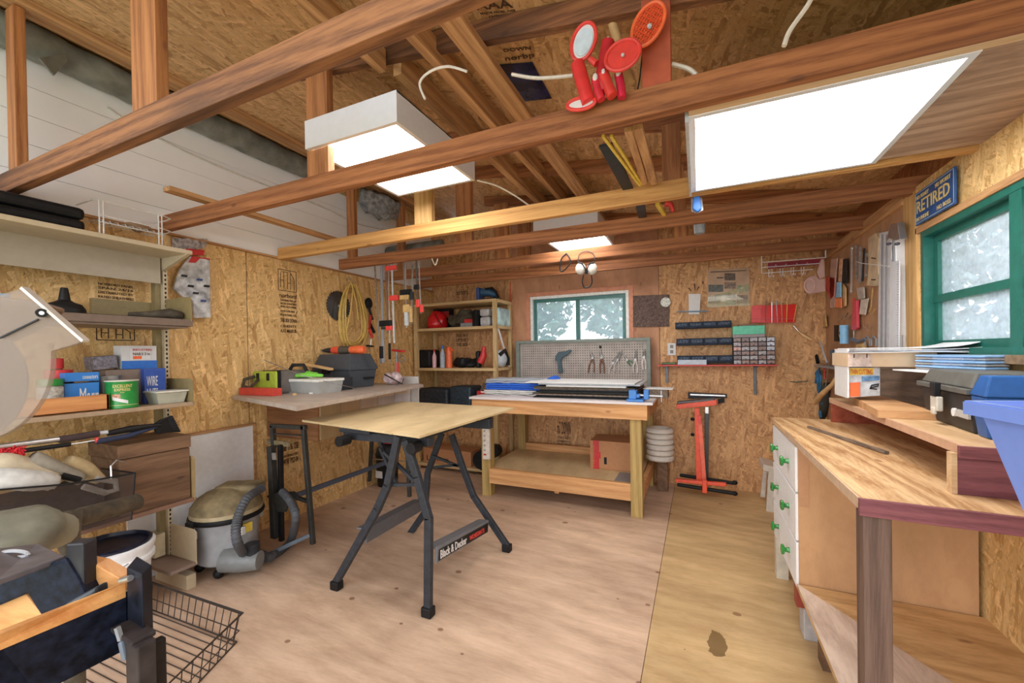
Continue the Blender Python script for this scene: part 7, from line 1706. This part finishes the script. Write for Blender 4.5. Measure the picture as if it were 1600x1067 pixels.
# white cables
def cable(pts, r, label, mat=None):
    m = MB().tube(catmull([at(x, y, Y=Y_) for x, y, Y_ in pts], 8), r, 6); one('cable', m, mat or plain('cable_ivory', (.74, .70, .62), .45), label, 'cable', 'loose white electrical cables in the roof', smooth=True)
cable([(664, 155, 1.5), (656, 130, 1.5), (672, 112, 1.5), (700, 104, 1.5), (730, 112, 1.52)], .0055, 'white cable looping above the nearer box light')
cable([(800, 116, 1.6), (840, 122, 1.6), (895, 118, 1.6)], .007, 'white cable running past the blue tarp patch')
cable([(746, 282, 2.1), (775, 290, 2.2), (805, 306, 2.3), (832, 325, 2.4)], .005, 'white cable leaving the far corner of the nearer box light')
cable([(1225, 72, 1.4), (1234, 48, 1.4), (1262, 8, 1.4), (1275, -20, 1.4)], .007, 'white cable hanging at the top right above the second chord')
m = MB().tube(catmull([at(x, y, X=XL+.022) for x, y in ((168, 168), (220, 202), (330, 255), (430, 295), (500, 322), (560, 350), (610, 360))], 8), .006, 6); one('cable', m, plain('cable_ivory_b', (.70, .68, .62), .45), 'long white cable running along the white boards on the left', 'cable', 'loose white electrical cables in the roof', smooth=True)
cable([(1050, 100, 1.497), (1075, 107, 1.5), (1088, 117, 1.5)], .007, 'short white cable end beside the painted strut')
cable([(675, 404, 2.818), (680, 414, 2.812), (684, 404, 2.818)], .005, 'tiny white cable loop under the fourth chord')

# ------------------------------------------------------------ left wall hangings near the corner
XLW = XL+.004
def lw(x, y, X=XLW): return at(x, y, X=X)
t = thing('circular_saw_disc', 'round toothed circular saw blade on the left wall', 'saw blade', lw(527, 478))
c = lw(528, 478); r_ = abs(lw(528, 455).z-lw(528, 501).z)/2
poly = []
for k in range(60):
    a_ = 2*PI*k/60; rr = r_*(1.04 if k % 2 else .95); poly.append(c+V(.012, rr*math.cos(a_), rr*math.sin(a_)))
MB().prism(poly, (-.004, 0, 0)).build('blade', plain('blade_dark', (.12, .13, .15), .25, .8, var=.5, scale=8), t)
MB().cyl(c+V(.012, 0, 0), c+V(.016, 0, 0), .012, 14).build('arbor', STEEL, t)
t = thing('extension_cable', 'coiled yellow extension cord hanging on a hook on the left wall', 'cord', lw(552, 440))
top = (548, 441)
for k, (l, r, b, s) in enumerate(((532, 572, 545, 0), (535, 568, 540, 1), (537, 574, 543, 2), (530, 565, 536, 3), (540, 570, 538, 4))):
    P = [(548, 442), ((548+l)/2-2, 458), (l, 490), (l+2, 525), (l+8, b), (l+16, b+2-s), (r-8, b-4), (r, 520), (r-1, 490), ((550+r)/2, 455), (551, 443)]
    pts = [lw(x, y, XLW+.02+.012*k) for x, y in P]; MB().tube(catmull(pts, 5), .0065, 7).build('cord_loop', CORDY, t, smooth=True)
for (p, q_) in (((549, 442), (560, 500)), ((552, 445), (541, 520)), ((556, 444), (572, 510))):
    MB().tube([lw(*p, XLW+.08), lw((p[0]+q_[0])/2+2, (p[1]+q_[1])/2, XLW+.09), lw(*q_, XLW+.08)], .0065, 7).build('cord_strand', CORDY, t, smooth=True)
MB().tube([lw(545, 437, XLW+.0), lw(547, 434, XLW+.04), lw(551, 440, XLW+.06), lw(549, 444, XLW+.03)], .004, 6).build('wall_hook', STEEL, t)
t = thing('spring_clamps', 'bunch of black and red spring clamps hanging beside the yellow cord', 'clamps', lw(578, 490))
m = MB(); m.ball(lw(576, 474, XLW+.04), .03, .045, .06, 14, 8); m.build('black_pad', BLACK, t, smooth=True)
for k, (p, q_) in enumerate((((576, 480), (582, 500)), ((580, 490), (576, 515)), ((578, 505), (585, 520)), ((576, 512), (582, 528)))):
    MB().bar(lw(*p, XLW+.05), lw(*q_, XLW+.05), .025, .02, up=(1, 0, 0)).build('clamp_jaw', [DKGREY, RED, BLACK, REDP][k], t, bev=.004)
MB().tube([lw(579, 540, XLW+.04), lw(581, 520, XLW+.04)], .005, 6).build('stem', STEEL, t)
MB().bar(lw(573, 540, XLW+.04), lw(583, 541, XLW+.04), .02, .015).build('foot_pad', BLACK, t)
# bar clamps
def clamp(x0, y0, x1, y1, Y_, w_, barm, label, jaws, grp='long bar clamps by the back left corner'):
    t = thing('bar_clamp', label, 'clamp', at(x1, y1, Y=Y_), grp)
    MB().bar(at(x0, y0-14, Y=Y_), at(x1, y1, Y=Y_), w_, .008, up=(0, 1, 0)).build('bar', barm, t)
    for (jx, jy, jw, jh, mt) in jaws:
        a = at(jx, jy, Y=Y_-.01); b = at(jx+jw*.9, jy+jh*.85, Y=Y_-.01); MB().box(min(a.x, b.x), max(a.x, b.x), Y_-.018, Y_+.008, min(a.z, b.z), max(a.z, b.z)).build('jaw', mt, t, bev=.005)
YC = 2.875
clamp(585, 421, 595, 568, YC, .012, DSTEEL, 'leftmost dull steel bar clamp reaching down to the counter', [(593, 541, 6, 22, BLACK)])
clamp(596, 421, 599, 567, YC, .026, GREY, 'wide grey bar clamp with black head at mid height', [(593, 501, 20, 10, BLACK), (596, 511, 6, 4, DKGREY)])
clamp(603, 421, 606, 520, YC, .012, plain('brown_bar', (.22, .12, .08), .5), 'brown thin bar clamp behind the grey one', [])
clamp(607, 417, 609, 566, YC, .010, STEEL, 'slim bright clamp with red head at top and middle', [(602, 416, 18, 6, REDP), (603, 509, 10, 8, REDP), (607, 536, 2.5, 30, BLACK)])
clamp(612, 419, 616, 536, YC, .014, LGREY, 'pale steel bar clamp with a red slider', [(608, 462, 16, 8, REDP)])
clamp(631, 415, 632, 455, 2.875, .010, DSTEEL, 'short dark clamp above the yellow-headed one', [(625, 453, 20, 9, BLACK), (640, 456, 6, 14, DKGREY)])
clamp(633, 415, 635, 512, 2.875, .008, STEEL, 'clamp with yellowed wooden jaws and bright shaft', [(625, 461, 16, 8, BRASS), (630, 476, 11, 14, BRASS), (632, 488, 6, 24, LGREY)])
clamp(645, 413, 643, 506, 2.875, .012, DSTEEL, 'dark narrow clamp close to the pine shelf', [(640, 478, 4, 30, BRASS)])
clamp(650, 413, 652, 470, 2.875, .010, plain('dk_steel_bar', (.15, .14, .13), .4, .6), 'short black clamp hanging from the orange chord', [(647, 445, 8, 8, BLACK)])
clamp(654, 420, 658, 490, 2.875, .008, STEEL, 'slim clamp with two red grips nearest the pine shelf', [(650, 468, 6, 14, REDP), (656, 476, 5, 14, REDP)])
# ------------------------------------------------------------ red roller stand(s)
t = thing('roller_stand', 'bright red roller stand standing upright against the back wall', 'roller stand', at(1098, 772, Z=0))
YR = 4.2
MB().trace([(1057, 632), (1120, 625), (1120, 633), (1057, 639)], .05, Y=YR).build('head_bracket', ORED, t, bev=.003)
MB().trace([(1058, 627), (1117, 622), (1117, 627), (1058, 632)], .04, Y=YR+.005).build('roller', plain('roller_grey', (.08, .07, .07), .3, .4), t, bev=.008)
MB().trace([(1085, 638), (1093, 638), (1097, 752), (1088, 752)], .05, Y=YR).build('outer_post', ORED, t, bev=.003)
MB().trace([(1090, 660), (1097, 662), (1104, 752), (1095, 770), (1097, 750)], .04, Y=YR-.02).build('inner_post', plain('coral_post', (.82, .16, .09), .4), t, bev=.003)
MB().trace([(1090, 650), (1095, 648), (1096, 664), (1091, 664)], .05, Y=YR-.02).build('adjuster', REDP, t, bev=.003)
for y in (655, 679): MB().ball(at(1082, y, Y=YR), .018, .018, .016).build('knob', BLACK, t, smooth=True)
MB().bar(at(1056, 750, Y=YR-.04), at(1135, 757, Y=YR-.08), .045, .03).build('front_foot', ORED, t, bev=.006)
MB().bar(at(1101, 750, Y=YR-.09), at(1101, 770, Y=YR-.09), .04, .03).build('foot_stub', ORED, t, bev=.006)
t = thing('roller_stand', 'black and steel roller stand folded behind the red one', 'roller stand', at(1110, 765, Z=0))
YR2 = 4.32
MB().trace([(1075, 613), (1136, 616), (1136, 622), (1075, 623)], .05, Y=YR2).build('head_bracket', DKGREY, t, bev=.003)
MB().trace([(1078, 615), (1134, 617), (1134, 620), (1078, 618)], .02, Y=YR2-.02).build('roller', STEEL, t, bev=.004)
MB().trace([(1122, 624), (1132, 622), (1132, 629), (1122, 631)], .03, Y=YR2).build('bracket_foot', BLACK, t)
MB().trace([(1102, 636), (1107, 636), (1107, 646), (1102, 646)], .03, Y=YR2).build('inner_tube', STEEL, t)
MB().trace([(1101, 645), (1108, 645), (1107, 745), (1102, 748)], .035, Y=YR2).build('outer_tube', plain('tube_dark', (.06, .065, .07), .35), t, bev=.003)
MB().bar(at(1062, 742, Y=YR2-.03), at(1148, 755, Y=YR2-.08), .035, .03).build('foot', BLACK, t, bev=.01)
MB().bar(at(1058, 757, Y=YR2-.14), at(1148, 771, Y=YR2-.18), .035, .03).build('foot', BLACK, t, bev=.01)
for x, y, d_ in ((1148, 754, .08), (1148, 771, .18)): MB().ball(at(x, y, Y=YR2-d_), .025, .025, .02).build('rubber_end', BLACK, t, smooth=True)
# tidy bookkeeping marks used while building
for o in bpy.data.objects:
    if '_local' in o: del o['_local']
